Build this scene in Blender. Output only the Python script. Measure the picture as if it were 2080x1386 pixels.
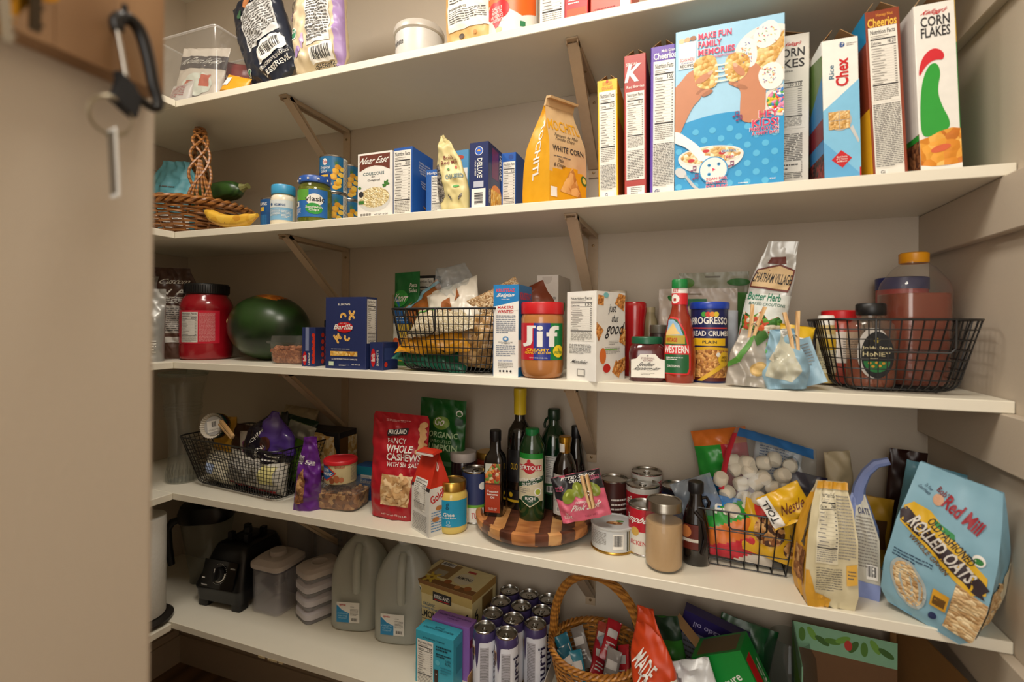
import bpy, bmesh, math, random
from math import pi, sin, cos, radians as R
from mathutils import Vector, Matrix, noise
from mathutils.geometry import tessellate_polygon

for _o in list(bpy.data.objects):
    bpy.data.objects.remove(_o)
SC = bpy.context.scene
COL = SC.collection

# ------------------------------------------------------------------ camera
XL, XR, XC = -0.381, 1.871, 1.852          # left wall, right wall, face of the cleats on the right wall
ZB = [1.8707, 1.4931, 1.1192, 0.7425, 0.3720]   # undersides of the five shelves
TH = 0.0194                                 # board thickness
S = [None] + [z + TH for z in ZB]           # S[1]..S[5]: shelf tops, from the top shelf down
D = 0.305                                   # shelf depth
XW, YW = 1.0, -1.03                         # face and end of the near partition

cam = bpy.data.cameras.new('camera')
cam_o = bpy.data.objects.new('camera', cam)
COL.objects.link(cam_o)
cam.sensor_width = 36.0
cam.lens = 996.95 / 2080 * 36
cam.shift_y = -(693 - 659.65) / 2080
cam.clip_start = 0.02
cam_o.location = (1.3944, -1.29474, 1.25251)
cam_o.rotation_euler = (R(90.02), R(-0.44), R(20.12))
cam.dof.use_dof = True
cam.dof.focus_distance = 1.22
cam.dof.aperture_fstop = 2.8
SC.camera = cam_o

# ------------------------------------------------------------------ light and exposure
SC.view_settings.view_transform = 'Standard'
SC.view_settings.look = 'None'
SC.view_settings.exposure = 0.12
SC.view_settings.gamma = 1.0
SC.view_settings.use_curve_mapping = False
W = bpy.data.worlds.new('world')
SC.world = W
W.use_nodes = True
W.node_tree.nodes['Background'].inputs[0].default_value = (1.0, 0.95, 0.89, 1)
W.node_tree.nodes['Background'].inputs[1].default_value = 1.75

def area(name, loc, rot, sx, sy, power, colr):
    l = bpy.data.lights.new(name, 'AREA')
    l.shape = 'RECTANGLE'; l.size = sx; l.size_y = sy; l.energy = power; l.color = colr
    o = bpy.data.objects.new(name, l); COL.objects.link(o)
    o.location = loc; o.rotation_euler = rot
    return o
area('ceiling_lamp_light', (1.20, -.97, 2.36), (R(12), 0, 0), 0.36, 0.36, 10.0, (1.0, 0.92, 0.81))
area('added_side_fill', (0.38, -.76, 2.36), (R(10), 0, 0), 0.30, 0.30, 6.0, (1.0, 0.93, 0.84))  # added fill light, brightens the dark lower left shelves
area('doorway_light', (1.45, -2.55, 1.75), (R(86), 0, R(8)), 0.8, 1.3, 9, (1.0, 0.94, 0.86))

# ------------------------------------------------------------------ materials
def lin(h, a=1.0):
    h = h.lstrip('#')
    c = [int(h[i:i+2], 16) / 255 for i in (0, 2, 4)]
    return tuple(x / 12.92 if x <= .04045 else ((x + .055) / 1.055) ** 2.4 for x in c) + (a,)

_M = {}
def M(h, rough=.5, metal=0, spec=.5, coat=0, bump=0, var=0.06, scale=60):
    """painted / printed / plain surface: principled with a faint noise in tone and gloss"""
    k = (h, rough, metal, spec, coat, bump, var, scale)
    if k in _M: return _M[k]
    m = bpy.data.materials.new('surface_' + h); m.use_nodes = True
    nt = m.node_tree; b = nt.nodes['Principled BSDF']
    b.inputs['Metallic'].default_value = metal
    b.inputs['Specular IOR Level'].default_value = spec
    b.inputs['Coat Weight'].default_value = coat
    tc = nt.nodes.new('ShaderNodeTexCoord')
    nz = nt.nodes.new('ShaderNodeTexNoise'); nz.inputs['Scale'].default_value = scale; nz.inputs['Detail'].default_value = 3
    nt.links.new(tc.outputs['Object'], nz.inputs['Vector'])
    mx = nt.nodes.new('ShaderNodeMix'); mx.data_type = 'RGBA'
    c = lin(h)
    mx.inputs['A'].default_value = tuple(min(1, x * (1 - var)) for x in c[:3]) + (1,)
    mx.inputs['B'].default_value = tuple(min(1, x * (1 + var)) for x in c[:3]) + (1,)
    nt.links.new(nz.outputs['Fac'], mx.inputs['Factor'])
    nt.links.new(mx.outputs['Result'], b.inputs['Base Color'])
    b.inputs['Roughness'].default_value = rough
    if bump:
        bp = nt.nodes.new('ShaderNodeBump'); bp.inputs['Strength'].default_value = bump; bp.inputs['Distance'].default_value = .002
        nt.links.new(nz.outputs['Fac'], bp.inputs['Height']); nt.links.new(bp.outputs['Normal'], b.inputs['Normal'])
    _M[k] = m
    return m

def film(h, op=.25, rough=.08, tint=.5, milky=0):
    """clear or tinted glass / plastic: see-through, with a gloss that grows at grazing angles"""
    k = ('film', h, op, rough, tint, milky)
    if k in _M: return _M[k]
    m = bpy.data.materials.new('clear_' + h); m.use_nodes = True
    nt = m.node_tree; nt.nodes.clear()
    out = nt.nodes.new('ShaderNodeOutputMaterial')
    tr = nt.nodes.new('ShaderNodeBsdfTransparent')
    c = lin(h); tr.inputs[0].default_value = tuple(1 - (1 - x) * tint for x in c[:3]) + (1,)
    df = nt.nodes.new('ShaderNodeBsdfDiffuse'); df.inputs[0].default_value = c
    m1 = nt.nodes.new('ShaderNodeMixShader'); m1.inputs[0].default_value = op
    nt.links.new(tr.outputs[0], m1.inputs[1]); nt.links.new(df.outputs[0], m1.inputs[2])
    if milky:
        tl = nt.nodes.new('ShaderNodeBsdfTranslucent'); tl.inputs[0].default_value = c
        mm = nt.nodes.new('ShaderNodeMixShader'); mm.inputs[0].default_value = milky
        nt.links.new(df.outputs[0], mm.inputs[1]); nt.links.new(tl.outputs[0], mm.inputs[2]); nt.links.new(mm.outputs[0], m1.inputs[2])
    gl = nt.nodes.new('ShaderNodeBsdfGlossy'); gl.inputs['Roughness'].default_value = rough
    lw = nt.nodes.new('ShaderNodeLayerWeight'); lw.inputs['Blend'].default_value = .5
    pw = nt.nodes.new('ShaderNodeMath'); pw.operation = 'POWER'; pw.inputs[1].default_value = 4; nt.links.new(lw.outputs['Facing'], pw.inputs[0])
    fr = nt.nodes.new('ShaderNodeMath'); fr.operation = 'MULTIPLY_ADD'; fr.inputs[1].default_value = .55; fr.inputs[2].default_value = .035; nt.links.new(pw.outputs[0], fr.inputs[0])
    m2 = nt.nodes.new('ShaderNodeMixShader')
    nt.links.new(fr.outputs[0], m2.inputs[0]); nt.links.new(m1.outputs[0], m2.inputs[1]); nt.links.new(gl.outputs[0], m2.inputs[2])
    nt.links.new(m2.outputs[0], out.inputs[0])
    _M[k] = m
    return m

def food(name, cols, scale=120, stretch=(1, 1, 1), bump=.6, rough=.6, rnd=1.0, jitter=.35):
    """heaps of small pieces: one random tone per Voronoi cell, dimpled between the cells"""
    if name in _M: return _M[name]
    m = bpy.data.materials.new(name); m.use_nodes = True
    nt = m.node_tree; b = nt.nodes['Principled BSDF']; b.inputs['Roughness'].default_value = rough
    tc = nt.nodes.new('ShaderNodeTexCoord')
    mp = nt.nodes.new('ShaderNodeMapping'); mp.inputs['Scale'].default_value = stretch
    nz = nt.nodes.new('ShaderNodeTexNoise'); nz.inputs['Scale'].default_value = scale * .6
    nt.links.new(tc.outputs['Object'], mp.inputs[0])
    ad = nt.nodes.new('ShaderNodeMixRGB'); ad.blend_type = 'ADD'; ad.inputs[0].default_value = jitter / scale * 2
    nt.links.new(mp.outputs[0], nz.inputs['Vector']); nt.links.new(mp.outputs[0], ad.inputs[1]); nt.links.new(nz.outputs['Color'], ad.inputs[2])
    vo = nt.nodes.new('ShaderNodeTexVoronoi'); vo.inputs['Scale'].default_value = scale; vo.inputs['Randomness'].default_value = rnd
    nt.links.new(ad.outputs[0], vo.inputs['Vector'])
    sp = nt.nodes.new('ShaderNodeSeparateColor'); nt.links.new(vo.outputs['Color'], sp.inputs[0])
    cr = nt.nodes.new('ShaderNodeValToRGB'); cr.color_ramp.interpolation = 'CONSTANT'
    while len(cr.color_ramp.elements) < len(cols): cr.color_ramp.elements.new(.5)
    for i, c in enumerate(cols):
        e = cr.color_ramp.elements[i]; e.position = i / len(cols); e.color = lin(c)
    nt.links.new(sp.outputs[0], cr.inputs[0])
    nt.links.new(cr.outputs[0], b.inputs['Base Color'])
    bp = nt.nodes.new('ShaderNodeBump'); bp.invert = True; bp.inputs['Strength'].default_value = bump; bp.inputs['Distance'].default_value = .004
    nt.links.new(vo.outputs['Distance'], bp.inputs['Height']); nt.links.new(bp.outputs['Normal'], b.inputs['Normal'])
    _M[name] = m
    return m

def wave_mat(name, c1, c2, scale, direction='X', dist=3, rough=.5, bump=.1, detail=2, stretch=(1, 1, 1)):
    """wood grain, ribbing, streaks"""
    if name in _M: return _M[name]
    m = bpy.data.materials.new(name); m.use_nodes = True
    nt = m.node_tree; b = nt.nodes['Principled BSDF']; b.inputs['Roughness'].default_value = rough
    tc = nt.nodes.new('ShaderNodeTexCoord')
    mp = nt.nodes.new('ShaderNodeMapping'); mp.inputs['Scale'].default_value = stretch
    wv = nt.nodes.new('ShaderNodeTexWave'); wv.bands_direction = direction
    wv.inputs['Scale'].default_value = scale; wv.inputs['Distortion'].default_value = dist; wv.inputs['Detail'].default_value = detail
    mx = nt.nodes.new('ShaderNodeMix'); mx.data_type = 'RGBA'
    mx.inputs['A'].default_value = lin(c1); mx.inputs['B'].default_value = lin(c2)
    nt.links.new(tc.outputs['Object'], mp.inputs[0]); nt.links.new(mp.outputs[0], wv.inputs['Vector'])
    nt.links.new(wv.outputs['Fac'], mx.inputs['Factor']); nt.links.new(mx.outputs['Result'], b.inputs['Base Color'])
    bp = nt.nodes.new('ShaderNodeBump'); bp.inputs['Strength'].default_value = bump; bp.inputs['Distance'].default_value = .002
    nt.links.new(wv.outputs['Fac'], bp.inputs['Height']); nt.links.new(bp.outputs['Normal'], b.inputs['Normal'])
    _M[name] = m
    return m

PAINT = M('C0B3A1', .62, bump=.12, var=.02, scale=260)
SHELF = M('E8E2D0', .38, bump=.03, var=.02, scale=30)
BRKT = M('B8A286', .45, var=.08, scale=90)
WIRE = M('0E0E0F', .35, spec=.6)
BLK = M('101012', .4)
INK = M('2A282A', .6)
FINK = M('5A5856', .6)
GREYINK = M('8A8680', .6)
WHT = M('EDEBE4', .45)
PAPER = M('E9E6DC', .5)
CARD = M('A88257', .8, bump=.1)
RED = M('C2161F', .4)
STEEL = M('B9B7B2', .25, metal=1)
GOLDM = M('C9A24F', .28, metal=1)
CLEAR = film('F4F4F2', .05)
GLASS = film('F0F4F2', .04, .04)

# ------------------------------------------------------------------ mesh builder
class MB:
    def __init__(s): s.v = []; s.f = []; s.m = []; s.sm = []; s.mats = []; s.T = Matrix()
    def mi(s, m):
        if m not in s.mats: s.mats.append(m)
        return s.mats.index(m)
    def vt(s, p): s.v.append(s.T @ Vector(p)); return len(s.v) - 1
    def fc(s, ids, m, smooth=False):
        s.f.append(tuple(ids)); s.m.append(s.mi(m)); s.sm.append(smooth)
    def box(s, x0, x1, y0, y1, z0, z1, m, skip=''):
        i = [s.vt((x, y, z)) for z in (z0, z1) for y in (y0, y1) for x in (x0, x1)]
        for k, q in (('b', (0, 2, 3, 1)), ('t', (4, 5, 7, 6)), ('f', (0, 1, 5, 4)), ('k', (2, 6, 7, 3)), ('l', (0, 4, 6, 2)), ('r', (1, 3, 7, 5))):
            if k not in skip: s.fc([i[j] for j in q], m)
    def loft(s, rings, m, cap0=True, cap1=True, smooth=True, closed=True, mats=None):
        idx = [[s.vt(p) for p in r] for r in rings]; n = len(rings[0])
        for a in range(len(idx) - 1):
            for b in range(n if closed else n - 1):
                c = (b + 1) % n
                s.fc((idx[a][b], idx[a][c], idx[a + 1][c], idx[a + 1][b]), mats[a] if mats else m, smooth)
        if cap0: s.fc(idx[0][::-1], mats[0] if mats else m)
        if cap1: s.fc(idx[-1], mats[-1] if mats else m)
    def lathe(s, prof, m, seg=40, c=(0, 0), cap0=True, cap1=True, sx=1, sy=1, sq=2.0, smooth=True, mats=None):
        """prof = [(r, z)...]; sq > 2 squares the ring"""
        rings = []
        for r, z in prof:
            rg = []
            for k in range(seg):
                a = 2 * pi * k / seg; ca, sa = cos(a), sin(a)
                q = (abs(ca) ** sq + abs(sa) ** sq) ** (-1 / sq) if sq != 2 else 1
                rg.append((c[0] + r * sx * ca * q, c[1] + r * sy * sa * q, z))
            rings.append(rg)
        s.loft(rings, m, cap0, cap1, smooth, True, mats)
    def tube(s, pts, r, m, seg=6, closed=False, caps=True, smooth=True):
        P = [Vector(p) for p in pts]; n = len(P); rings = []; up = None
        for i in range(n):
            t = (P[(i + 1) % n] - P[i - 1]) if closed else (P[min(i + 1, n - 1)] - P[max(i - 1, 0)])
            if t.length < 1e-9: t = Vector((0, 0, 1))
            t.normalize()
            if up is None: up = t.orthogonal().normalized()
            else:
                up = up - t * up.dot(t)
                up = up.normalized() if up.length > 1e-6 else t.orthogonal().normalized()
            b = t.cross(up); rr = r[i] if isinstance(r, (list, tuple)) else r
            rings.append([P[i] + (up * cos(2 * pi * k / seg) + b * sin(2 * pi * k / seg)) * rr for k in range(seg)])
        if closed: rings.append(rings[0])
        s.loft(rings, m, caps and not closed, caps and not closed, smooth)
    def grid(s, fn, nu, nv, m, smooth=True, flip=False, us=None):
        """fn(u, v) -> point; m is a material or a function of (u, v)"""
        U = us or [i / nu for i in range(nu + 1)]; nu = len(U) - 1
        ix = [[s.vt(fn(u, j / nv)) for u in U] for j in range(nv + 1)]
        for j in range(nv):
            for i in range(nu):
                q = (ix[j][i], ix[j][i + 1], ix[j + 1][i + 1], ix[j + 1][i])
                s.fc(q[::-1] if flip else q, m((U[i] + U[i + 1]) / 2, (j + .5) / nv) if callable(m) else m, smooth)
        return ix
    def rbox(s, cx, cy, z0, z1, w, d, rc, m, bev=0.0, seg=4, smooth=False, cap0=True, cap1=True):
        """upright box with rounded vertical corners and eased top and bottom edges"""
        def ring(ins, z):
            out = []; hw, hd, r = w / 2 - ins, d / 2 - ins, max(rc - ins, 1e-4)
            for qx, qy, a0 in ((1, 1, 0), (-1, 1, pi / 2), (-1, -1, pi), (1, -1, 1.5 * pi)):
                for k in range(seg + 1):
                    a = a0 + pi / 2 * k / seg
                    out.append((cx + qx * (hw - r) + r * cos(a), cy + qy * (hd - r) + r * sin(a), z))
            return out
        rg = [ring(bev, z0), ring(0, z0 + bev), ring(0, z1 - bev), ring(bev, z1)] if bev else [ring(0, z0), ring(0, z1)]
        s.loft(rg, m, cap0, cap1, smooth or rc > .004)
    def build(s, name, parent=None, loc=None, rz=0, sharp=40):
        me = bpy.data.meshes.new(name)
        me.from_pydata([tuple(v) for v in s.v], [], s.f)
        for m in s.mats: me.materials.append(m)
        me.polygons.foreach_set('material_index', s.m)
        me.polygons.foreach_set('use_smooth', s.sm)
        if any(s.sm):
            try: me.set_sharp_from_angle(angle=R(sharp))
            except Exception: pass
        me.update()
        o = bpy.data.objects.new(name, me); COL.objects.link(o)
        if parent: o.parent = parent
        if loc is not None: o.location = loc
        o.rotation_euler[2] = rz
        return o

def thing(name, label, cat, loc=(0, 0, 0), rz=0, group=None, tilt=(0, 0)):
    o = bpy.data.objects.new(name, None); COL.objects.link(o)
    o.empty_display_size = .02
    o.location = loc; o.rotation_euler = (tilt[0], tilt[1], rz)
    o['label'] = label; o['category'] = cat
    if group: o['group'] = group
    return o
def tag(o, label, cat, group=None, kind=None):
    o['label'] = label; o['category'] = cat
    if group: o['group'] = group
    if kind: o['kind'] = kind
    return o
def copy_tree(o, parent=None):
    c = o.copy(); COL.objects.link(c)
    if parent: c.parent = parent
    for ch in list(o.children): copy_tree(ch, c)
    return c
def struct(name, mb):
    o = mb.build(name); o['kind'] = 'structure'; return o

# ------------------------------------------------------------------ printed artwork
_G = {}
def glyphs(t, bold=0.0):
    bold = min(bold, .06) * .45; k = (t, bold)
    if k in _G: return _G[k]
    cu = bpy.data.curves.new('t', 'FONT'); cu.body = t; cu.offset = bold; cu.resolution_u = 2; cu.size = 1; cu.space_line = .9; cu.align_x = 'CENTER'
    ob = bpy.data.objects.new('t', cu); me = ob.to_mesh()
    vs = [(v.co.x, v.co.y) for v in me.vertices]; fs = [tuple(p.vertices) for p in me.polygons]
    ob.to_mesh_clear(); bpy.data.objects.remove(ob); bpy.data.curves.remove(cu)
    if not vs: _G[k] = ([], []); return _G[k]
    x0 = min(v[0] for v in vs); x1 = max(v[0] for v in vs); y0 = min(v[1] for v in vs); y1 = max(v[1] for v in vs)
    _G[k] = ([((x - x0) / max(x1 - x0, 1e-6), (y - y0) / max(y1 - y0, 1e-6)) for x, y in vs], fs)
    return _G[k]

class Face:
    """flat artwork laid on a surface; map(u, v, h) gives the point h above the surface"""
    LH = .00022
    def __init__(s, mb, fn, W, H, maxe=None): s.mb = mb; s.fn = fn; s.W = W; s.H = H; s.e = maxe; s.n = 0
    def emit(s, pts, tris, mat, L):
        s.n += 1; h = L * s.LH + s.n * 5e-6
        if s.e:
            P = [tuple(p) for p in pts]; mid = {}; st = [tuple(t) for t in tris]; out = []
            def ln(a, b): return math.hypot((P[a][0] - P[b][0]) * s.W, (P[a][1] - P[b][1]) * s.H)
            while st:
                a, b, c = st.pop()
                l = (ln(a, b), ln(b, c), ln(c, a)); k = l.index(max(l))
                if l[k] <= s.e or len(P) > 6000: out.append((a, b, c)); continue
                if k == 1: a, b, c = b, c, a
                elif k == 2: a, b, c = c, a, b
                key = (min(a, b), max(a, b))
                if key not in mid: P.append(((P[a][0] + P[b][0]) / 2, (P[a][1] + P[b][1]) / 2)); mid[key] = len(P) - 1
                m = mid[key]; st += [(a, m, c), (m, b, c)]
            pts, tris = P, out
        b0 = len(s.mb.v)
        jt = getattr(s, 'jit', False)
        for q_, (u, v) in enumerate(pts): s.mb.vt(s.fn(u, v, h + ((q_ // 3) % 9 * 2e-6 if jt else 0)))
        for t in tris: s.mb.fc([b0 + i for i in t], mat, bool(s.e))
    def poly(s, pts, mat, L=1):
        for ax, lim, sg in ((0, 0, 1), (0, 1, -1), (1, 0, 1), (1, 1, -1)):     # keep the print on its panel
            out = []
            for i, b in enumerate(pts):
                a = pts[i - 1]; da, db = (a[ax] - lim) * sg, (b[ax] - lim) * sg
                if (da < 0) != (db < 0):
                    q = da / (da - db); out.append((a[0] + (b[0] - a[0]) * q, a[1] + (b[1] - a[1]) * q))
                if db >= 0: out.append(b)
            pts = out
            if len(pts) < 3: return
        t = tessellate_polygon([[Vector((u * s.W, v * s.H, 0)) for u, v in pts]])
        def ccw(q):
            (a, b), (c, d), (e, f) = (pts[i] for i in q)
            return q if (c - a) * (f - b) - (d - b) * (e - a) > 0 else (q[0], q[2], q[1])
        s.emit(pts, [ccw(q) for q in t], mat, L)
    def rect(s, u0, v0, u1, v1, mat, L=1):
        s.emit([(u0, v0), (u1, v0), (u1, v1), (u0, v1)], [(0, 1, 2), (0, 2, 3)], mat, L)
    def ell(s, cu, cv, ru, rv, mat, L=1, n=24, a0=0, a1=360, rot=0):
        """ru, rv as fractions of the face height, so that equal values give a circle"""
        k = s.H / s.W; r_ = R(rot); P = []
        for i in range(n if a1 - a0 >= 360 else n + 1):
            a = R(a0 + (a1 - a0) * i / n); x, y = ru * cos(a), rv * sin(a)
            P.append((cu + (x * cos(r_) - y * sin(r_)) * k, cv + x * sin(r_) + y * cos(r_)))
        s.poly(P, mat, L)
    def text(s, t, u0, v0, u1, v1, mat, rot=0, bold=.02, L=3, shear=0, arc=0):
        vs, fs = glyphs(t, bold)
        P = []
        for x, y in vs:
            x = x + shear * (y - .5)
            if arc: y = y + arc * (1 - (2 * x - 1) ** 2)
            if rot == 90: p = (u1 - y * (u1 - u0), v0 + x * (v1 - v0))
            elif rot == -90: p = (u0 + y * (u1 - u0), v1 - x * (v1 - v0))
            elif rot == 180: p = (u1 - x * (u1 - u0), v1 - y * (v1 - v0))
            elif rot:
                r_ = R(rot); cx, cy = (u0 + u1) / 2, (v0 + v1) / 2
                a = (x - .5) * (u1 - u0) * s.W; b = (y - .5) * (v1 - v0) * s.H
                p = (cx + (a * cos(r_) - b * sin(r_)) / s.W, cy + (a * sin(r_) + b * cos(r_)) / s.H)
            else: p = (u0 + x * (u1 - u0), v0 + y * (v1 - v0))
            P.append(p)
        T = []
        for f in fs:
            for i in range(1, len(f) - 1): T.append((f[0], f[i], f[i + 1]))
        P2 = []; T2 = []; s.jit = True
        for t_ in T: T2.append((len(P2), len(P2) + 1, len(P2) + 2)); P2 += [P[i] for i in t_]
        s.emit(P2, T2, mat, L); s.jit = False
    def fine(s, u0, v0, u1, v1, n, mat=None, seed=1, fill=.38, L=2):
        if mat is INK: mat = FINK
        if n > 4: n = int(n * 1.35)
        rnd = random.Random(seed); mat = mat or GREYINK; dv = (v1 - v0) / n
        for i in range(n):
            y = v1 - (i + .5) * dv; x = u0
            while x < u1 - .01 * (u1 - u0):
                w = (u1 - u0) * rnd.uniform(.05, .2); e = min(x + w, u1)
                s.rect(x, y - dv * fill / 2, e, y + dv * fill / 2, mat, L); x = e + (u1 - u0) * .025
                if i == n - 1 and x > u0 + .6 * (u1 - u0): break
    def bars(s, u0, v0, u1, v1, n=14, seed=3, rot=False):
        rnd = random.Random(seed); s.rect(u0, v0, u1, v1, WHT, 2); m = .08
        a0, a1 = (v0, v1) if rot else (u0, u1); w = (a1 - a0) * (1 - 2 * m) / n
        for i in range(n):
            p = a0 + (a1 - a0) * m + i * w; q = p + w * rnd.choice((.3, .5, .75))
            if rot: s.rect(u0 + (u1 - u0) * .12, p, u1 - (u1 - u0) * .1, q, INK, 3)
            else: s.rect(p, v0 + (v1 - v0) * .2, q, v1 - (v1 - v0) * .08, INK, 3)
    def nutri(s, u0, v0, u1, v1, cal='150', rows=10, bg=None, title=True, ink=None):
        ink = ink or INK; w, h = u1 - u0, v1 - v0; s.rect(u0, v0, u1, v1, bg or PAPER, 2)
        g = lambda a, b: (u0 + w * a, v0 + h * b)
        def rr(a, b, c, d, m=ink): s.rect(*g(a, b), *g(c, d), m, 3)
        if title: s.text('Nutrition Facts', *g(.06, .915), *g(.94, .975), ink, bold=.03)
        rr(.06, .885, .7, .893, GREYINK); rr(.06, .862, .55, .87, GREYINK)
        rr(.05, .835, .95, .852)
        s.text('Calories', *g(.06, .775), *g(.42, .815), ink, bold=.02)
        s.text(cal, *g(.66, .775), *g(.94, .83), ink, bold=.03)
        rr(.05, .752, .95, .762)
        y = .73; st = .5 / rows; rnd = random.Random(len(cal) * 7 + rows)
        for i in range(rows):
            a = .06 + .06 * (i % 3 == 1)
            rr(a, y - st * .5, a + rnd.uniform(.25, .5), y - st * .22, GREYINK); rr(.86, y - st * .5, .94, y - st * .22, FINK)
            rr(.05, y - st * .86, .95, y - st * .82, GREYINK); y -= st
        rr(.05, y - .012, .95, y + .004); y -= .02
        k = max(3, int(y / .035))
        s.fine(*g(.06, .02), *g(.94, max(y, .06)), k, GREYINK, seed=rows, L=3)
    def flat(s, pts_rgb): pass

def plane_face(mb, O, U, V, W, H):
    O, U, V = Vector(O), Vector(U).normalized(), Vector(V).normalized(); N = U.cross(V)
    return Face(mb, lambda u, v, h: O + U * (u * W) + V * (v * H) + N * h, W, H)
def cyl_face(mb, rf, z0, z1, a0, a1, c=(0, 0), e=.006, sx=1, sy=1):
    """wraps a label round a turned body; angle 0 faces -Y and grows towards +X"""
    rr = rf if callable(rf) else (lambda z: rf); a0, a1 = R(a0), R(a1)
    def fn(u, v, h):
        a = a0 + (a1 - a0) * u; z = z0 + (z1 - z0) * v; r = rr(z) + h
        return (c[0] + sx * r * sin(a), c[1] - sy * r * cos(a), z)
    rm = rr((z0 + z1) / 2) * max(sx, sy)
    return Face(mb, fn, abs(a1 - a0) * rm, z1 - z0, e)

def carton(name, label, w, d, h, col, x, y, z, rz=0, tilt=(0, 0), cat='box', group=None, side=None, top='shut', flapc=None, parts=True):
    """a printed carton; returns (root, front Face, right Face, left Face, finish)
    tilt is (about x, about y) and turns about the base centre"""
    root = thing(name, label, cat, (x, y, z), rz, group, tilt)
    mb = MB(); sd = side or col
    mb.rbox(0, 0, 0, h, w, d, .0012, col, seg=1, cap1=(top == 'shut'))
    if top != 'shut':
        t = .0006
        mb.box(-w/2 + t, w/2 - t, -d/2 + t, d/2 - t, 0, h - .02, CARD, skip='b')
        q = .0005; W2, D2 = w/2 - q, d/2 - q
        for a in ((-W2, -W2 + t*2, -D2, D2), (W2 - t*2, W2, -D2, D2), (-W2, W2, -D2, -D2 + t*2), (-W2, W2, D2 - t*2, D2)):
            mb.box(*a, h - .03, h - .0003, CARD)
    F = plane_face(mb, (-w/2, -d/2, 0), (1, 0, 0), (0, 0, 1), w, h)
    Rt = plane_face(mb, (w/2, -d/2, 0), (0, 1, 0), (0, 0, 1), d, h)
    Lf = plane_face(mb, (-w/2, d/2, 0), (0, -1, 0), (0, 0, 1), d, h)
    Tp = plane_face(mb, (-w/2, -d/2, h), (1, 0, 0), (0, 1, 0), w, d)
    if side: Rt.rect(0, 0, 1, 1, side); Lf.rect(0, 0, 1, 1, side)
    def done():
        mb.build('carton_body', root)
        if top == 'open':       # pitched flaps, as on opened cereal boxes
            m = flapc or CARD; hh = min(w, d) * .55
            a, b = (w/2 - .001), (d/2 - .001)
            for sx in (-1, 1):
                fl = MB(); fl.T = Matrix.Translation((0, 0, h - .001))
                P = [(sx*a, -b, 0), (sx*a, b, 0), (sx*a*.25, b*.8, hh*.9), (sx*a*.25, -b*.8, hh*.9)]
                i = [fl.vt(p) for p in P]; j = [fl.vt((p[0] - sx*.0007, p[1], p[2] - .0004)) for p in P]
                fl.fc(i, m); fl.fc(j[::-1], CARD)
                for k in range(4): fl.fc((i[k], j[k], j[(k+1) % 4], i[(k+1) % 4]), CARD)
                fl.build('top_flap', root)
            f2 = MB(); f2.T = Matrix.Translation((0, 0, h - .001))
            P = [(-a*.9, b, 0), (a*.9, b, 0), (a*.7, b*.9, hh*.8), (-a*.7, b*.9, hh*.8)]
            i = [f2.vt(p) for p in P]; j = [f2.vt((p[0], p[1] - .0007, p[2])) for p in P]
            f2.fc(i, CARD); f2.fc(j[::-1], CARD)
            for k in range(4): f2.fc((i[k], j[k], j[(k+1) % 4], i[(k+1) % 4]), CARD)
            f2.build('top_flap', root)
        return root
    return root, F, Rt, Lf, Tp, done

class Bag:
    """a filled film or paper pouch. w(v), t(v): width and half thickness up the height; c(v): centre-line offset"""
    def __init__(s, W, H, T, p=2.6, w=None, t=None, c=None, wr=.0015, seed=0, wf=55):
        s.W, s.H, s.T, s.p, s.seed, s.wr, s.wf = W, H, T, p, seed, wr, wf
        s.w = w or (lambda v: 1 - .04 * sin(pi * v)); s.t = t or (lambda v: max(0.0, 1 - v) ** .6 * (.9 + .1 * sin(pi * v)))
        s.c = c or (lambda v: (0, 0, v * H))
        s.mb = MB()
    def pt(s, u, v, side=-1, h=0):
        v = max(0, min(1, v)); u = max(0, min(1, u))
        a = abs(2 * u - 1); sec = max(0.0, 1 - a ** s.p) ** .5
        th = s.T * s.t(v) * sec
        x = (u - .5) * s.W * s.w(v)
        n1 = noise.noise(Vector((x * s.wf, v * s.H * s.wf, s.seed * 7.3 + side)))
        n2 = abs(noise.noise(Vector((x * s.wf * .45 + 9, v * s.H * s.wf * .45 + x * 20, s.seed * 3.1 + side * 2))))
        q = s.wr * (n1 * 1.1 - n2 * 2.2) * min(1, sec * 1.6)
        cx, cy, cz = s.c(v)
        return Vector((cx + x, cy + side * (th + q + h + .0004), cz))
    def face(s, side=-1, e=.005):
        def fn(u, v, h):
            uu = u if side < 0 else 1 - u
            p = s.pt(uu, v, side)
            du = s.pt(min(1, uu + .01), v, side) - s.pt(max(0, uu - .01), v, side)
            dv = s.pt(uu, min(1, v + .01), side) - s.pt(uu, max(0, v - .01), side)
            n = du.cross(dv)
            if side > 0: n = -n
            if n.length > 1e-12: n.normalize()
            else: n = Vector((0, side, 0))
            return p + n * (h * 1.5 + .0010)
        return Face(s.mb, fn, s.W, s.H, e)
    def skin(s, mat, back=None, nu=36, nv=44):
        us = [.5 - .5 * cos(pi * i / nu) for i in range(nu + 1)]
        f = s.mb.grid(lambda u, v: s.pt(u, v, -1), nu, nv, mat, us=us)
        b = s.mb.grid(lambda u, v: s.pt(u, v, 1), nu, nv, back or mat, us=us, flip=True)
        bm_ = back or mat
        if not callable(bm_):
            m0 = mat if not callable(mat) else bm_
            for i in range(nu): s.mb.fc((f[0][i + 1], f[0][i], b[0][i], b[0][i + 1]), m0)
            for i in range(nu): s.mb.fc((f[-1][i], f[-1][i + 1], b[-1][i + 1], b[-1][i]), m0)
            for j in range(nv):
                s.mb.fc((f[j][0], f[j + 1][0], b[j + 1][0], b[j][0]), m0)
                s.mb.fc((f[j + 1][-1], f[j][-1], b[j][-1], b[j + 1][-1]), m0)
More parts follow.
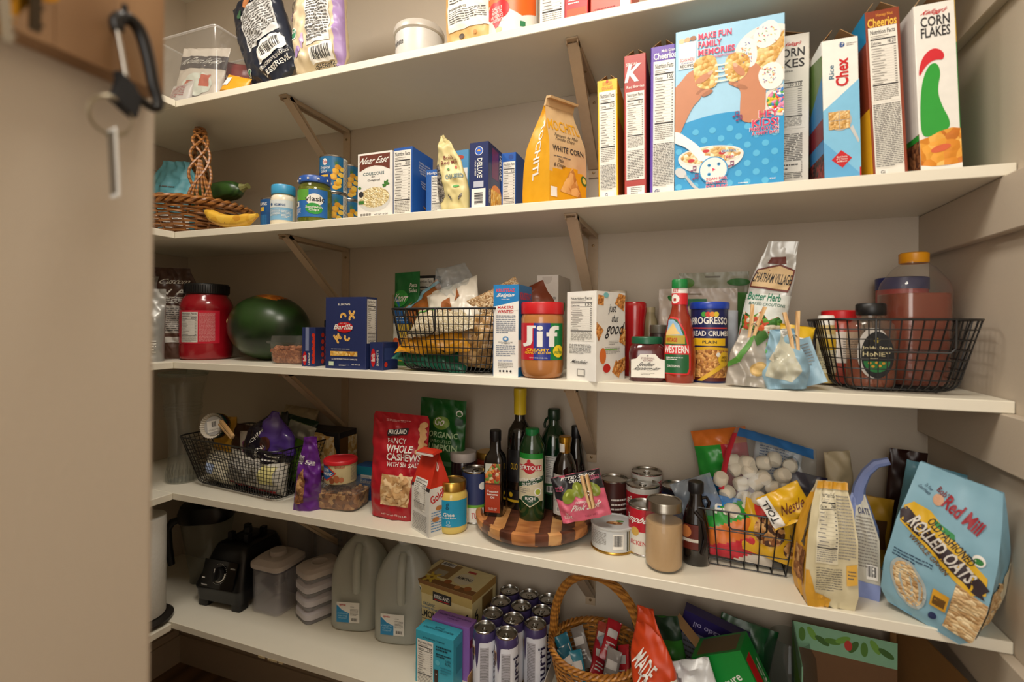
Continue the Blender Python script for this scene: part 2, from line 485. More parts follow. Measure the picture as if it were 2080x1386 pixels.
def chk(P, n=2):
    """round the corners of a closed outline"""
    for _ in range(n):
        Q = []
        for a, b in zip(P, P[1:] + P[:1]): Q += [(a[0]*.75 + b[0]*.25, a[1]*.75 + b[1]*.25), (a[0]*.25 + b[0]*.75, a[1]*.25 + b[1]*.75)]
        P = Q
    return P
def pwl(*pts):
    """smooth interpolation through (v, value) pairs"""
    def f(v):
        if v <= pts[0][0]: return pts[0][1]
        for (a, x), (b, y) in zip(pts, pts[1:]):
            if v <= b:
                t = (v - a) / (b - a); t = t * t * (3 - 2 * t); return x + (y - x) * t
        return pts[-1][1]
    return f
def lrp(*pts):
    def f(v):
        if v <= pts[0][0]: return pts[0][1]
        for (a, x), (b, y) in zip(pts, pts[1:]):
            if v <= b: return x + (y - x) * (v - a) / (b - a)
        return pts[-1][1]
    return f

FLAKES = food('corn_flakes_print', ['E9A33A', 'D98A26', 'F3C066', 'C87420', 'F0B24E'], 70)
OATS = food('oats_print', ['D9BC8C', 'C4A070', 'E6CFA3', 'B58E5D', 'D0AE7C'], 130, (1, 1, 1.8))
CASHEW = food('cashews', ['E2BE8B', 'D3A873', 'EFD3A6', 'C99B66'], 62)
GRAINS = food('grains', ['E3D2A0', 'F0E4BE', 'D2BC84'], 220)
NUTS = food('nuts', ['8A5A34', 'A9774A', '6E4426', 'C49A66'], 90)
CRUMBS = food('crumbs', ['C58A44', 'B0743A', 'DDA760', '94602E'], 190)
PASTAF = food('pasta', ['E4B04A', 'C98F2E', 'F0CB78'], 110)
SPRINK = food('sprinkles', ['D8352F', 'F0C63A', '3F7FC4', '45A04A', 'F3F0E8', 'E88AB0'], 200)
POPC = food('popcorn_print', ['EBD9A8', 'DDBE7E', 'F6EBCB', 'CFA862'], 95)
# ================================================================== the room
def wall_box(name, *a, m=PAINT):
    mb = MB(); mb.box(*a, m); return struct(name, mb)
FLOORM = wave_mat('plank_floor', '6B5238', '8A6C4B', 4, 'X', 5, .45, .05, 3, (1, .25, 1))
wall_box('floor', XL - .1, XR + .1, -3.2, .1, -.05, 0, m=FLOORM)
wall_box('wall_back', XL - .1, XR + .1, 0, .1, 0, 2.44)
wall_box('wall_left', XL - .1, XL, -1.15, 0, 0, 2.44)
wall_box('wall_right', XR, XR + .1, -3.0, 0, 0, 2.44)
wall_box('wall_front', XL - .1, XW - .12, -1.15, YW, 0, 2.44)
wall_box('ceiling', XL - .1, XR + .1, -3.0, .1, 2.44, 2.5, m=M('D8D2C4', .7))
mb = MB(); mb.rbox((XW - .12 + XW) / 2, (YW - 2.6) / 2, 0, 2.44, .12, 2.6 + YW, .004, PAINT, seg=2)
struct('wall_partition', mb)
def baseboard(name, x0, x1, y0, y1, ax):
    mb = MB()
    mb.box(x0, x1, y0, y1, 0, .10, PAINT)
    if ax == 'b': mb.box(x0, x1, y0 + .006, y1, .10, .125, PAINT)
    elif ax == 'l': mb.box(x0, x1 - .006, y0, y1, .10, .125, PAINT)
    else: mb.box(x0 + .006, x1, y0, y1, .10, .125, PAINT)
    struct(name, mb)
baseboard('baseboard_back', XL, XR, -.014, 0, 'b')
baseboard('baseboard_left', XL, XL + .014, -1.03, -.014, 'l')
baseboard('baseboard_right', XR - .014, XR, -2.6, -.014, 'r')
n = 0
for z in ZB:
    mb = MB(); mb.rbox((XC + XR) / 2, -.55, z - .089, z - .0008, XR - XC, 1.1, .002, PAINT, bev=.0015, seg=2); n += 1; struct('trim_%d' % n, mb)
    mb = MB(); mb.box(XL, XL + .018, -1.02, -.001, z - .089, z - .0008, PAINT); n += 1; struct('trim_%d' % n, mb)
# flush ceiling lamp above the aisle
lamp = thing('ceiling_lamp', 'round white flush ceiling lamp near the doorway', 'ceiling lamp', (1.20, -.97, 2.44))
mb = MB(); mb.lathe([(.17, 0), (.17, -.015), (.155, -.03)], WHT); mb.build('lamp_base', lamp)
_g = bpy.data.materials.new('lamp_glow'); _g.use_nodes = True
_e = _g.node_tree.nodes['Principled BSDF']; _e.inputs['Emission Color'].default_value = (1, .9, .75, 1); _e.inputs['Emission Strength'].default_value = 2
mb = MB(); mb.lathe([(.15, -.03), (.135, -.042), (.08, -.052), (.01, -.055)], _g); mb.build('lamp_shade', lamp)
fill_lamp = copy_tree(lamp); fill_lamp.location = (.38, -.76, 2.44); fill_lamp['label'] = 'added round flush ceiling lamp farther left, put in to brighten the left shelves'  # made-up fixture body to go with the added left fill light

# ------------------------------------------------------------------ shelves
names = ['topmost', 'second from the top', 'middle', 'fourth from the top', 'lowest']
for k in range(5):
    z0, z1 = ZB[k], S[k + 1]
    mb = MB(); mb.T = Matrix.Translation(((XL + XR) / 2, -D / 2, 0))
    mb.rbox(0, 0, z0, z1, XR - XL - .002, D - .001, .002, SHELF, bev=.0012, seg=2)
    if k == 4:   # chipped lower edge
        for cx, ww in ((.335, .022), (.372, .03), (.40, .012)):
            mb.box(cx - (XL + XR) / 2 - ww/2, cx - (XL + XR) / 2 + ww/2, -D/2 + .0, -D/2 + .004, z0 - .0035, z0 + .002, M('BFAE86', .8))
    tag(mb.build('shelf'), 'long white shelf board along the back wall, the %s one' % names[k], 'shelf', 'long white shelves')
    mb = MB(); dz = -.004 if k == 4 else 0
    mb.T = Matrix.Translation(((XL + 0) / 2, (-D - 1.028) / 2, dz))
    mb.rbox(0, 0, z0, z1, -XL - .002, 1.028 - D - .002, .002, SHELF, bev=.0012, seg=2)
    tag(mb.build('shelf'), 'short white shelf board along the left wall, the %s one' % names[k], 'shelf', 'short side shelves')

# ------------------------------------------------------------------ brackets
def bracket(x, z, label):
    t = thing('shelf_bracket', label, 'shelf bracket', (x, 0, z), 0, 'taupe shelf brackets')
    w = .0130
    mb = MB(); mb.box(-w, w, -.266, -.0015, -.0042, -.0008, BRKT); mb.box(-w, -w + .002, -.262, -.002, -.012, -.004, BRKT); mb.box(w - .002, w, -.262, -.002, -.012, -.004, BRKT)
    mb.build('arm', t)
    mb = MB(); mb.box(-w, w, -.0045, -.001, -.228, -.004, BRKT); mb.build('wall_leg', t)
    mb = MB(); a = Vector((0, -.252, -.006)); b = Vector((0, -.006, -.205)); d = (b - a).normalized(); nn = Vector((0, d.z, -d.y))
    for (wx, off) in (((-w, w), 0), ((-w, -w + .002), .009), ((w - .002, w), .009)):
        lo, hi = (0, .002) if off == 0 else (-.009, .001)
        P = [q + nn * s_ for q in (a, b) for s_ in (lo, hi)]
        i = [mb.vt((xx, p.y, p.z)) for xx in wx for p in P]
        for q in ((0, 1, 3, 2), (4, 6, 7, 5), (0, 4, 5, 1), (2, 3, 7, 6), (0, 2, 6, 4), (1, 5, 7, 3)): mb.fc([i[j] for j in q], BRKT)
    mb.build('brace', t)
    for (yy, zz, ax) in ((-.25, -.0045, 'z'), (-.12, -.0045, 'z'), (-.0048, -.03, 'y'), (-.0048, -.215, 'y')):
        mb = MB(); mb.lathe([(.0038, 0), (.0034, .0012), (.0012, .0018)], M('8E7654', .4, metal=.6), 12)
        o = mb.build('screw', t, (0, yy, zz)); o.rotation_euler = (pi if ax == 'z' else pi / 2, 0, 0)
for z, zn in zip(ZB[:4], ('topmost shelf', 'shelf with the cereal boxes', 'middle shelf', 'fourth shelf, behind the oil bottles')):
    for x, xn in ((.353, 'left'), (1.148, 'right')):
        if zn[0:6] == 'fourth': zn2 = 'fourth shelf from the top'
        else: zn2 = zn
        bracket(x, z, 'taupe metal bracket under the %s, the %s one of the two' % (zn2, xn))
# ================================================================== top shelf
s1, s2, s3, s4, s5 = S[1:]
# clear bin with bags of snacks
t = thing('storage_bin', 'clear plastic open bin full of snack bags at the left end of the topmost shelf', 'storage bin', (.022, -.215, s1))
mb = MB(); w, d, h = .225, .15, .192
for z0, z1, a in ((0, .002, 0),): mb.rbox(0, 0, z0, z1, w, d, .015, CLEAR, seg=4)
def wallring(w, d, z): 
    o = []
    for qx, qy, a0 in ((1, 1, 0), (-1, 1, pi/2), (-1, -1, pi), (1, -1, 1.5*pi)):
        for k in range(5):
            a = a0 + pi/2*k/4; o.append((qx*(w/2-.015)+.015*cos(a), qy*(d/2-.015)+.015*sin(a), z))
    return o
mb.loft([wallring(w, d, .002), wallring(w+.012, d+.012, h)], CLEAR, False, False)
mb.loft([wallring(w-.004, d-.004, .002), wallring(w+.008, d+.008, h)], CLEAR, False, False)
mb.build('bin_body', t)
mb = MB(); mb.loft([wallring(w+.008, d+.008, h), wallring(w+.02, d+.02, h), wallring(w+.02, d+.02, h+.003), wallring(w+.008, d+.008, h+.003), wallring(w+.008, d+.008, h)], film('FFFFFF', .25), False, False)
mb.build('rim', t)
b = Bag(.17, .19, .028, wr=.004, seed=3)
b.skin(M('D9CFC2', .35), nu=24, nv=26); F = b.face()
DK = M('35282A', .5)
F.rect(.0, .62, 1, .84, DK); F.text('No Grain SeaCaps', .06, .67, .92, .8, WHT, bold=0, shear=.3)
F.ell(.55, .34, .27, .2, M('DCE3D8', .4)); F.rect(.3, .2, .5, .4, M('B4532F', .5), 2); F.rect(.6, .3, .8, .5, M('C7532E', .5), 2); F.rect(0, .04, 1, .14, DK)
o = b.mb.build('snack_bag', None, (-.008, -.240, s1 + .006)); o.rotation_euler = (R(-6), R(6), R(8))
tag(o, 'pale snack bag with a dark band and orange crackers, inside the clear bin', 'snack bag')
b = Bag(.14, .15, .02, wr=.004, seed=5)
b.skin(M('8E1F22', .3), nu=20, nv=22); F = b.face(); F.ell(.6, .35, .2, .2, M('C32A2A', .4)); F.text('chips', .25, .6, .75, .74, WHT)
o = b.mb.build('snack_bag', None, (.060, -.200, s1 + .006)); o.rotation_euler = (R(-4), R(8), R(20))
tag(o, 'dark red snack bag standing behind the pale one in the clear bin', 'snack bag')
b = Bag(.10, .075, .025, wr=.003, seed=8)
b.skin(M('D9D3D0', .35), nu=18, nv=18); F = b.face(); F.fine(.15, .2, .85, .8, 6, M('A83A45', .5))
o = b.mb.build('snack_bag', None, (-.045, -.262, s1 + .006)); o.rotation_euler = (R(-8), 0, R(-5))
tag(o, 'small white packet with red print at the bottom left of the clear bin', 'snack bag')
mb = MB(); mb.rbox(0, 0, 0, .10, .05, .09, .006, M('7DB5A6', .4)); mb.rbox(0, 0, .10, .125, .052, .092, .006, M('2F3438', .4))
o = mb.build('food_tub', None, (-.050, -.175, s1 + .003)); tag(o, 'teal tub with a dark lid at the left inside the clear bin', 'tub')
b = Bag(.075, .06, .02, wr=.002, seed=9); b.skin(M('D99A1C', .35), nu=14, nv=12); b.face().rect(.05, .3, .3, .8, WHT)
o = b.mb.build('snack_bag', None, (.180, -.275, s1 + .001)); o.rotation_euler = (R(-14), R(14), R(12))
tag(o, 'small yellow packet lying against the right side of the clear bin', 'snack bag')

def chipbag(name, label, x, y, z, W_, H, T, col, rz, ty=0, seed=1, c=None, wr=.004, w=None, t=None, p=2.4, cat='snack bag', tx=0, group=None, back=None, nu=46, nv=60):
    root = thing(name, label, cat, (x, y, z + abs(sin(R(ty))) * W_ * .40), R(rz), group, (R(tx), R(ty)))
    b = Bag(W_, H, T, wr=wr, seed=seed, p=p, c=c, w=w, t=t)
    b.skin(col, back, nu, nv)
    return root, b, b.face()
# navy bag
NAVY = M('1D2433', .3, coat=.1)
root, b, F = chipbag('popcorn_bag', 'dark navy popcorn bag leaning left on the topmost shelf', .310, -.235, s1, .195, .33, .04, NAVY, -8, -24, 11,
                     w=pwl((0, .82), (.15, .95), (.8, 1), (1, .9)), t=pwl((0, .25), (.2, 1), (.6, .9), (1, .05)), wr=.005)
F.rect(.30, .34, .92, .80, M('C9C9C6', .45)); F.fine(.33, .37, .9, .78, 13, INK, 4)
F.ell(.45, .91, .10, .05, M('D98F5A', .4)); F.ell(.2, .85, .035, .035, M('3F6B4B', .5)); F.text('organic', .4, .815, .8, .84, WHT)
F.poly([(.42, .16), (.95, .16), (.95, .24), (.86, .31), (.6, .33), (.46, .27)], WHT, 1); F.bars(.48, .17, .92, .29, 16)
F.ell(.16, .2, .03, .04, WHT); F.ell(.16, .2, .022, .03, M('2E7A4C'), 2)
F.text('@LESSEREVILSNACKS', .4, .115, .95, .14, WHT); F.text('LESSEREVIL', .4, .07, .95, .105, WHT, bold=.03)
b.mb.build('bag_body', root)
# cream bag
CREAM = M('D8C6A4', .35)
root, b, F = chipbag('popcorn_bag', 'cream popcorn bag with a purple edge beside the navy one on the topmost shelf', .470, -.245, s1, .18, .31, .045, CREAM, -6, -5, 12,
                     w=pwl((0, .8), (.15, .96), (.8, 1), (1, .9)), t=pwl((0, .25), (.2, 1), (.6, .9), (1, .05)), wr=.005)
LILAC = M('A88BC0', .4)
F.rect(.90, .05, 1, .8, LILAC); F.text('ON', .0, .66, .2, .76, INK, bold=.04, shear=.3); F.text('ess', .02, .58, .2, .64, LILAC, bold=.04)
F.ell(.14, .42, .05, .055, WHT); F.ell(.14, .42, .04, .045, M('2F7D57', .5), 2); F.text('USDA', .08, .42, .2, .45, WHT, L=4)
F.ell(.22, .25, .05, .05, LILAC); F.ell(.35, .32, .02, .07, M('BFA6CC', .4))
F.rect(.45, .25, .85, .98, M('D9D9D6', .45)); F.fine(.47, .28, .83, .96, 20, INK, 9)
F.bars(.5, .1, .88, .22, 16); F.text('@LESSEREVIL', .5, .03, .95, .055, INK); F.text('LESSEREVIL', .5, .06, .9, .088, INK, bold=.03)
b.mb.build('bag_body', root)
# lidded white can
t = thing('food_can', 'white metal shortening-style can with a grey rounded lid on the topmost shelf', 'can', (.735, -.20, s1))
mb = MB(); LG = M('D9D7D2', .3)
mb.lathe([(.0585, 0), (.0595, .003), (.0595, .092)], LG); F = cyl_face(mb, .0595, 0, .092, -60, 60)
F.text('Chefmate', .05, .56, .42, .72, INK); F.ell(.22, .25, .06, .1, RED, 2); F.ell(.26, .2, .05, .06, M('7C1A2A'), 2)
mb.build('can_body', t)
mb = MB(); mb.lathe([(.0605, .088), (.064, .091), (.0645, .101), (.061, .108), (.055, .109), (.053, .106)], M('C8C2B8', .3)); mb.build('lid', t)
# tan pouch
TAN = M('D9B070', .45)
root, b, F = chipbag('food_pouch', 'tan pouch with a white ingredients panel between the white can and the oats canister', .905, -.255, s1, .125, .24, .03, TAN, -4, -2, 21,
                     w=pwl((0, .96), (1, 1)), t=pwl((0, .7), (.3, 1), (1, .05)), wr=.003, p=3)
F.rect(.14, .16, .96, .95, PAPER); F.text('INGREDIENTS', .18, .35, .55, .375, INK, bold=.03); F.fine(.18, .22, .92, .34, 5, INK, 3); F.fine(.18, .42, .92, .55, 4, INK, 8)
F.text('2 scoops', .4, .5, .8, .53, INK); F.rect(.2, .5, .3, .58, M('D9D9D9'), 3)
F.ell(.42, .1, .03, .025, M('4A3A2A'), 2); F.ell(.72, .1, .02, .018, M('C28A4A'), 2); F.rect(.25, .02, .45, .045, INK)
b.mb.build('bag_body', root)
# oats canister
t = thing('cereal_canister', 'round oatmeal canister with an orange band and a red heart on the topmost shelf', 'canister', (1.0, -.228, s1))
mb = MB(); mb.lathe([(.0585, 0), (.0597, .004), (.0597, .20)], PAPER, cap1=True); F = cyl_face(mb, .0597, 0, .2, -80, 80)
OR = M('E2661E', .4)
F.rect(0, .42, 1, 1, OR); F.poly([(.0, .42), (1, .42), (1, .3), (.75, .22), (.5, .32), (.25, .40)], OR)
F.text('OLD FASHIONED', .12, .47, .78, .62, WHT, bold=.03)
F.ell(.33, .30, .1, .1, RED, 3); F.ell(.46, .30, .1, .1, RED, 3); F.poly([(.255, .27), (.535, .27), (.395, .08)], RED, 3)
F.text('CLINICALLY\nPROVEN TO\nHELP REDUCE\nCHOLESTEROL', .29, .17, .50, .34, WHT, L=5); F.ell(.43, .08, .04, .03, M('E5C79A'), 4); F.rect(.72, .1, .8, .16, M('2E7A4C'), 3)
mb.build('can_body', t)
mb = MB(); mb.lathe([(.0615, .196), (.0615, .206), (.059, .209)], CLEAR); mb.build('lid', t)
# three cartons at the right of the top shelf
r, F, Rt, Lf, Tp, done = carton('food_carton', 'white carton with a nutrition panel right of the oatmeal canister, topmost shelf', .055, .15, .19, WHT, 1.104, -.19, s1)
F.nutri(.06, .02, .94, .98, '160', 12); done()
r, F, Rt, Lf, Tp, done = carton('food_carton', 'red carton with an orange picture, left of the orange-red carton on the topmost shelf', .05, .14, .17, RED, 1.160, -.205, s1)
F.rect(.1, .0, .92, .2, M('B5532A', .5)); F.text('PASTA', .12, .5, .88, .62, WHT, bold=.03); F.fine(.15, .25, .85, .4, 4, WHT); done()
r, F, Rt, Lf, Tp, done = carton('food_carton', 'orange-red carton, last one at the right on the topmost shelf', .085, .14, .17, M('D8432A', .4), 1.233, -.205, s1)
F.fine(.1, .04, .6, .14, 3, M('8A1A12')); F.text('CRACKERS', .1, .4, .9, .55, WHT, bold=.03); F.rect(.72, .02, .96, .3, PAPER); done()

# ================================================================== second shelf
def wicker(name, label, x, y, z, prof, rows, stakes, m, amp=.003, tr=.0026, sx=1, sy=1, handle=None, cat='basket', rz=0, rimr=.006, sm=None):
    """prof(t) -> (radius, height): woven strands run in and out round upright stakes"""
    root = thing(name, label, cat, (x, y, z), rz)
    mb = MB(); sm = sm or m
    for k in range(rows):
        tt = (k + .5) / rows; r, h = prof(tt); P = []
        for i in range(stakes * 4):
            a = 2 * pi * i / (stakes * 4); q = r + amp * cos(stakes / 2 * a * 2 * .5 + pi * (k % 2))
            P.append((sx * q * cos(a), sy * q * sin(a), h + .0012 * sin(5 * a + k)))
        mb.tube(P, tr, m, 5, closed=True)
    mb.build('woven_side', root)
    st = MB()
    for i in range(stakes):
        a = 2 * pi * (i + .5) / stakes
        st.tube([(sx * prof(q / 8)[0] * cos(a), sy * prof(q / 8)[0] * sin(a), prof(q / 8)[1]) for q in range(9)], tr * .9, sm, 5)
    r0, h0 = prof(0)
    st.lathe([(.01, .002), (r0, .002), (r0, .006), (.01, .006)], sm, 32, sx=sx, sy=sy)
    st.build('stakes', root)
    rm = MB(); r, h = prof(1)
    for q in range(3):
        P = []
        for i in range(stakes * 6):
            a = 2 * pi * i / (stakes * 6); ph = a * stakes / 2 + q * 2 * pi / 3
            P.append((sx * (r + rimr * cos(ph)) * cos(a), sy * (r + rimr * cos(ph)) * sin(a), h + rimr * .8 * sin(ph)))
        rm.tube(P, rimr * .62, m, 6, closed=True)
    rm.build('braided_rim', root)
    return root
DWICK = wave_mat('dark_wicker', '70441E', 'AC7238', 25, 'Z', 4, .4, .2)
bk = wicker('wicker_basket', 'dark brown wicker basket with a braided hoop handle on the second shelf', -.062, -.195, s2,
            lambda t: (.120 + .045 * sin(t * 1.5), .004 + .085 * t), 11, 26, DWICK, .0035, .0036, 0.92, 1.0, rimr=.010, rz=R(53))
mb = MB()
for q in range(4):      # braided handle, seen almost edge-on
    P = []
    for i in range(81):
        a = pi * i / 80; ph = a * 6 + q * pi / 2; k = .008 + .016 * abs(cos(a)) ** 2
        rr = 1 + 0
        yy = -cos(a) * .150; zz = .08 + max(0, sin(a)) ** .8 * .262
        P.append((.008 + k * cos(ph) * 1.2, yy * rr + k * .5 * sin(ph) * sin(a), zz + k * .4 * sin(ph)))
    mb.tube(P, .0042, DWICK, 6)
for sgn in (-1, 1):
    for q in (-.022, -.008, .010, .026): mb.tube([(.008 + q * 1.3, sgn * .152, .05), (.008 + q * .5, sgn * .150, .14), (.008 + q * .1, sgn * .14, .21)], .0036, DWICK, 6)
mb.build('handle', bk)
# teal bag in the basket
root, b, F = chipbag('produce_bag', 'teal paper-like bag with black lettering standing in the dark wicker basket', -.165, -.20, s2 + .012, .17, .235, .05, M('5B9AA6', .5), 12, 4, 31,
                     w=pwl((0, .9), (.7, 1), (1, .55)), t=pwl((0, .8), (.4, 1), (1, .15)), wr=.006)
F.text('SIMPLE\nGRAIN', .55, .3, .95, .48, INK, bold=.02, rot=6); F.rect(.3, .08, .97, .24, PAPER); F.fine(.35, .1, .9, .22, 4, GREYINK); F.fine(.4, .6, .9, .64, 1, INK)
b.mb.build('bag_body', root)
# zucchini
t = thing('zucchini', 'dark green zucchini resting on the rim of the dark wicker basket', 'zucchini', (-.005, -.165, s2 + .135), R(8), None, (0, R(-13)))
mb = MB(); rings = []; nn = 22
for i in range(nn + 1):
    u = i / nn; r = .034 * (1 - (2 * u - 1) ** 6 * .75) * (1 - .1 * u) * min(1, (u + .02) * 9) ** .5
    rings.append([(-.10 + .19 * u, r * cos(a) * (1 + .03 * cos(5 * a)), r * sin(a) * (1 + .03 * cos(5 * a)) + .012 * sin(pi * u)) for a in [2 * pi * k / 20 for k in range(20)]])
ZUC = wave_mat('zucchini_skin', '1E3A17', '31521F', 30, 'Y', 6, .3, .08, 4)
mb.loft(rings, ZUC); mb.build('fruit', t)
mb = MB(); mb.T = Matrix.Translation((.088, 0, .004)) @ Matrix.Rotation(pi/2, 4, 'Y')
mb.lathe([(.0145, 0), (.011, .006), (.008, .016), (.0095, .024)], M('7C7B45', .6), 8, smooth=False); mb.build('stem', t)
# tangerine behind
mb = MB(); mb.lathe([(.002, 0)] + [(.026 * sin(pi * i / 12), .026 - .026 * cos(pi * i / 12)) for i in range(1, 12)] + [(.002, .052)], M('D9822B', .5, bump=.3, scale=200), 20)
tag(mb.build('tangerine', None, (-.028, -.19, s2 + .075)), 'orange tangerine peeking out behind the zucchini in the dark basket', 'fruit')
# banana
t = thing('banana', 'ripe speckled banana lying in front of the dark wicker basket', 'banana', (.190, -.278, s2))
mb = MB(); rings = []; nn = 24; BAN = food('banana_skin', ['D9A733', 'DFB03C', 'D4A02E', 'E0B545', 'D9A733', 'C98F2A'], 35, (1, 1, 1), .0, .45)
pth = [Vector((-.098 + .19 * (i / nn), -.002, .020 + .055 * (abs(i / nn - .62)) ** 2 * 1.6)) for i in range(nn + 1)]
for i in range(nn + 1):
    u = i / nn; r = .0185 * min(1, .45 + 4.5 * u) * min(1, .32 + 3.2 * (1 - u)) * (.95 + .05 * sin(pi * u))
    rings.append([pth[i] + Vector((0, cos(a) * r * (1 + .05 * cos(5 * a)), sin(a) * r * (1 + .05 * cos(5 * a)))) for a in [2 * pi * k / 20 for k in range(20)]])
mb.loft(rings, BAN)
rnd = random.Random(5)
for k in range(26):
    u = rnd.uniform(.08, .8); i = int(u * nn); a = rnd.uniform(3.4, 5.2); r = .0185 * min(1, .45 + 4.5 * u) * min(1, .32 + 3.2 * (1 - u)) + .0003
    c = pth[i] + Vector((rnd.uniform(-.004, .004), cos(a + pi*0) * r * -1 if False else -abs(cos(a)) * r, sin(a) * r * .9 + .002)); s_ = rnd.uniform(.0008, .0022)
    mb.fc([mb.vt((c.x + s_ * cos(q), c.y - .0012, c.z + s_ * .8 * sin(q))) for q in [2 * pi * j / 7 for j in range(7)]], M('5E3C1C', .6))
mb.build('fruit', t)
mb = MB(); mb.tube([pth[0] + Vector((.004, 0, 0)), pth[0] + Vector((-.004, 0, .003)), pth[0] + Vector((-.010, 0, .006))], [.007, .0055, .005], M('4A3320', .7), 8); mb.build('tip', t)

def can(name, label, x, y, z, r, h, group=None, cat='can', rz=0, ridges=False, body=None, lidm=STEEL, tab=False, paint=None, beads=False, parts=True):
    root = thing(name, label, cat, (x, y, z), rz, group)
    mb = MB()
    mb.lathe([(r * .96, 0), (r, .0012), (r, .003), (r * .985, .0045)], STEEL, 36)
    prof = [(r * .985, .0045)]; 
    prof += [(r * .985, h - .0045)]
    mb.lathe(prof, body or STEEL, 36, cap0=False, cap1=False)
    if paint: paint(cyl_face(mb, r * .985, .005, h - .005, -85, 85))
    mb.build('can_body', root)
    lb = MB(); lb.lathe([(r * .985, h - .0045), (r, h - .003), (r, h - .001), (r * .975, h), (r * .955, h - .001), (r * .94, h - .0035), (r * .75, h - .0035), (r * .72, h - .003), (r * .5, h - .003), (.002, h - .003)], lidm, 36, cap0=False)
    lb.build('lid', root)
    if tab:
        tb = MB(); rg = []
        for (a, b_) in ((.0085, .0115), (.005, .0075)):
            rg.append([(a * cos(q), -.003 + b_ * sin(q), h - .001) for q in [2 * pi * k / 14 for k in range(14)]])
        tb.loft(rg, lidm, False, False); tb.loft([[(p[0], p[1], p[2] + .0) for p in rg[0]], [(p[0], p[1], p[2] - .0014) for p in rg[0]]], lidm, False, False)
        tb.box(-.0045, .0045, .003, .0085, h - .0022, h - .0004, lidm)
        tb.build('pull_tab', root)
    return root
DBL = M('1C4F86', .35)
def dole(F):
    F.rect(0, 0, 1, 1, M('1F6E9E', .35)); F.rect(.0, 0, .5, .55, M('153F7C', .35), 2)
    F.ell(.33, .84, .075, .1, WHT, 3); F.text('Dole', .27, .79, .40, .89, RED, bold=.03, L=5)
    F.text('Tropical\nGold', .17, .52, .45, .72, WHT, bold=.02, L=5, shear=.15)
    F.rect(.2, .40, .42, .46, M('E8B93A'), 4)
    G = M('3F7A33', .5)
    for k in range(7): F.poly([(.60, .72), (.62, .72), (.54 + .03 * k, .98 - .02 * abs(k - 3))], G, 3 + k * .3)
    rnd = random.Random(3)
    for k in range(12): F.ell(.55 + rnd.uniform(0, .22), .1 + .055 * k, .09, .07, [M('EDB429', .4), M('F4CB55', .4), M('D99A1F', .4)][k % 3], 4 + k * .2)
    F.rect(.8, 0, 1, 1, PAPER, 7); F.fine(.82, .05, .98, .95, 18, INK, 5, L=8)
for k, (x, y, z, lb) in enumerate(((.430, -.155, .1055, 'upper of the two pineapple cans stacked behind the pickle jar'), (.430, -.155, 0, 'lower of the two pineapple cans stacked behind the pickle jar'),
                      (.418, -.073, .1055, 'upper pineapple can of the rear stack, nearer the wall'), (.418, -.073, 0, 'lower pineapple can of the rear stack, nearer the wall'))):
    c = can('fruit_can', lb, x, y, s2 + z, .0378, .105, 'pineapple cans', body=DBL, paint=dole, rz=R(32 if k < 2 else 30))
def bluec(F): F.rect(0, 0, 1, 1, DBL); F.rect(.3, .2, .6, .5, M('3E8FC4')); F.rect(.35, .62, .5, .75, M('E2B93B'), 2); F.text('BEANS', .3, .8, .6, .9, WHT)
can('food_can', 'blue can standing left of the mayonnaise jar', .240, -.185, s2, .0345, .10, body=DBL, paint=bluec)
# mayonnaise jar
t = thing('condiment_jar', 'white mayonnaise jar with a light blue lid beside the banana', 'jar', (.343, -.25, s2))
mb = MB(); MAYO = M('E9DFC6', .25)
mb.lathe([(.028, 0), (.0318, .004), (.0322, .01), (.0322, .072), (.030, .082), (.0265, .086), (.0265, .095)], MAYO); mb.build('jar_body', t)
mb = MB(); F = cyl_face(mb, .0324, .016, .070, -90, 90); F.rect(0, 0, 1, 1, M('7FB4D6', .4), 0); F.rect(0, .62, 1, 1, M('DCE3E4', .4), 1)
F.text('HELLMANNS', .52, .68, .8, .82, DBL, bold=.03); F.fine(.35, .2, .68, .55, 5, WHT, 4); F.bars(.1, .1, .28, .5, 9); F.fine(.7, .1, .95, .5, 5, WHT, 6); F.ell(.42, .78, .07, .07, DBL, 2); mb.build('label', t)
mb = MB(); mb.lathe([(.0300, .088), (.0306, .090), (.0306, .110), (.029, .113)], M('3E9BC9', .35)); mb.build('lid', t)
# pickle jar
t = thing('pickle_jar', 'big glass pickle jar with a blue patterned lid on the second shelf', 'jar', (.446, -.245, s2))
mb = MB(); mb.lathe([(.036, 0), (.0418, .006), (.0428, .014), (.0428, .085), (.041, .098), (.037, .105), (.036, .112)], film('9AA23C', .25, .05)); mb.build('jar_body', t)
mb = MB(); mb.lathe([(.034, .003), (.0405, .008), (.0412, .085), (.038, .096)], food('pickles', ['6E7A22', '8A922F', '5A661C', 'A0A040'], 60, (1, 1, 1), .5, .3)); mb.build('pickles', t)
mb = MB(); F = cyl_face(mb, .0431, .016, .088, -88, 88)
F.rect(0, 0, 1, 1, M('2B6DB5', .35), 0); F.rect(0, .6, .62, 1, M('5FA33A', .4), 1)
F.ell(.74, .62, .3, .22, WHT, 2); F.text('vlasic', .55, .56, .93, .75, INK, bold=.03)
F.ell(.72, .3, .3, .2, M('2F9A3E', .4), 3, rot=-8); F.text('Sandwich\nChips', .56, .19, .88, .4, WHT, bold=.03, L=5)
F.bars(.14, .38, .4, .56, 12); F.fine(.1, .1, .45, .32, 5, WHT, 4); mb.build('label', t)
mb = MB(); mb.lathe([(.0385, .108), (.0405, .110), (.0405, .122), (.0385, .126), (.034, .1255)], M('2756A8', .35))
for k in range(10):
    a = 2 * pi * k / 10; mb.box(.0405 * cos(a) - .002, .0405 * cos(a) + .002, .0405 * sin(a) - .002, .0405 * sin(a) + .002, .114, .119, WHT)
mb.build('lid', t)
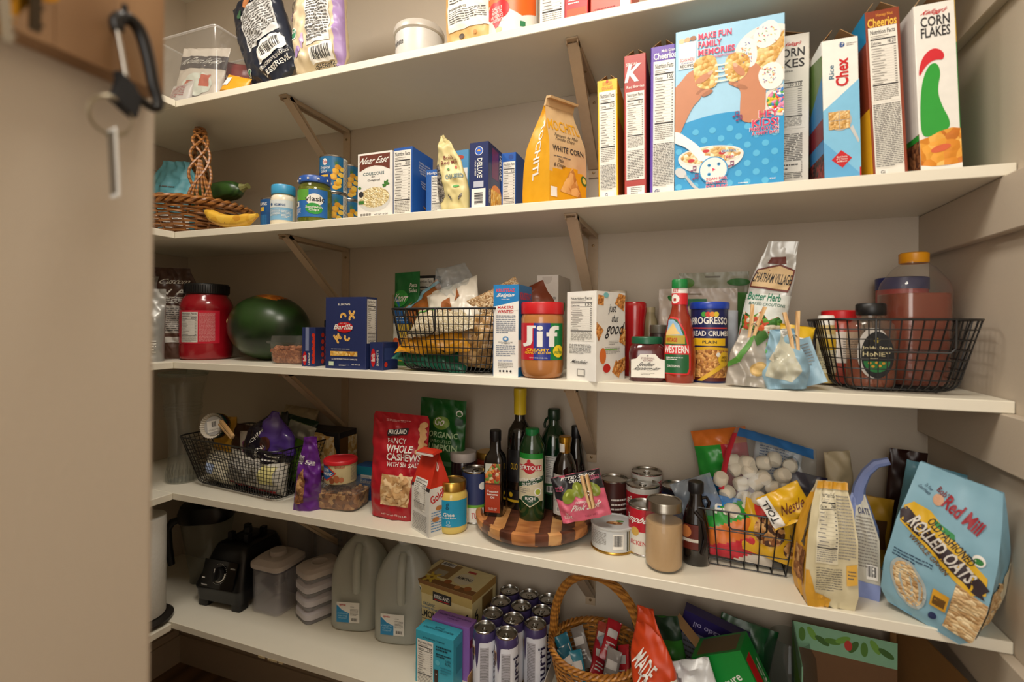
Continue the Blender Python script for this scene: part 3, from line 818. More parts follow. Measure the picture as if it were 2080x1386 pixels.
# couscous box
BLUEB = M('1D56A8', .4)
r, F, Rt, Lf, Tp, done = carton('grain_box', 'white couscous box with a brown arched logo band, second shelf', .100, .042, .160, WHT, .662, -.262, s2)
BRN = M('6A2E1E', .45)
F.poly([(.06, .97), (.94, .97), (.94, .72), (.72, .78), (.5, .80), (.28, .78), (.06, .72)], BRN); F.text('Near East', .1, .83, .9, .93, WHT, bold=.02, shear=.15)
F.text('COUSCOUS', .17, .655, .78, .70, M('2D5A66'), bold=.02); F.text('MIX', .42, .62, .52, .635, INK); F.text('Original', .3, .555, .66, .59, INK)
F.ell(.5, .28, .29, .19, M('D8D8D2', .4)); F.ell(.5, .31, .27, .155, GRAINS, 2, 30); G = M('3C7A2E', .5)
for a in range(6): F.ell(.83 + .05 * cos(a), .50 + .03 * sin(a * 1.3), .035, .018, G, 3, rot=a * 50)
F.ell(.07, .47, .03, .02, G, 3); F.ell(.12, .37, .045, .045, INK, 4); F.rect(.04, .22, .2, .27, G, 4); F.text('NET WT 10 OZ', .5, .03, .9, .055, INK, bold=.02)
for k in range(4): F.rect(.1 + k * .08, .02, .165 + k * .08, .07, GREYINK, 2)
done()
r, F, Rt, Lf, Tp, done = carton('pasta_box', 'blue box with a nutrition panel on its narrow side, next to the couscous box', .052, .10, .164, BLUEB, .740, -.229, s2)
F.nutri(.04, .02, .94, .96, '250 350', 12)
Rt.text('100% simple\nnatural and\nbringing you\nthe creamy\nBARILLA', .3, .66, .85, .84, WHT, bold=.0); Rt.text('a classic that\nbrings you\ntogether', .38, .45, .8, .56, WHT, rot=-6)
Rt.ell(.62, .2, .055, .04, M('E4A03C', .4), 2, a0=180, a1=360); Rt.ell(.62, .205, .03, .022, BLUEB, 3, a0=180, a1=360); Rt.rect(.1, .02, .9, .08, M('1A4A93')); done()
r, F, Rt, Lf, Tp, done = carton('food_carton', 'low blue carton tucked behind the seed pouch', .046, .07, .113, M('2A62AE', .4), .809, -.215, s2)
F.nutri(.35, .1, .95, .86, '90', 6); F.text('Hodgson', .1, .88, .9, .95, WHT); done()
# chia pouch
root, b, F = chipbag('seed_pouch', 'pale yellow chia seed pouch with a pinched top leaning left', .873, -.262, s2, .088, .19, .020, M('D6C88E', .4), -14, 0, 41,
                     w=pwl((0, .92), (.25, 1), (.6, .86), (.85, .5), (1, .12)), t=pwl((0, .9), (.3, 1), (.8, .3), (1, .08)), wr=.004, c=lambda v: (-.040 * v ** 1.6, -.004 * v, v * .19))
SEED = food('chia', ['5A544C', '7B746A', '3D3833', '928A7C'], 240)
F.poly([(.02, .12), (.02, .62), (.16, .64), (.3, .45), (.34, .22), (.2, .14)], SEED); F.text("Bob's\nRed Mill", .3, .60, .9, .72, M('7A2C22'), bold=.02)
F.text('CHIA SEED', .45, .4, .98, .46, M('5E7C86'), bold=.05); F.ell(.55, .53, .02, .014, M('4E8A3C'), 2); F.ell(.8, .55, .02, .02, M('B43A2C'), 2); F.ell(.75, .3, .045, .014, M('3E9A3A'), 2); F.ell(.55, .17, .012, .045, SEED, 2, rot=30); F.ell(.85, .17, .012, .045, SEED, 2, rot=-30)
b.mb.build('bag_body', root)
r, F, Rt, Lf, Tp, done = carton('food_carton', 'pale blue carton half hidden behind the seed pouch, near the wall', .06, .05, .185, M('4E93C4', .4), .830, -.14, s2)
F.rect(.1, .55, .95, .75, WHT); F.ell(.6, .9, .06, .03, M('B5442E'), 2); F.text('MILK', .4, .3, .9, .4, WHT); done()
NV2 = M('1A2A5E', .35)
r, F, Rt, Lf, Tp, done = carton('macaroni_box', 'dark blue macaroni box seen by its narrow side, orange pasta on its broad side', .046, .10, .152, NV2, .9405, -.231, s2)
F.ell(.5, .87, .065, .065, WHT); F.ell(.5, .87, .056, .056, M('2A62C4'), 2); F.ell(.5, .865, .03, .025, M('E7A03A'), 3, a0=0, a1=180)
F.text('DELUXE', .42, .47, .68, .76, WHT, rot=-90, bold=.03); F.text('FOUR CHEESE', .28, .5, .36, .73, WHT, rot=-90)
F.rect(.12, .03, .86, .31, WHT); F.bars(.2, .06, .78, .28, 12, rot=True); F.rect(.22, .33, .75, .42, M('B8BCCB'))
Rt.rect(.22, .5, .62, .95, M('6B2A63', .4)); Rt.text('DELUXE', .66, .55, .9, .93, WHT, rot=-90, bold=.04); Rt.rect(.15, .02, 1, .33, PASTAF, 2); Rt.ell(.5, .3, .2, .12, M('E48A2E', .4), 1); Rt.text('9g\nPROTEIN', .03, .1, .14, .3, WHT, rot=-90); done()
r, F, Rt, Lf, Tp, done = carton('macaroni_box', 'blue box showing a nutrition panel, behind and right of the dark macaroni box', .05, .09, .15, BLUEB, .975, -.155, s2)
F.ell(.75, .93, .04, .04, M('16408A')); F.nutri(.35, .1, .97, .86, '310', 9); done()

# yellow tortilla chip bag with a folded top: a block-bottomed paper bag
t = thing('tortilla_chip_bag', 'yellow and kraft tortilla chip bag with a folded-over top', 'snack bag', (1.098, -.215, s2), R(55))
YEL = M('DFA21E', .4, bump=.1); KRA = M('CFAE80', .5, bump=.1)
mb = MB(); Wd, Dp = .105, .095; lv = [(0, 1, 1), (.04, 1.02, 1.02), (.10, 1.02, .98), (.14, 1.0, .86), (.18, .92, .5), (.215, .82, .16), (.235, .78, .05)]
def bagpt(s_, v, h=0, face='F'):
    """s_ across the face 0..1, v height 0..1"""
    z = v * .235; k = [(a, b, c) for a, b, c in lv]
    for (z0, w0, d0), (z1, w1, d1) in zip(k, k[1:]):
        if z <= z1: q = (z - z0) / (z1 - z0); w_ = w0 + (w1 - w0) * q; d_ = d0 + (d1 - d0) * q; break
    else: w_, d_ = k[-1][1:]
    n = noise.noise(Vector((s_ * 5, z * 45, ord(face[0])))) * .003
    wz, dz = Wd * w_, Dp * d_
    xo = .012 * v ** 2
    if face == 'F': return Vector((xo - wz/2 + wz * s_, -dz/2 - n * sin(pi * s_) - h, z))
    if face == 'B': return Vector((xo + wz/2 - wz * s_, dz/2 + n * sin(pi * s_) + h, z))
    fold = (1 - 2 * abs(s_ - .5)) * .018 * max(0, v - .45) * 1.8
    if face == 'L': return Vector((xo - wz/2 + n * sin(pi * s_) + fold - h, dz/2 - dz * s_, z))
    return Vector((xo + wz/2 - n * sin(pi * s_) - fold + h, -dz/2 + dz * s_, z))
for f in 'FBLR':
    mb.grid(lambda u, v: bagpt(u, v, 0, f), 12, 30, YEL if f in 'LR' else (lambda u, v: YEL if v < .30 + .06 * sin(3 * u) else KRA))
F = Face(mb, lambda u, v, h: bagpt(u, v, h + .0006, 'F'), Wd, .235, .006); L_ = Face(mb, lambda u, v, h: bagpt(u, v, h + .0006, 'L'), Dp, .235, .006)
F.text('MOCHITL', .02, .72, .95, .84, YEL, bold=.04, L=2); F.text('Totopos de Maiz\nTortilla Chips', .12, .60, .8, .69, INK, bold=0, shear=.2)
F.text('WHITE CORN', .08, .50, .92, .555, INK, bold=.03); F.fine(.1, .44, .9, .46, 1, INK); F.text('Thin\n& Crispy', .12, .34, .42, .43, INK, shear=.2)
F.poly([(.28, .13), (.88, .10), (.6, .38)], food('chips', ['C98F4A', 'B57A36', 'DDAA63'], 60)); F.ell(.93, .27, .05, .035, M('3E6B2A'), 2, rot=-60); F.ell(.93, .27, .03, .02, M('D9C45A'), 3, rot=-60)
F.rect(.03, .07, .2, .16, WHT, 2); F.text('CRISPY', .5, .03, .9, .07, WHT, shear=.2)
L_.text('XOCHITL', .38, .26, .62, .86, WHT, rot=-90, bold=.05, L=2)
mb.build('bag_body', t)
mb = MB(); w_ = Wd * .78; xo = .012     # rolled-over top
mb.loft([[(xo + sx_ * w_/2, a, b_) for (a, b_) in ((.004, .232), (-.004, .232), (-.008, .246), (-.02, .243), (-.022, .2475), (-.006, .252))] for sx_ in (-1, 1)], KRA)
mb.build('folded_top', t)

# ------------------------------------------------------------------ cereal boxes
CF = dict(cat='cereal box')
YL = M('E7B91E', .4); SKR = M('A8332C', .4); PUR = M('5A35A0', .4); HN = M('8A3B22', .4); LBL = M('7FC0E2', .4)
r, F, Rt, Lf, Tp, done = carton('cereal_box', 'yellow cereal box, shortest and leftmost of the cereal boxes', .040, .19, .246, YL, 1.2315, -.185, s2, top='open', tilt=(0, R(-1)), flapc=M('C9AE6A'), **CF)
F.rect(.0, .87, 1, 1, YL); F.text('GOLDEN\nGRAHAMS', .22, .915, .78, .985, M('D9822B'), bold=.06); F.ell(.5, .985, .012, .012, M('C2552B'), 4)
F.rect(.08, .0, .92, .905, PAPER, 1); F.nutri(.1, .30, .9, .9, '150 220', 14); F.fine(.12, .08, .88, .29, 14, INK, 9); F.rect(.2, .005, .8, .06, WHT, 3); F.text('Gi', .35, .012, .48, .05, M('23356F'), bold=.04, L=5)
Lf.rect(.0, 0, 1, .5, M('D4572A')); Lf.rect(.3, .5, 1, .8, M('5B2A72')); Rt.rect(0, 0, 1, .7, M('D4572A')); done()
r, F, Rt, Lf, Tp, done = carton('cereal_box', 'dark red cereal box with a white script letter at the top', .043, .19, .288, SKR, 1.2855, -.185, s2, top='open', tilt=(0, R(-.6)), flapc=M('B08A5A'), **CF)
F.text('SPECIAL', .1, .925, .62, .945, WHT, bold=.02); F.text('K', .12, .81, .78, .935, WHT, bold=.07, shear=.3); F.text('Red Berries', .12, .765, .92, .785, WHT, bold=.01)
F.nutri(.1, .34, .92, .74, '140 200', 13); F.rect(.1, .12, .92, .34, PAPER); F.fine(.14, .13, .88, .33, 14, INK, 3); F.rect(.12, .01, .92, .075, WHT); F.fine(.3, .02, .8, .07, 4, INK, 4)
Lf.rect(0, .0, 1, .75, M('8FA23A')); done()
r, F, Rt, Lf, Tp, done = carton('cereal_box', 'purple cereal box partly covered by the big light blue one', .046, .185, .297, PUR, 1.3365, -.185, s2, top='open', flapc=M('A89A8A'), **CF)
F.text('Multi Grain', .45, .955, 1.0, .975, WHT, bold=.02); F.text('Cheerios', .12, .91, 1.06, .955, WHT, bold=.05); F.rect(.12, 0, 1, .9, PAPER); F.nutri(.14, .36, .99, .895, '150', 14); F.fine(.14, .06, .98, .35, 20, INK, 5); F.text('Gi', .2, .01, .4, .04, M('23356F'), bold=.04)
Lf.rect(0, 0, 1, 1, M('3A78C0')); done()

# the large light blue box
LB = M('9CCBE6', .4); CY = M('1693CC', .4); CYL = M('4DB2DD', .4); SK = M('BF7F5B', .45); SK2 = M('A56A48', .45); PK = M('D62C5A', .45)
r, F, Rt, Lf, Tp, done = carton('cereal_box', 'big light blue cereal box facing front with hands pulling a treat apart', .188, .052, .311, LB, 1.455, -.264, s2, tilt=(R(0), 0), **CF)
P = [(0, 0), (1, 0), (1, .41)] + [(1 - k / 12, .41 + .05 * sin(pi * k / 12) + .02 * (1 - k / 12) * 0 + .0) for k in range(1, 12)] + [(0, .38)]
F.poly(P, CY, 1)
rnd = random.Random(2)
for j in range(8):
    for i in range(7):
        u, v = .04 + .16 * i + (.08 if j % 2 else 0), .03 + .055 * j
        if v < .37 and u < .97: F.ell(u, v, .019, .019, CYL, 2, 16)
# plate and treats
F.ell(.86, .77, .19, .18, M('E2E0DA', .4), 1, 36); F.ell(.86, .77, .16, .15, M('D4D3CC', .4), 2, 36)
TRT = food('crisp_rice', ['DDB66E', 'C99A4E', 'EBCB8C'], 130); FRO = M('EDE9E2', .5)
def inr(pts): return [(min(.995, a), min(.995, b)) for a, b in pts]
F.poly(inr([(.72, .66), (.92, .60), (.99, .68), (.80, .76)]), TRT, 3); F.poly([(.78, .78), (.90, .70), (.995, .80), (.995, .90)], TRT, 4)
F.poly([(.62, .80), (.70, .70), (.86, .74), (.82, .85), (.68, .87)], TRT, 5); F.poly(chk([(.59, .85), (.62, .71), (.76, .71), (.76, .86), (.65, .90)]), FRO, 6)
F.poly(chk([(.70, .88), (.80, .79), (.99, .86), (.92, .97), (.81, .965)]), FRO, 7); F.poly(chk([(.75, .67), (.82, .55), (.99, .57), (.99, .69), (.88, .73)]), FRO, 7)
SPC = [M(c, .4) for c in ('D8352F', '3F7FC4', 'E98A2B', '45A04A', '7A4FA3', 'EBC53A')]
for k in range(90):
    u, v = rnd.choice(((.66, .80, .05, .06), (.84, .89, .09, .05), (.87, .64, .07, .05))) [0:2] if False else (0, 0)
    cu, cv, du, dv = rnd.choice(((.665, .80, .045, .06), (.845, .885, .085, .05), (.87, .645, .07, .045)))
    F.ell(cu + rnd.uniform(-du, du), cv + rnd.uniform(-dv, dv), .0065, .0018, SPC[k % 6], 9, 8, rot=rnd.uniform(0, 180))
for k in range(7): F.ell(.45 + rnd.uniform(0, .12), .73 + rnd.uniform(-.02, .02), .006, .0018, SPC[k % 6], 3, 8, rot=rnd.uniform(0, 180))
F.ell(.99, .49, .11, .09, M('D8D5CE'), 1, a0=90, a1=270); F.ell(.995, .49, .09, .075, SPRINK, 2, a0=90, a1=270)
# treats pulled apart, strands and hands
F.poly(chk([(-.06, .30), (-.06, .62), (.05, .68), (.12, .735), (.20, .75), (.24, .70), (.22, .64), (.27, .60), (.24, .56), (.17, .52), (.10, .43), (.03, .33)]), SK, 3)
for k in range(4): F.ell(.225 + .028 * k, .615 - .008 * k, .034, .013, (SK, SK2)[k % 2], 3.4 + k * .1, rot=24)
F.poly(chk([(.61, .38), (.61, .50), (.62, .57), (.58, .61), (.60, .68), (.66, .74), (.72, .745), (.80, .70), (.84, .62), (.84, .54), (.83, .38)]), SK, 3)
for k in range(4): F.ell(.555 + .024 * k, .625 - .009 * k, .034, .013, (SK, SK2)[k % 2], 3.4 + k * .1, rot=-24)
F.poly(chk([(.17, .81), (.37, .83), (.41, .74), (.41, .64), (.34, .61), (.21, .63), (.18, .70)]), TRT, 5); F.poly(chk([(.49, .81), (.63, .81), (.71, .76), (.67, .66), (.56, .63), (.49, .65), (.46, .72)]), TRT, 5)
for k, (v0, dv) in enumerate(((.76, .012), (.725, .02), (.69, .012), (.66, .01))): F.poly([(.38, v0), (.44, v0 - dv * .6), (.50, v0), (.50, v0 - .012), (.44, v0 - dv * .6 - .006), (.38, v0 - .014)], M('F0E6D4', .3), 6)
F.ell(.27, .685, .05, .021, SK, 7, rot=28); F.ell(.335, .712, .016, .011, M('D9A88C', .4), 8, rot=28)
F.ell(.60, .70, .045, .02, SK, 7, rot=-50); F.ell(.565, .735, .016, .011, M('D9A88C', .4), 8, rot=-50)
# text and the small card
F.rect(.03, .76, .20, .925, WHT, 2); F.text('SCAN HERE', .045, .825 - .02, .185, .825, PK, bold=.03); F.text('FOR MORE', .06, .79, .17, .80, M('2A4F9E'), bold=.02); F.text('RECIPES!', .045, .768, .185, .786, INK, bold=.03)
for k in range(3): F.ell(.06 + .055 * k, .935 + .004 * k, .018, .015, M(('E8C49A', 'D9A87C', '9A6A48')[k]), 3)
for i, (tx_, u1, v0) in enumerate((('MAKE FUN', .53, .925), ('FAMILY', .44, .875), ('MEMORIES', .56, .825))):
    F.text(tx_, .215, v0, u1, v0 + .04, WHT, bold=.12, L=3); F.text(tx_, .22, v0, u1, v0 + .038, PK, bold=.06, L=5)
F.text("THE RICE KRISPIES WAY!", .22, .80, .55, .815, PK, bold=.03, L=4, shear=.2)
for tx_, u0, v0, hh in (('HEY', .78, .40, .042), ('KIDS!', .72, .35, .042), ('PRESS PLAY ON', .70, .325, .02), ('A HAPPY DAY!', .72, .30, .019)):
    F.text(tx_, u0 - .004, v0 - .002, .955, v0 + hh + .002, WHT, bold=.12, L=4); F.text(tx_, u0, v0, .95, v0 + hh, PK, bold=.05, L=6)
# bowl, milk, spoon
F.ell(.34, .205, .185, .105, WHT, 5, 40, a0=180, a1=360); F.ell(.34, .205, .185, .06, M('E6E2DA'), 6, 40); F.ell(.34, .207, .17, .05, food('crisp_rice2', ['E0BC7C', 'EFD9AC', 'C89A5A', 'F5EBD4'], 160), 7, 40)
for u, v in ((.30, .235), (.16, .185), (.45, .215)): F.ell(u, v, .02, .01, RED, 8)
F.poly(chk([(-.03, .37), (.03, .375), (.12, .33), (.22, .28), (.28, .22), (.31, .19), (.27, .175), (.22, .19), (.12, .27), (-.03, .31)]), M('F3F0EA', .2), 9); F.ell(.29, .19, .04, .017, M('F3F0EA', .2), 9)
F.text('CRACKLE', .44, .215, .58, .232, WHT, bold=.12, L=10); F.text('CRACKLE', .445, .217, .577, .23, CY, bold=.03, L=12); F.text('POP', .48, .175, .56, .195, WHT, bold=.12, L=10); F.text('POP', .485, .177, .555, .193, PK, bold=.03, L=12)
F.ell(.37, .115, .082, .082, CY, 11, 32); F.ell(.37, .115, .075, .075, WHT, 12, 32)
for u, v in ((.33, .145), (.42, .148), (.33, .09)): F.ell(u, v, .01, .01, CY, 13); F.ell(u, v, .004, .004, INK, 14)
F.poly([(.36, .107), (.36, .127), (.39, .117)], PK, 14)
for tx_, v0 in (('SCAN FOR', .052), ('SNAP, CRACKLE,', .028), ('POP FUN!', .006)): F.text(tx_, .30, v0, .50, v0 + .018, WHT, bold=.12, L=13); F.text(tx_, .303, v0 + .001, .497, v0 + .017, PK, bold=.03, L=15)
F.ell(.06, .115, .038, .027, M('C9CBCB', .3), 4, rot=-40); F.poly([(.09, .095), (.105, .105), (.20, .03), (.24, .008), (.21, .005), (.17, .025)], M('B9BBBC', .3), 4)
MN = M('7A2A5E', .4)
for u, v in ((.18, .12), (.20, .07), (.53, .13), (.57, .425), (.60, .40)):
    F.ell(u - .015, v, .008, .006, MN, 9); F.rect(u - .004, v, u + .002, v + .03, MN, 9); F.rect(u - .004, v + .024, u + .03, v + .03, MN, 9); F.rect(u + .024, v + .006, u + .03, v + .03, MN, 9); F.ell(u + .018, v + .006, .008, .006, MN, 9)
F.text('FSC', .88, .03, .93, .04, WHT); F.fine(.6, .018, .75, .03, 1, WHT); done()

# corn flakes, nutrition side, behind
r, F, Rt, Lf, Tp, done = carton('cereal_box', 'white corn flakes box showing its nutrition print, behind the light blue box', .185, .042, .300, M('DAD6CC', .4), 1.508, -.207, s2, top='open', flapc=M('8A7454'), **CF)
F.text("Kellogg's", .78, .925, .92, .955, RED, shear=.3, bold=.03); F.text('CORN', .68, .86, .955, .915, INK, bold=.03); F.text('FLAKES', .56, .79, .955, .845, INK, bold=.03)
F.text('FREEZA', .75, .765, .85, .775, INK); F.nutri(.5, .40, .96, .75, '150 210', 12, bg=M('DAD6CC', .4), title=False); F.fine(.5, .07, .94, .37, 20, INK, 5); F.rect(.6, .12, .93, .19, M('DAD6CC', .4), 3); F.fine(.66, .13, .9, .18, 2, INK, 6, L=4); done()
# rice squares
r, F, Rt, Lf, Tp, done = carton('cereal_box', 'white and pale blue rice cereal box with red sideways lettering', .056, .17, .250, WHT, 1.638, -.198, s2, rz=R(3), tilt=(0, R(-1.5)), top='open', flapc=M('A09070'), **CF)
F.poly([(0, .0), (1, 0), (1, .70), (0, .50)], LBL); F.poly([(0, .28), (1, .03), (1, 0), (0, 0)], M('5FA8D6', .4), 2)
F.ell(.55, .955, .018, .018, M('24508E'), 2); F.text('17', .49, .945, .6, .965, WHT, bold=.03); F.fine(.68, .94, .95, .965, 2, GREYINK)
F.text('Chex', .36, .66, .72, .86, RED, rot=90, bold=.06); F.text('Rice', .18, .72, .32, .82, M('3E6C86'), rot=90, bold=.03)
F.ell(.46, .42, .072, .072, M('B5B3AE', .3), 3, 28); F.poly([(.72, .36), (.80, .38), (.97, .27), (.94, .25)], M('C8C8C6', .3), 3)
SQ = food('woven_squares', ['D9AE6A', 'C8984F', 'E6C389'], 260)
for a in (0, 1):
    for b_ in (0, 1): F.rect(.14 + .30 * a, .36 + .065 * b_, .425 + .30 * a, .42 + .065 * b_, SQ, 5)
F.poly([(.2, .145), (.47, .21), (.76, .15), (.5, .085)], RED, 3); F.text('Good Source\nof 12 Vitamins\nand Minerals', .33, .125, .64, .17, WHT, L=5); F.rect(.96, .02, 1, .08, RED, 3)
Lf.poly([(0, 0), (1, 0), (1, .9), (.5, .97), (0, .9)], M('5E7A3C', .4)); Lf.poly([(.5, 0), (1, 0), (1, .75), (.5, .55)], M('3B7FB5'), 2); Lf.rect(.2, .3, 1, .45, M('7A1F2A'), 3); Lf.rect(.4, 0, 1, .2, food('berries', ['5A2A22', '8A2E2A', '3A2A2A'], 120), 3); done()
# brown honey cereal
r, F, Rt, Lf, Tp, done = carton('cereal_box', 'tall brown cereal box with orange lettering, leaning left', .051, .18, .290, HN, 1.709, -.190, s2, rz=R(3), tilt=(0, R(-3.0)), top='open', flapc=M('A05A34'), **CF)
F.text('Honey Nut', .32, .955, .8, .98, M('E09A3A'), bold=.03); F.text('Cheerios', .06, .90, .9, .955, M('F0C04A'), bold=.05)
F.rect(.07, .012, .9, .90, PAPER); F.nutri(.08, .45, .89, .895, '140 210', 15); F.fine(.1, .06, .87, .44, 26, INK, 8); F.rect(.15, .015, .42, .045, WHT, 4); F.text('Gi', .2, .018, .32, .04, INK, L=6)
Lf.poly([(0, .82), (1, .82), (1, 1), (0, 1)], M('1E86B8')); Lf.rect(0, 0, 1, .42, M('E9B424')); Lf.ell(.75, .9, .03, .03, M('E7C23A'), 2); done()
# corn flakes narrow side
GR = M('2FA03A', .4)
r, F, Rt, Lf, Tp, done = carton('cereal_box', 'white corn flakes box with a green shape and flakes on its side, rightmost cereal box', .057, .17, .285, WHT, 1.779, -.196, s2, rz=R(3), tilt=(0, R(-2.5)), top='open', flapc=M('B0A080'), **CF)
F.text("Kellogg's", .2, .93, .78, .965, RED, shear=.35, bold=.04); F.text('CORN', .15, .865, .86, .925, INK, bold=.035); F.text('FLAKES', .15, .80, .86, .86, INK, bold=.035)
# an abstract green leaf-like column under a red brush stroke
F.poly(chk([(.06, .22), (.04, .34), (.08, .48), (.16, .57), (.30, .635), (.46, .65), (.56, .62), (.58, .57), (.52, .52), (.50, .46), (.60, .38), (.74, .31), (.76, .26), (.6, .235), (.3, .215)]), GR, 2)
F.poly(chk([(.05, .60), (.12, .67), (.26, .715), (.44, .735), (.60, .72), (.70, .69), (.66, .655), (.50, .665), (.34, .655), (.18, .62), (.07, .575)]), M('D32A35', .4), 3)
F.poly([(0, .04), (1, .04), (1, .245), (.8, .255), (.5, .24), (.25, .215), (0, .20)], FLAKES, 4); F.poly([(0, .0), (1, 0), (1, .045), (.5, .03), (0, .05)], WHT, 6); F.ell(.5, .14, .05, .02, M('D9663F'), 6, rot=15)
Lf.poly([(.0, .0), (1, 0), (1, .24), (.0, .2)], food('brown_flakes', ['7A4A2A', '94603A', '5A3420'], 110)); Lf.rect(0, .2, 1, .235, GR, 2); Lf.text('Corn', .4, .3, .7, .34, M('24508E')); Rt.rect(0, 0, 1, .75, GR); Rt.rect(0, .75, 1, 1, M('E7C23A')); done()
# ================================================================== wire baskets
def wire_basket(name, label, x, y, z, w, d, h, rz=0, taper=.03, rc=.03, nx=20, ny=12, nz=7, r=.0013, bot=.028, rr=.0026, notch=None, group=None):
    """rounded rectangular basket: level rings, ribs that curve under, a crossed floor, thick rim, handle slot"""
    root = thing(name, label, 'wire basket', (x, y, z), rz, group)
    prof = [(taper + bot * (1 - cos(a)) * -1 + bot, .002 + bot * (1 - sin(a))) for a in (0,)]
    def lev(t):     # t 0 = floor edge, 1 = rim -> (inset, height)
        if t < .28:
            a = t / .28 * pi / 2; return (taper + bot * (1 - sin(a)), .002 + bot * .8 * (1 - cos(a)))
        q = (t - .28) / .72; return (taper * (1 - q), .002 + bot * .8 + (h - .002 - bot * .8) * q)
    def rect(ins, zz, rad):
        hw, hd = w/2 - ins, d/2 - ins; rad = max(rad - ins * .3, .006); o = []
        for qx, qy, a0 in ((1, 1, 0), (-1, 1, pi/2), (-1, -1, pi), (1, -1, 1.5*pi)):
            for k in range(7):
                a = a0 + pi/2*k/6; o.append(Vector((qx*(hw-rad)+rad*cos(a), qy*(hd-rad)+rad*sin(a), zz)))
        return o
    def at(ins, zz, s_):      # point at arc fraction s_ of that ring
        P = rect(ins, zz, rc); L = [(P[(i+1) % len(P)] - P[i]).length for i in range(len(P))]; T = sum(L) * s_
        for i, l in enumerate(L):
            if T <= l: return P[i].lerp(P[(i+1) % len(P)], T / max(l, 1e-9))
            T -= l
        return P[0]
    mb = MB()
    for k in range(nz):
        i_, zz = lev(.28 + .72 * k / nz); mb.tube(rect(i_, zz, rc), r, WIRE, 4, closed=True)
    i_, zz = lev(.12); mb.tube(rect(i_, zz, rc), r, WIRE, 4, closed=True)
    n = 2 * (nx + ny)
    for k in range(n):
        s_ = (k + .5) / n; mb.tube([at(*lev(t), s_) for t in (0, .07, .14, .21, .28, .6, 1)], r, WIRE, 4)
    i0 = taper + bot
    for k in range(nx - 3): xx = -w/2 + i0 + (w - 2*i0) * (k + .5) / (nx - 3); mb.tube([(xx, -d/2 + i0, .002), (xx, d/2 - i0, .002)], r, WIRE, 4)
    for k in range(ny - 3): yy = -d/2 + i0 + (d - 2*i0) * (k + .5) / (ny - 3); mb.tube([(-w/2 + i0, yy, .0032), (w/2 - i0, yy, .0032)], r, WIRE, 4)
    mb.build('wire_mesh', root)
    mb = MB(); mb.tube(rect(0, h, rc), rr, WIRE, 8, closed=True); mb.build('rim', root)
    if notch:
        cx, nw, nh = notch; mb = MB()
        mb.tube([(cx - nw/2, -d/2 - .002, h), (cx - nw/2, -d/2 - .001, h - nh + .008), (cx - nw/2 + .007, -d/2, h - nh), (cx + nw/2 - .007, -d/2, h - nh), (cx + nw/2, -d/2 - .001, h - nh + .008), (cx + nw/2, -d/2 - .002, h)], rr * .8, WIRE, 6)
        mb.build('handle_slot', root)
    return root

def bottle(name, label, x, y, z, prof, m, lidprof=None, lidm=None, liquid=None, liqm=None, cat='bottle', sx=1, sy=1, sq=2, rz=0, seg=36, group=None, capname='cap', tilt=(0, 0)):
    root = thing(name, label, cat, (x, y, z), rz, group, tilt)
    mb = MB(); mb.lathe(prof, m, seg, sx=sx, sy=sy, sq=sq); mb.build('bottle_body' if cat == 'bottle' else 'jar_body', root)
    if liquid: mb = MB(); mb.lathe(liquid, liqm, seg, sx=sx, sy=sy, sq=sq); mb.build('contents', root)
    if lidprof: mb = MB(); mb.lathe(lidprof, lidm, 32); mb.build(capname, root)
    return root
def label_part(root, rf, z0, z1, a0, a1, draw, base=None, name='label', sx=1, sy=1, lift=.0005, e=.006):
    mb = MB(); g = (lambda z: (rf(z) if callable(rf) else rf) + lift)
    F = cyl_face(mb, g, z0, z1, a0, a1, sx=sx, sy=sy, e=e)
    if base: F.rect(0, 0, 1, 1, base, 0)
    draw(F); return mb.build(name, root)

# ================================================================== middle shelf
# powder pouches at the far left
root, b, F = chipbag('powder_pouch', 'silver grey powder pouch at the left end of the middle shelf', -.105, -.345, s3, .15, .21, .035, M('9C9C98', .3, metal=.3), 40, 0, 51,
                     w=pwl((0, .95), (1, 1)), t=pwl((0, .9), (.4, 1), (1, .05)), wr=.003, p=3)
F.ell(.55, .42, .12, .1, M('4A3226'), 1); F.fine(.1, .08, .9, .3, 5, WHT, 4); F.text('VANILLA', .2, .6, .8, .68, WHT, bold=.03)
b.mb.build('bag_body', root)
root, b, F = chipbag('powder_pouch', 'tall brown powder pouch with pale lettering beside the red tub', -.150, -.215, s3, .15, .285, .04, M('4A3026', .35), 38, 0, 52,
                     w=pwl((0, .95), (.8, 1), (1, .75)), t=pwl((0, .9), (.4, 1), (1, .05)), wr=.005, p=3)
F.text('Custom', .35, .82, .9, .88, WHT, shear=.2); F.text('V A', .4, .70, .85, .76, WHT, bold=.03); F.fine(.3, .6, .95, .68, 4, WHT, 5); F.rect(.0, .0, 1, .28, M('5A3C2E'), 1)
F.rect(.3, .28, .98, .58, M('B9B2A8', .4)); F.fine(.34, .3, .95, .56, 9, INK, 6); F.rect(.5, .18, .8, .24, WHT, 2); F.rect(.0, .28, .3, .9, M('8E8A86', .4))
b.mb.build('bag_body', root)
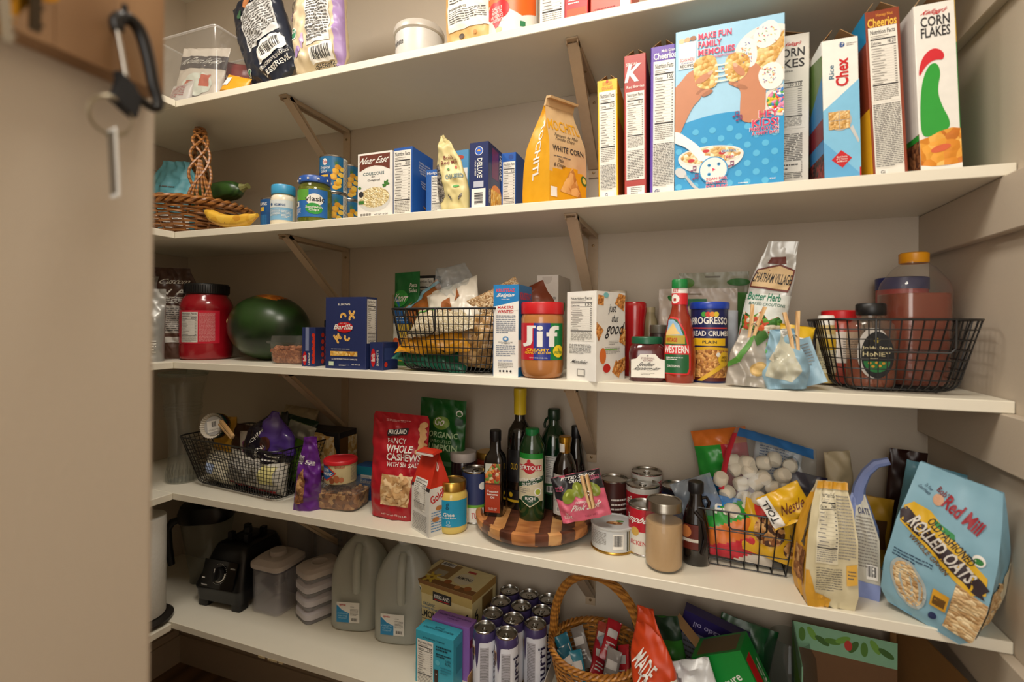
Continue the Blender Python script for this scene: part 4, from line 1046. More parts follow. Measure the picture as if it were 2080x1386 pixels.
# red protein tub
t = bottle('protein_tub', 'big red plastic tub with a black screw lid and a nutrition panel', -.035, -.178, s3,
           [(.064, 0), (.071, .006), (.073, .02), (.073, .045), (.0715, .05), (.0715, .150), (.073, .155), (.0725, .168), (.066, .185), (.058, .195), (.056, .205)], M('8E0F1C', .18, coat=.3), None, cat='tub')
label_part(t, .0718, .050, .150, -75, 80, lambda F: (F.nutri(.42, .04, .70, .95, '200', 10, bg=M('C9C5BD', .4)), F.fine(.72, .06, .93, .93, 26, M('E0A8A8'), 4), F.fine(.05, .2, .35, .8, 8, M('B8323C'), 5)), M('C21B33', .3))
mb = MB(); P = [(.058, .200), (.0615, .203), (.0615, .229), (.059, .233), (.02, .233)]; mb.lathe(P, BLK, 60)
for k in range(60):
    a = 2*pi*k/60; mb.tube([(.0616*cos(a), .0616*sin(a), .205), (.0616*cos(a), .0616*sin(a), .228)], .0009, BLK, 4)
mb.build('lid', t)
# watermelon
def melon_mat():
    m = wave_mat('melon_rind', '14240F', '27431B', 5, 'Z', 9, .32, .03, 6, (1, 1, .6)); return m
t = thing('watermelon', 'whole dark green watermelon with an orange ground spot on top', 'watermelon', (.175, -.135, s3))
mb = MB(); rings = []; nn = 36
for i in range(nn + 1):
    u = pi * i / nn; xx = -.128 * cos(u); r = .100 * max(sin(u), .0) ** .92 + .0005
    rings.append([(xx, r * cos(a), .100 + r * sin(a)) for a in [2*pi*k/48 for k in range(48)]])
mb.T = Matrix.Translation((0, 0, .10)) @ Matrix.Rotation(R(6), 4, 'Y') @ Matrix.Translation((0, 0, -.10))
mb.loft(rings, melon_mat()); 
def melF(mb):
    def fn(u, v, h):
        th = (u - .5) * 2.6; ph = (v - .5) * 2.6
        d_ = Vector((sin(th) * cos(ph), -cos(th) * cos(ph) * .0 + sin(ph) * -1 * 0, 0))
        x_ = sin(th) * .128; y_ = sin(ph) * .100 * cos(th); z_ = .100 + .1 * max(0, 1 - sin(th) ** 2 - (sin(ph) * cos(th)) ** 2) ** .5
        n = Vector((x_ / .128 ** 2, y_ / .1 ** 2, (z_ - .1) / .1 ** 2)).normalized()
        return Vector((x_, y_, z_)) + n * (h * 2)
    return Face(mb, fn, .25, .25, .008)
F = melF(mb); ORS = food('ground_spot', ['B8661A', 'C87A22', 'A85A18', 'D08A2E'], 25, (1, 1, 1), 0, .5)
F.ell(.56, .46, .20, .13, ORS, 2, 30); F.ell(.56, .46, .24, .165, M('5E5A1E', .4), 1, 30)
mb.build('fruit', t)
mb = MB(); mb.T = Matrix.Translation((-.085, -.072, .118)) @ Matrix.Rotation(R(-42), 4, 'Z') @ Matrix.Rotation(R(84), 4, 'X')
mb.lathe([(.0075, 0), (.0065, .003), (.003, .0045), (.001, .004)], M('B08A5A', .7), 14); mb.build('stem_scar', t)
# candy clamshell
def clamshell(name, label, x, y, z, w, d, h, fillm, fillh, rz=0, cat='container', nbits=60, bit=.006, seed=1, round_=.02, bitm=None):
    root = thing(name, label, cat, (x, y, z), rz)
    mb = MB()
    def rg(ins, zz, r=round_):
        o = []
        for qx, qy, a0 in ((1, 1, 0), (-1, 1, pi/2), (-1, -1, pi), (1, -1, 1.5*pi)):
            for k in range(5):
                a = a0 + pi/2*k/4; o.append((qx*(w/2-ins-r)+r*cos(a), qy*(d/2-ins-r)+r*sin(a), zz))
        return o
    mb.loft([rg(.012, 0), rg(.007, .003), rg(.003, h * .72), rg(-.003, h * .73), rg(-.003, h * .76)], CLEAR, True, False); mb.build('tray', root)
    mb = MB(); mb.loft([rg(-.004, h * .76), rg(-.004, h * .80), rg(.004, h * .82), rg(.006, h), rg(.010, h)], CLEAR, False, True); mb.build('lid', root)
    mb = MB(); mb.loft([rg(.013, .002), rg(.009, .006), rg(.006, fillh)], fillm)
    rnd = random.Random(seed)
    for k in range(nbits):
        cx, cy = rnd.uniform(-w/2 + .014, w/2 - .014), rnd.uniform(-d/2 + .014, d/2 - .014); cz = fillh + rnd.uniform(-.3, .6) * bit
        T0 = mb.T; mb.T = Matrix.Translation((cx, cy, cz)) @ Matrix.Rotation(rnd.uniform(0, 6), 4, 'Z') @ Matrix.Rotation(rnd.uniform(-.8, .8), 4, 'X')
        mb.rbox(0, 0, -bit * .5, bit * .5, bit * 1.6, bit * 1.1, bit * .3, bitm or fillm, bev=bit * .25, seg=2); mb.T = T0
    o = mb.build('contents', root); o['kind'] = 'stuff'
    return root
GUM = food('ginger_candy', ['A8643C', '8E4F2C', 'BC7C50', '9A5A36'], 160)
clamshell('candy_container', 'clear plastic tub of brown sugared candies in front of the watermelon', .335, -.195, s3, .125, .095, .078, GUM, .038, nbits=55, bit=.011, seed=4)
# small jar behind the pasta boxes
t = bottle('spice_jar', 'small dark jar with a black lid behind the blue pasta boxes', .385, -.10, s3, [(.022, 0), (.024, .003), (.024, .10), (.021, .104)], M('3A2A22', .3), [(.0235, .103), (.0235, .122), (.021, .124)], BLK, cat='jar', capname='lid')
# blue pasta boxes
BB = M('233062', .4)
def barilla(F, u0, v0, u1, v1, rot=0):
    F.ell((u0+u1)/2, (v0+v1)/2, abs(u1-u0)/2 * F.W/F.H, abs(v1-v0)/2, RED, 2, 28)
    k = .12; F.text('Barilla', u0 + (u1-u0)*.12, v0 + (v1-v0)*.3, u1 - (u1-u0)*.12, v1 - (v1-v0)*.28, WHT, rot=rot, bold=.03, L=4)
r, F, Rt, Lf, Tp, done = carton('pasta_box', 'small blue pasta box with tomatoes on its side, left of the big elbow pasta box', .040, .085, .103, BB, .4445, -.222, s3, rz=R(3))
F.rect(.25, .4, .52, 1, M('7C86A8', .4)); F.rect(.0, 0, .25, 1, BB); barilla(F, .05, .03, .36, .38, 90); F.text('LASAGNE', .5, .05, .62, .35, WHT, rot=90)
TOM = M('C8321E', .35)
for k in range(9): Rt.ell(.35 + .15 * (k % 2), .12 + .085 * k, .06, .06, TOM, 2 + k * .1); F.ell(.88 + .06 * (k % 2), .12 + .085 * k, .05, .05, TOM, 2 + k * .1, 14)
done()
r, F, Rt, Lf, Tp, done = carton('pasta_box', 'large dark blue elbow pasta box with an oval red logo', .124, .045, .180, BB, .580, -.262, s3)
F.text('ELBOWS', .32, .885, .62, .915, WHT, bold=.02); MAC = M('E2A63E', .35); MAC2 = M('F3C978', .35)
for (u, v, a) in ((.66, .80, 180), (.45, .73, 10), (.66, .70, 20), (.28, .47, 200), (.55, .44, 160), (.36, .40, 60), (.33, .42, 10)):
    for q in range(9):
        aa = R(a + 22 * q); F.ell(u + .055 * cos(aa) , v + .038 * sin(aa), .017, .017, MAC if q % 2 else MAC2, 2 + q * .15, 12)
F.ell(.48, .58, .21 * .7, .075, RED, 4, 32); F.text('Barilla', .24, .55, .70, .62, WHT, bold=.04, L=6, shear=.1); F.text('EST. 1877', .38, .63, .54, .64, WHT, L=6)
F.fine(.16, .27, .8, .285, 1, WHT, 3); F.rect(.14, .18, .80, .245, PASTAF, 2); F.text('AL DENTE PERFECTION IN 7-8 MINUTES', .17, .125, .8, .145, WHT); F.text('NET WT 1 LB', .67, .055, .86, .075, WHT); F.rect(.1, .04, .22, .10, M('CFE0C4'), 2); F.fine(.35, .04, .6, .06, 2, WHT)
Rt.nutri(.08, .36, .9, .97, '200', 10); Rt.rect(.05, .03, .95, .33, BB); done()
r, F, Rt, Lf, Tp, done = carton('pasta_box', 'small blue pasta box right of the elbow pasta box, next to the basket', .040, .06, .068, BB, .671, -.250, s3, rz=R(-4))
barilla(F, .1, .12, .45, .78, 90); F.text('SPAGHETTI', .55, .15, .7, .72, WHT, rot=90); Rt.ell(.2, .2, .09, .09, TOM); Rt.rect(.1, .35, .8, .8, M('2E3E74')); Tp.rect(.1, .1, .9, .9, M('1C2850')); done()
# green seasoning packet
root, b, F = chipbag('rice_packet', 'green and blue packet standing between the elbow pasta and the wire basket', .664, -.135, s3, .092, .255, .014, M('0F6B30', .35), -12, 0, 61,
                     w=lambda v: 1, t=pwl((0, .8), (.5, 1), (1, .05)), wr=.0015, p=4)
F.ell(.32, .72, .11, .09, M('2E9A3A', .35)); F.text('Knorr', .1, .68, .62, .77, WHT, bold=.05, shear=.2); F.text('Pasta\nSides', .66, .78, .94, .88, WHT)
F.rect(0, .45, 1, .62, M('1B67B4', .35)); F.ell(0, .62, .12, .12, M('1B67B4', .35), 1, a0=0, a1=90); F.text('ALFREDO\nBROCCOLI', .68, .52, .95, .62, WHT); F.fine(.15, .47, .9, .53, 2, M('BFD6EE'), 3)
F.rect(0, 0, 1, .45, M('E0B93E', .4)); F.rect(0, 0, .3, .45, M('D6D2C0', .4), 2); F.ell(.2, .2, .07, .1, M('D8602E'), 3); F.ell(.6, .25, .1, .07, PASTAF, 3); F.rect(0, 0, 1, .05, M('2E7A32'), 4)
b.mb.build('packet_body', root)
r, F, Rt, Lf, Tp, done = carton('food_carton', 'black carton with a nutrition panel standing behind the left wire basket', .064, .04, .252, BLK, .682, -.050, s3)
F.nutri(.1, .3, .92, .97, '200', 10); done()
r, F, Rt, Lf, Tp, done = carton('food_carton', 'plain beige carton behind the green packet, near the back wall', .07, .05, .20, M('A89878'), .600, -.035, s3); done()
# left wire basket and what it holds
wire_basket('wire_basket', 'black wire basket heaped with rice and snack bags on the middle shelf', .853, -.190, s3, .285, .215, .150, R(-4), .022, .03, 20, 14, 7, notch=(-.045, .082, .058))
def pillow(name, label, x, y, z, W_, H, T, rot, col, seed, draw=None, wr=.005, cat='bag', group=None, c=None, w=None):
    b = Bag(W_, H, T, p=2.2, wr=wr, seed=seed, w=w or (lambda v: 1 - .06 * sin(pi * v)), t=lambda v: max(.03, sin(pi * min(1, max(0, v)))) ** .55, c=c, wf=45)
    b.skin(col, nu=26, nv=30)
    if draw: draw(b.face())
    o = b.mb.build(name); o.location = (x, y, z); o.rotation_euler = tuple(R(a) for a in rot)
    tag(o, label, cat, group); return o
RICE = food('rice_grains', ['D9CBAA', 'C9B890', 'E6DCC4', 'B8A684'], 330, rough=.25)
def d1(F): F.rect(.0, .62, 1, .80, M('36A23A', .3)); F.rect(0, .80, 1, 1, M('D8D2C4', .3)); F.text('Rice', .1, .5, .35, .6, WHT)
pillow('rice_bag', 'clear bag of white rice with a green stripe lying on top inside the left basket', .835, -.268, s3 + .092, .175, .115, .026, (-52, -8, 4), RICE, 71, lambda F: F.rect(0, .66, 1, .82, M('3FAE3A', .3)), group=None)
pillow('snack_bag', 'golden yellow bag in the middle of the left basket', .815, -.270, s3 + .048, .20, .085, .030, (-55, -3, 2), M('D9981C', .3), 72, lambda F: (F.fine(.1, .3, .5, .6, 3, M('B5722A')), F.rect(.0, .75, .3, 1, WHT)), wr=.008)
pillow('snack_bag', 'dark green bag at the bottom of the left basket', .80, -.262, s3 + .012, .20, .08, .024, (-55, 10, 2), M('0F5E48', .35), 73, wr=.005)
PRETZ = food('pretzels', ['8A5A2C', 'A8743C', '6A4220', 'C08E50'], 70, rough=.3)
pillow('snack_bag', 'clear bag of pale brown crackers at the right inside the left basket', .925, -.235, s3 + .012, .115, .135, .034, (-8, 4, 4), food('crackers', ['A8804E', '94703F', 'BE9A66', '86602F'], 80, rough=.3), 74, wr=.006)
pillow('snack_bag', 'clear bag of brown pretzels behind the golden bag in the left basket', .86, -.165, s3 + .03, .16, .12, .03, (-18, 0, -6), PRETZ, 75, wr=.006)
pillow('snack_bag', 'white and brown chip bag rising out of the left basket', .862, -.235, s3 + .105, .15, .125, .022, (-25, -20, 0), M('D8D0C0', .3), 76, lambda F: (F.poly([(.3, .3), (.55, .35), (.5, .65), (.35, .6)], M('9A5A2C')), F.poly([(.6, .5), (.72, .55), (.66, .8)], M('9A5A2C')), F.rect(0, .0, 1, .12, M('C8C0B0'))), wr=.006)
pillow('snack_bag', 'orange-brown snack bag with a blue edge at the upper left of the left basket', .775, -.17, s3 + .12, .13, .10, .02, (-20, -40, 10), M('A8642A', .3), 77, lambda F: F.rect(0, .85, 1, 1, M('8FC4DA', .3)), wr=.007)
pillow('grain_bag', 'clear bag of tan grain leaning to the right over the rim of the left basket', .905, -.225, s3 + .125, .10, .135, .020, (-15, 62, 0), food('bran', ['B08A5C', 'C8A67A', '946E44', 'D6BC94'], 300, rough=.25), 78, wr=.004)
pillow('grain_bag', 'red-brown bag with a clear window at the right top of the left basket', .945, -.165, s3 + .125, .10, .145, .022, (-12, 66, 0), M('7A3A22', .3), 79, lambda F: F.ell(.5, .4, .3, .25, food('bran', [], 300)), wr=.004)
root, b, F = chipbag('plastic_bag', 'crumpled clear plastic bag top sticking up from the left basket', .845, -.195, s3 + .175, .10, .075, .022, film('E8EEF2', .12, .12), 10, -14, 80, wr=.014, w=pwl((0, .5), (.5, 1), (1, .8)))
b.mb.build('bag_body', root)
pillow('snack_bag', 'blue and red packet at the back right of the left basket', .945, -.12, s3 + .05, .10, .12, .02, (8, 10, 0), M('2E4A86', .3), 81, lambda F: (F.rect(.1, .6, .9, .9, RED), F.fine(.2, .1, .8, .5, 5, WHT)), wr=.004)
# waffle mix box
KB = M('1F7FC0', .4)
r, F, Rt, Lf, Tp, done = carton('mix_box', 'tall white and blue waffle mix box right of the left wire basket', .059, .09, .202, WHT, 1.0115, -.244, s3)
F.rect(0, .72, 1, 1, KB); F.poly([(0, .76), (1, .82), (1, .72), (0, .72)], WHT, 2); F.text('KRUSTEAZ', .12, .92, .85, .955, M('E2404A'), bold=.05); F.text('Belgian', .15, .855, .82, .905, WHT, bold=.04, shear=.2); F.text('WAFFLE MIX', .32, .835, .65, .845, WHT)
F.text('MAKERS', .17, .735, .8, .768, RED, bold=.04); F.text('WANTED', .17, .69, .8, .725, RED, bold=.04); F.fine(.12, .47, .88, .67, 8, M('4A5E7A'), 3, fill=.3)
F.ell(.5, .41, .035, .028, M('5A8FC0'), 2); F.ell(.5, .41, .018, .012, WHT, 3); F.text('BOYS & GIRLS CLUBS\nOF AMERICA', .22, .355, .78, .38, INK); F.fine(.12, .22, .88, .345, 5, M('4A5E7A'), 4, fill=.3)
F.text('STAY IN TOUCH', .22, .165, .76, .18, M('2A62A8'), bold=.03); F.fine(.2, .09, .8, .155, 4, GREYINK, 5)
for k in range(4): F.ell(.29 + .14 * k, .06, .012, .012, INK, 3, 12)
Rt.rect(0, .4, 1, 1, KB); Rt.text('KRUSTEAZ', .08, .84, .95, .92, M('E2404A'), bold=.05); Rt.ell(.5, .25, .12, .1, M('C8843A'), 3); Rt.rect(0, 0, 1, .1, KB); Lf.rect(0, 0, 1, 1, KB); Tp.rect(.05, .05, .95, .95, M('1A5FA0')); done()
# tall white carton behind
r, F, Rt, Lf, Tp, done = carton('food_carton', 'tall white carton with a torn perforated tab behind the peanut butter jar', .055, .12, .236, M('CFC9BF', .5), 1.062, -.078, s3)
F.ell(.5, .985, .055, .075, M('BDB6AC', .5), 1, a0=180, a1=360); F.nutri(.08, .2, .94, .80, '160', 11, bg=M('CFC9BF', .5)); Rt.ell(.5, .68, .03, .05, M('3E8A3A'), 2); done()
# peanut butter
t = bottle('peanut_butter_jar', 'large peanut butter jar with a red lid and a three-colour label', 1.087, -.262, s3,
           [(.036, 0), (.0425, .005), (.0458, .014), (.0468, .030), (.0468, .128), (.0445, .136), (.0425, .140)], M('B5763F', .2, coat=.4), [(.0440, .136), (.0465, .138), (.0468, .142), (.0468, .160), (.045, .163), (.02, .163)], M('C21A20', .35), cat='jar', capname='lid', rz=R(16))
def jif(F):
    F.rect(0, 0, .36, 1, M('C22030', .35), 0); F.rect(.36, 0, .68, 1, M('27348C', .35), 0); F.rect(.68, 0, 1, 1, M('107A3C', .35), 0)
    F.text('J', .10, .36, .34, .93, WHT, bold=.12); F.text('i', .42, .36, .54, .93, WHT, bold=.12); F.text('f', .60, .36, .86, .93, WHT, bold=.12)
    F.poly([(.22, .86), (.40, .86), (.40, .93), (.22, .93)], WHT, 3)
    F.text('CREAMY', .21, .235, .66, .315, M('F2C21E'), bold=.05); F.text('PEANUT BUTTER', .17, .165, .70, .225, M('F2C21E'), bold=.04); F.text('NET WT 40 OZ (2.5 LB) 1.13kg', .28, .035, .62, .075, WHT)
    F.ell(.85, .24, .18, .17, M('F2D31E'), 5); F.text('7g\nPROTEIN', .76, .17, .94, .33, M('107A3C'), bold=.04, L=7)
label_part(t, .047, .040, .118, -72, 66, jif)
# cracker box
CRK = food('cracker_print', ['D9944A', 'C9823A', 'E8AE68', 'B8702E'], 150)
r, F, Rt, Lf, Tp, done = carton('cracker_box', 'white cracker box turned sideways with handwritten-style lettering', .075, .105, .184, WHT, 1.203, -.248, s3, rz=R(-26), top='shut')
F.nutri(.1, .44, .92, .95, '130', 13); F.fine(.1, .30, .85, .41, 6, INK, 7); F.text('Mondelez', .2, .19, .75, .23, INK, shear=.2, bold=.02); F.rect(.38, .05, .65, .13, GREYINK, 2); F.rect(.41, .06, .62, .12, PAPER, 3)
for (u, v, s_, a) in ((.85, .92, .17, 20), (.05, .55, .13, 10), (.98, .5, .16, 30), (.72, .12, .13, 15), (.92, .16, .13, 60), (.15, .9, .09, 40)):
    P = [(u + s_ * 1.5 * cos(R(a + 90 * k)), v + s_ * .85 * sin(R(a + 90 * k))) for k in range(4)]
    Rt.poly([(min(.995, max(.005, p)), min(.99, max(.005, q))) for p, q in P], CRK, 2 + u)
Rt.ell(.32, .96, .05, .03, M('7FC4C8'), 3); Rt.ell(.22, .28, .06, .09, M('D9712E'), 4); Rt.ell(.35, .14, .07, .05, M('C2281E'), 5)
Rt.text('just', .42, .74, .66, .86, INK, shear=.25); Rt.text('that', .52, .66, .74, .74, INK, shear=.25); Rt.text('good', .34, .47, .90, .66, INK, shear=.25); Rt.fine(.42, .40, .75, .45, 3, GREYINK, 3)
Rt.fine(.3, .30, .8, .38, 5, GREYINK, 4); Rt.rect(.28, .345, .7, .355, M('6DB33A'), 4)
Lf.rect(0, 0, 1, 1, PAPER); done()
# behind row
bottle('bottle', 'pale bottle with a cream cap mostly hidden behind the cracker box', 1.222, -.06, s3, [(.028, 0), (.03, .004), (.03, .15), (.02, .175)], M('D8D0BC', .4), [(.0215, .172), (.0215, .199), (.02, .200)], M('D9CDB6', .4))
bottle('ketchup_bottle', 'red squeeze bottle with a flared upside-down shape behind the raspberry jam', 1.272, -.148, s3, [(.024, 0), (.026, .006), (.0235, .045), (.0215, .08), (.0225, .115), (.0265, .150), (.0255, .164), (.022, .168)], M('A3151A', .2, coat=.4), None, sx=1, sy=.8)
bottle('bottle', 'translucent cream bottle standing between the red squeeze bottle and the dressing', 1.300, -.075, s3, [(.018, 0), (.019, .004), (.019, .12), (.012, .14), (.011, .148)], M('B5A47E', .3), [(.012, .146), (.012, .158)], M('C9B78E', .4))
bottle('jar', 'dark jar with a black-brown lid behind the raspberry jam', 1.327, -.165, s3, [(.019, 0), (.0205, .003), (.0205, .095), (.018, .10)], M('2A1C18', .3), [(.0205, .098), (.0205, .114), (.019, .116)], M('4A4438', .4), cat='jar', capname='lid')
bottle('juice_bottle', 'green ribbed bottle partly behind the dressing bottle', 1.352, -.115, s3, [(.02, 0), (.022, .004), (.022, .10), (.017, .12), (.012, .14), (.015, .155), (.011, .165)], M('2E8A3E', .3), [(.013, .160), (.013, .180), (.011, .183)], M('1E7A34', .35))
# raspberry jam
t = bottle('jam_jar', 'faceted raspberry jam jar with a green lid and cream label', 1.306, -.229, s3, [(.033, 0), (.036, .004), (.0365, .01), (.0365, .058), (.034, .070), (.028, .077)], M('4E0F16', .12, coat=.6), [(.0285, .076), (.0315, .077), (.0315, .089), (.030, .091), (.01, .091)], M('0F5A3C', .35), cat='jar', sq=5, capname='lid', rz=R(8))
mb = MB(); F = plane_face(mb, (-.033, -.0372, .009), (1, 0, 0), (0, 0, 1), .066, .050)
F.poly([(0, 0), (1, 0), (1, .72), (.85, .76), (.72, .95), (.28, .95), (.15, .76), (0, .72)], PAPER, 0); F.text('STONEWALL\nKITCHEN', .3, .66, .7, .82, M('7A3A3A'), bold=.02); F.ell(.5, .88, .03, .03, INK, 2)
F.text('Seedless', .24, .46, .7, .62, INK, shear=.3); F.text('Raspberry Jam', .1, .26, .84, .44, INK, shear=.3); F.fine(.3, .1, .7, .2, 2, GREYINK); mb.build('label', t)
# dressing bottle
WP = lambda z: pwl((0, .0300), (.05, .0315), (.09, .0290), (.12, .024), (.15, .0155), (.16, .0145), (.19, .0140))(z)
t = bottle('dressing_bottle', 'tall reddish orange salad dressing bottle with a red neck band and green cap', 1.371, -.246, s3, [(.026, 0)] + [(WP(z / 100), z / 100) for z in range(1, 20)], M('8E2A12', .15, coat=.6), [(.0152, .190), (.0155, .192), (.0155, .206), (.014, .208)], M('167A3A', .35), sx=1.0, sy=.78, rz=R(5))
label_part(t, lambda z: .0150, .157, .180, -88, 88, lambda F: (F.ell(.28, .5, .4, .4, WHT, 2), F.rect(.22, .3, .34, .55, M('B5302A'), 3)), M('D2242C', .35), 'neck_band', sx=1, sy=.82)
label_part(t, lambda z: .0150, .180, .191, -88, 88, lambda F: F.text('EST', .2, .2, .45, .8, RED, bold=.03), WHT, 'neck_label', sx=1, sy=.82)
mb = MB(); F = cyl_face(mb, lambda z: WP(z) + .0006, .018, .135, -62, 40, sx=1, sy=.79)
out = [(0, .0), (.92, .0), (1, .08), (.98, .4), (.8, .75), (.5, .96), (.1, .98), (0, .95)]
F.poly(out, M('D2242C', .35), 0); sh = [(u * .93, .02 + v * .95) for u, v in out]; F.poly(sh, M('1C5E34', .35), 1)
F.poly([(0, .66), (.72, .66), (.55, .85), (.3, .93), (0, .93)], M('8FB8D8'), 2); F.poly([(0, .72), (.3, .88), (.5, .74), (.62, .68), (0, .66)], M('E0C07A'), 3); F.rect(0, .52, .78, .66, M('B9A030'), 2); F.text('VINTAGE', .05, .55, .5, .62, RED, bold=.03, L=4)
F.rect(0, .34, .93, .50, M('D2242C'), 3); F.text('WESTERN', .0, .36, .9, .49, WHT, bold=.06, L=5); F.fine(.1, .24, .7, .3, 2, WHT); F.text('DRESSING', .15, .12, .6, .16, WHT); mb.build('label', t)
# bread crumb canister
t = thing('bread_crumb_canister', 'navy bread crumb canister with a bright blue lid and a crumb picture', 'canister', (1.428, -.204, s3), R(0))
mb = MB(); mb.lathe([(.0355, 0), (.0362, .003), (.0362, .153)], M('1B2358', .35)); F = cyl_face(mb, .0362, .004, .152, -88, 88)
NVY = M('1B2358', .35); F.rect(0, 0, 1, .44, CRUMBS); F.poly([(0, .40), (0, .44), (.5, .47), (1, .44), (1, .40), (.5, .43)], M('D9A81E'), 2)
F.rect(0, .0, 1, .05, M('5A2018', .5), 2); F.ell(.15, .25, .10, .06, M('6B2A22'), 2)
for k, cc in enumerate(('3F9A3A', 'C82A22', 'E08A2A', 'D9C43A')): F.ell(.40 + .07 * k, .905, .035, .035, M(cc), 3 + k * .2)
F.text('PROGRESSO', .15, .76, .85, .86, WHT, bold=.05, arc=.12); F.rect(.16, .71, .86, .725, M('D9442E'), 2); F.text('BREAD CRUMBS', .12, .61, .88, .68, WHT, bold=.05)
F.rect(.2, .48, .80, .58, M('E7B91E'), 3); F.text('PLAIN', .38, .51, .62, .55, INK, L=5, bold=.03)
F.ell(.78, .30, .1, .1, M('E3B92E'), 4); F.poly([(.70, .24), (.76, .2), (.38, .0), (.28, .0)], M('D9AE2E'), 4); F.text('AMERICA\nFAVORITE', .7, .26, .86, .34, M('6A4A12'), bold=.03, L=6); F.ell(.65, .36, .03, .03, WHT, 4)
mb.build('canister_body', t)
mb = MB(); mb.lathe([(.038, .149), (.0385, .151), (.0385, .160), (.0365, .163), (.034, .163), (.033, .160)], M('1C3FA8', .3)); mb.build('lid', t)
# pouches behind
root, b, F = chipbag('food_pouch', 'tall grey-green pouch with a hang hole behind the bread crumb canister', 1.440, -.075, s3, .15, .238, .018, M('8E8C78', .35), 0, 0, 91, w=lambda v: 1, t=pwl((0, .9), (.6, 1), (1, .05)), wr=.002, p=4)
F.rect(.38, .95, .60, .965, M('6A6456'), 2); F.ell(.12, .9, .07, .05, M('4E7A2E'), 2); F.ell(.85, .9, .10, .035, M('2E6A2A'), 2); F.rect(0, .0, 1, .8, M('C9C6BC', .35)); F.rect(.8, 0, 1, .8, M('3E7A2E'), 2)
b.mb.build('bag_body', root)
root, b, F = chipbag('food_pouch', 'clear-topped silvery pouch with a green logo behind the dressing and crumb canister', 1.405, -.122, s3, .165, .198, .020, M('B9ACA0', .3), 0, 0, 92, w=lambda v: 1, t=pwl((0, .9), (.6, 1), (1, .05)), wr=.003, p=4)
F.rect(.38, .93, .56, .945, M('7A6A50'), 2); F.rect(.36, .8, .62, .88, M('1E6A44'), 2); F.rect(.72, .2, 1, .75, M('C8CDD4'), 1); F.rect(.8, 0, 1, .2, M('A8542E'), 2)
b.mb.build('bag_body', root)
# crouton bag (leaning right)
root, b, F = chipbag('crouton_bag', 'tall silvery crouton bag printed with salad, leaning right', 1.516, -.185, s3, .082, .285, .020, M('C4C4C0', .28, metal=.2), -4, 4, 93,
                     w=pwl((0, 1), (.7, .95), (1, .66)), t=pwl((0, .8), (.4, 1), (1, .05)), wr=.003, p=3, c=lambda v: (.030 * v * v, 0, v * .285))
F.rect(0, .0, 1, .62, M('DDE2DC', .35), 1); F.poly([(.02, .67), (.9, .64), (.98, .80), (.6, .84), (.05, .80)], M('6A2A1E'), 2); F.poly([(.05, .68), (.88, .655), (.94, .79), (.6, .825), (.08, .79)], M('D8B98A'), 3)
F.text('CHATHAM VILLAGE', .04, .70, .92, .77, INK, bold=.02, L=5, rot=-4); F.poly([(.25, .84), (.75, .84), (.7, .89), (.3, .885)], M('6A2A1E'), 2); F.text('Butter Herb', .05, .575, .78, .63, M('1E7A5A'), bold=.04, rot=-3); F.text('BAKED CROUTONS', .1, .54, .9, .56, M('2E6A5A'), bold=.02, rot=-3)
SAL = food('salad_print', ['3E7A2A', '6AA83E', 'C8482A', 'D8602E', '2E5E22', 'E8E0C8'], 110); F.poly([(.02, .22), (.98, .22), (.98, .42), (.8, .47), (.6, .44), (.4, .50), (.2, .46), (.02, .5)], SAL, 2)
F.rect(.9, .02, 1, .5, M('DCDCD8'), 3); F.bars(.9, .05, 1, .35, 20, rot=True)
b.mb.build('bag_body', root)
def clothespin(label, x, y, z, rot, L_=.072, op=1.0):
    root = thing('clothespin', label, 'clothespin', (x, y, z), 0, 'wooden clothespins'); root.rotation_euler = tuple(R(a) for a in rot)
    wm = wave_mat('pin_wood', 'C89A62', 'E0BC88', 40, 'X', 2, .6, .05)
    for s_ in (-1, 1):
        mb = MB(); P = [(s_ * .0008, 0), (s_ * .0060, .002), (s_ * .0072, .02), (s_ * .0082, .035), (s_ * (.0075 + .0065 * op), L_), (s_ * (.0015 + .0065 * op), L_), (s_ * .0020, .036), (s_ * .0018, .02), (s_ * .0008, .008)]
        f = [mb.vt((a, -.0045, b_)) for a, b_ in P]; k = [mb.vt((a, .0045, b_)) for a, b_ in P]; n = len(P)
        mb.fc(f if s_ > 0 else f[::-1], wm); mb.fc(k[::-1] if s_ > 0 else k, wm)
        for i in range(n): mb.fc((f[i], f[(i+1) % n], k[(i+1) % n], k[i])[::-1 if s_ > 0 else 1], wm)
        mb.build('prong', root)
    mb = MB(); mb.tube([(.0045 * cos(a), -.006 + .0012 * a / 2, .033 + .0045 * sin(a)) for a in [k * .45 for k in range(44)]], .0007, STEEL, 5); mb.build('spring', root)
    return root
# folded crouton bag with pin
root, b, F = chipbag('crouton_bag', 'silvery folded bag with a green leaf print closed by a clothespin on the middle shelf', 1.498, -.268, s3, .085, .105, .020, M('A8A298', .3, metal=.2), 4, 4, 94,
                     w=pwl((0, 1), (.5, .92), (1, .55)), t=pwl((0, .9), (.4, 1), (1, .25)), wr=.006, p=2.4)
F.ell(.62, .32, .15, .12, M('B99A5E', .4), 1, rot=30); F.ell(.62, .32, .12, .09, M('D9B878'), 2, rot=30); F.poly([(.0, .3), (.2, .42), (.42, .72), (.5, .92), (.36, .86), (.12, .5), (0, .4)], M('4E8A34'), 2); F.poly([(.75, .6), (.85, .8), (.95, .6), (.85, .64)], M('4E9A44'), 2)
F.poly([(.42, .98), (.56, .72), (.98, .9), (.9, 1)], M('3E6A2A'), 2)
b.mb.build('bag_body', root)
clothespin('wooden clothespin clipping the folded crouton bag', 1.497, -.272, s3 + .083, (0, 12, 0))
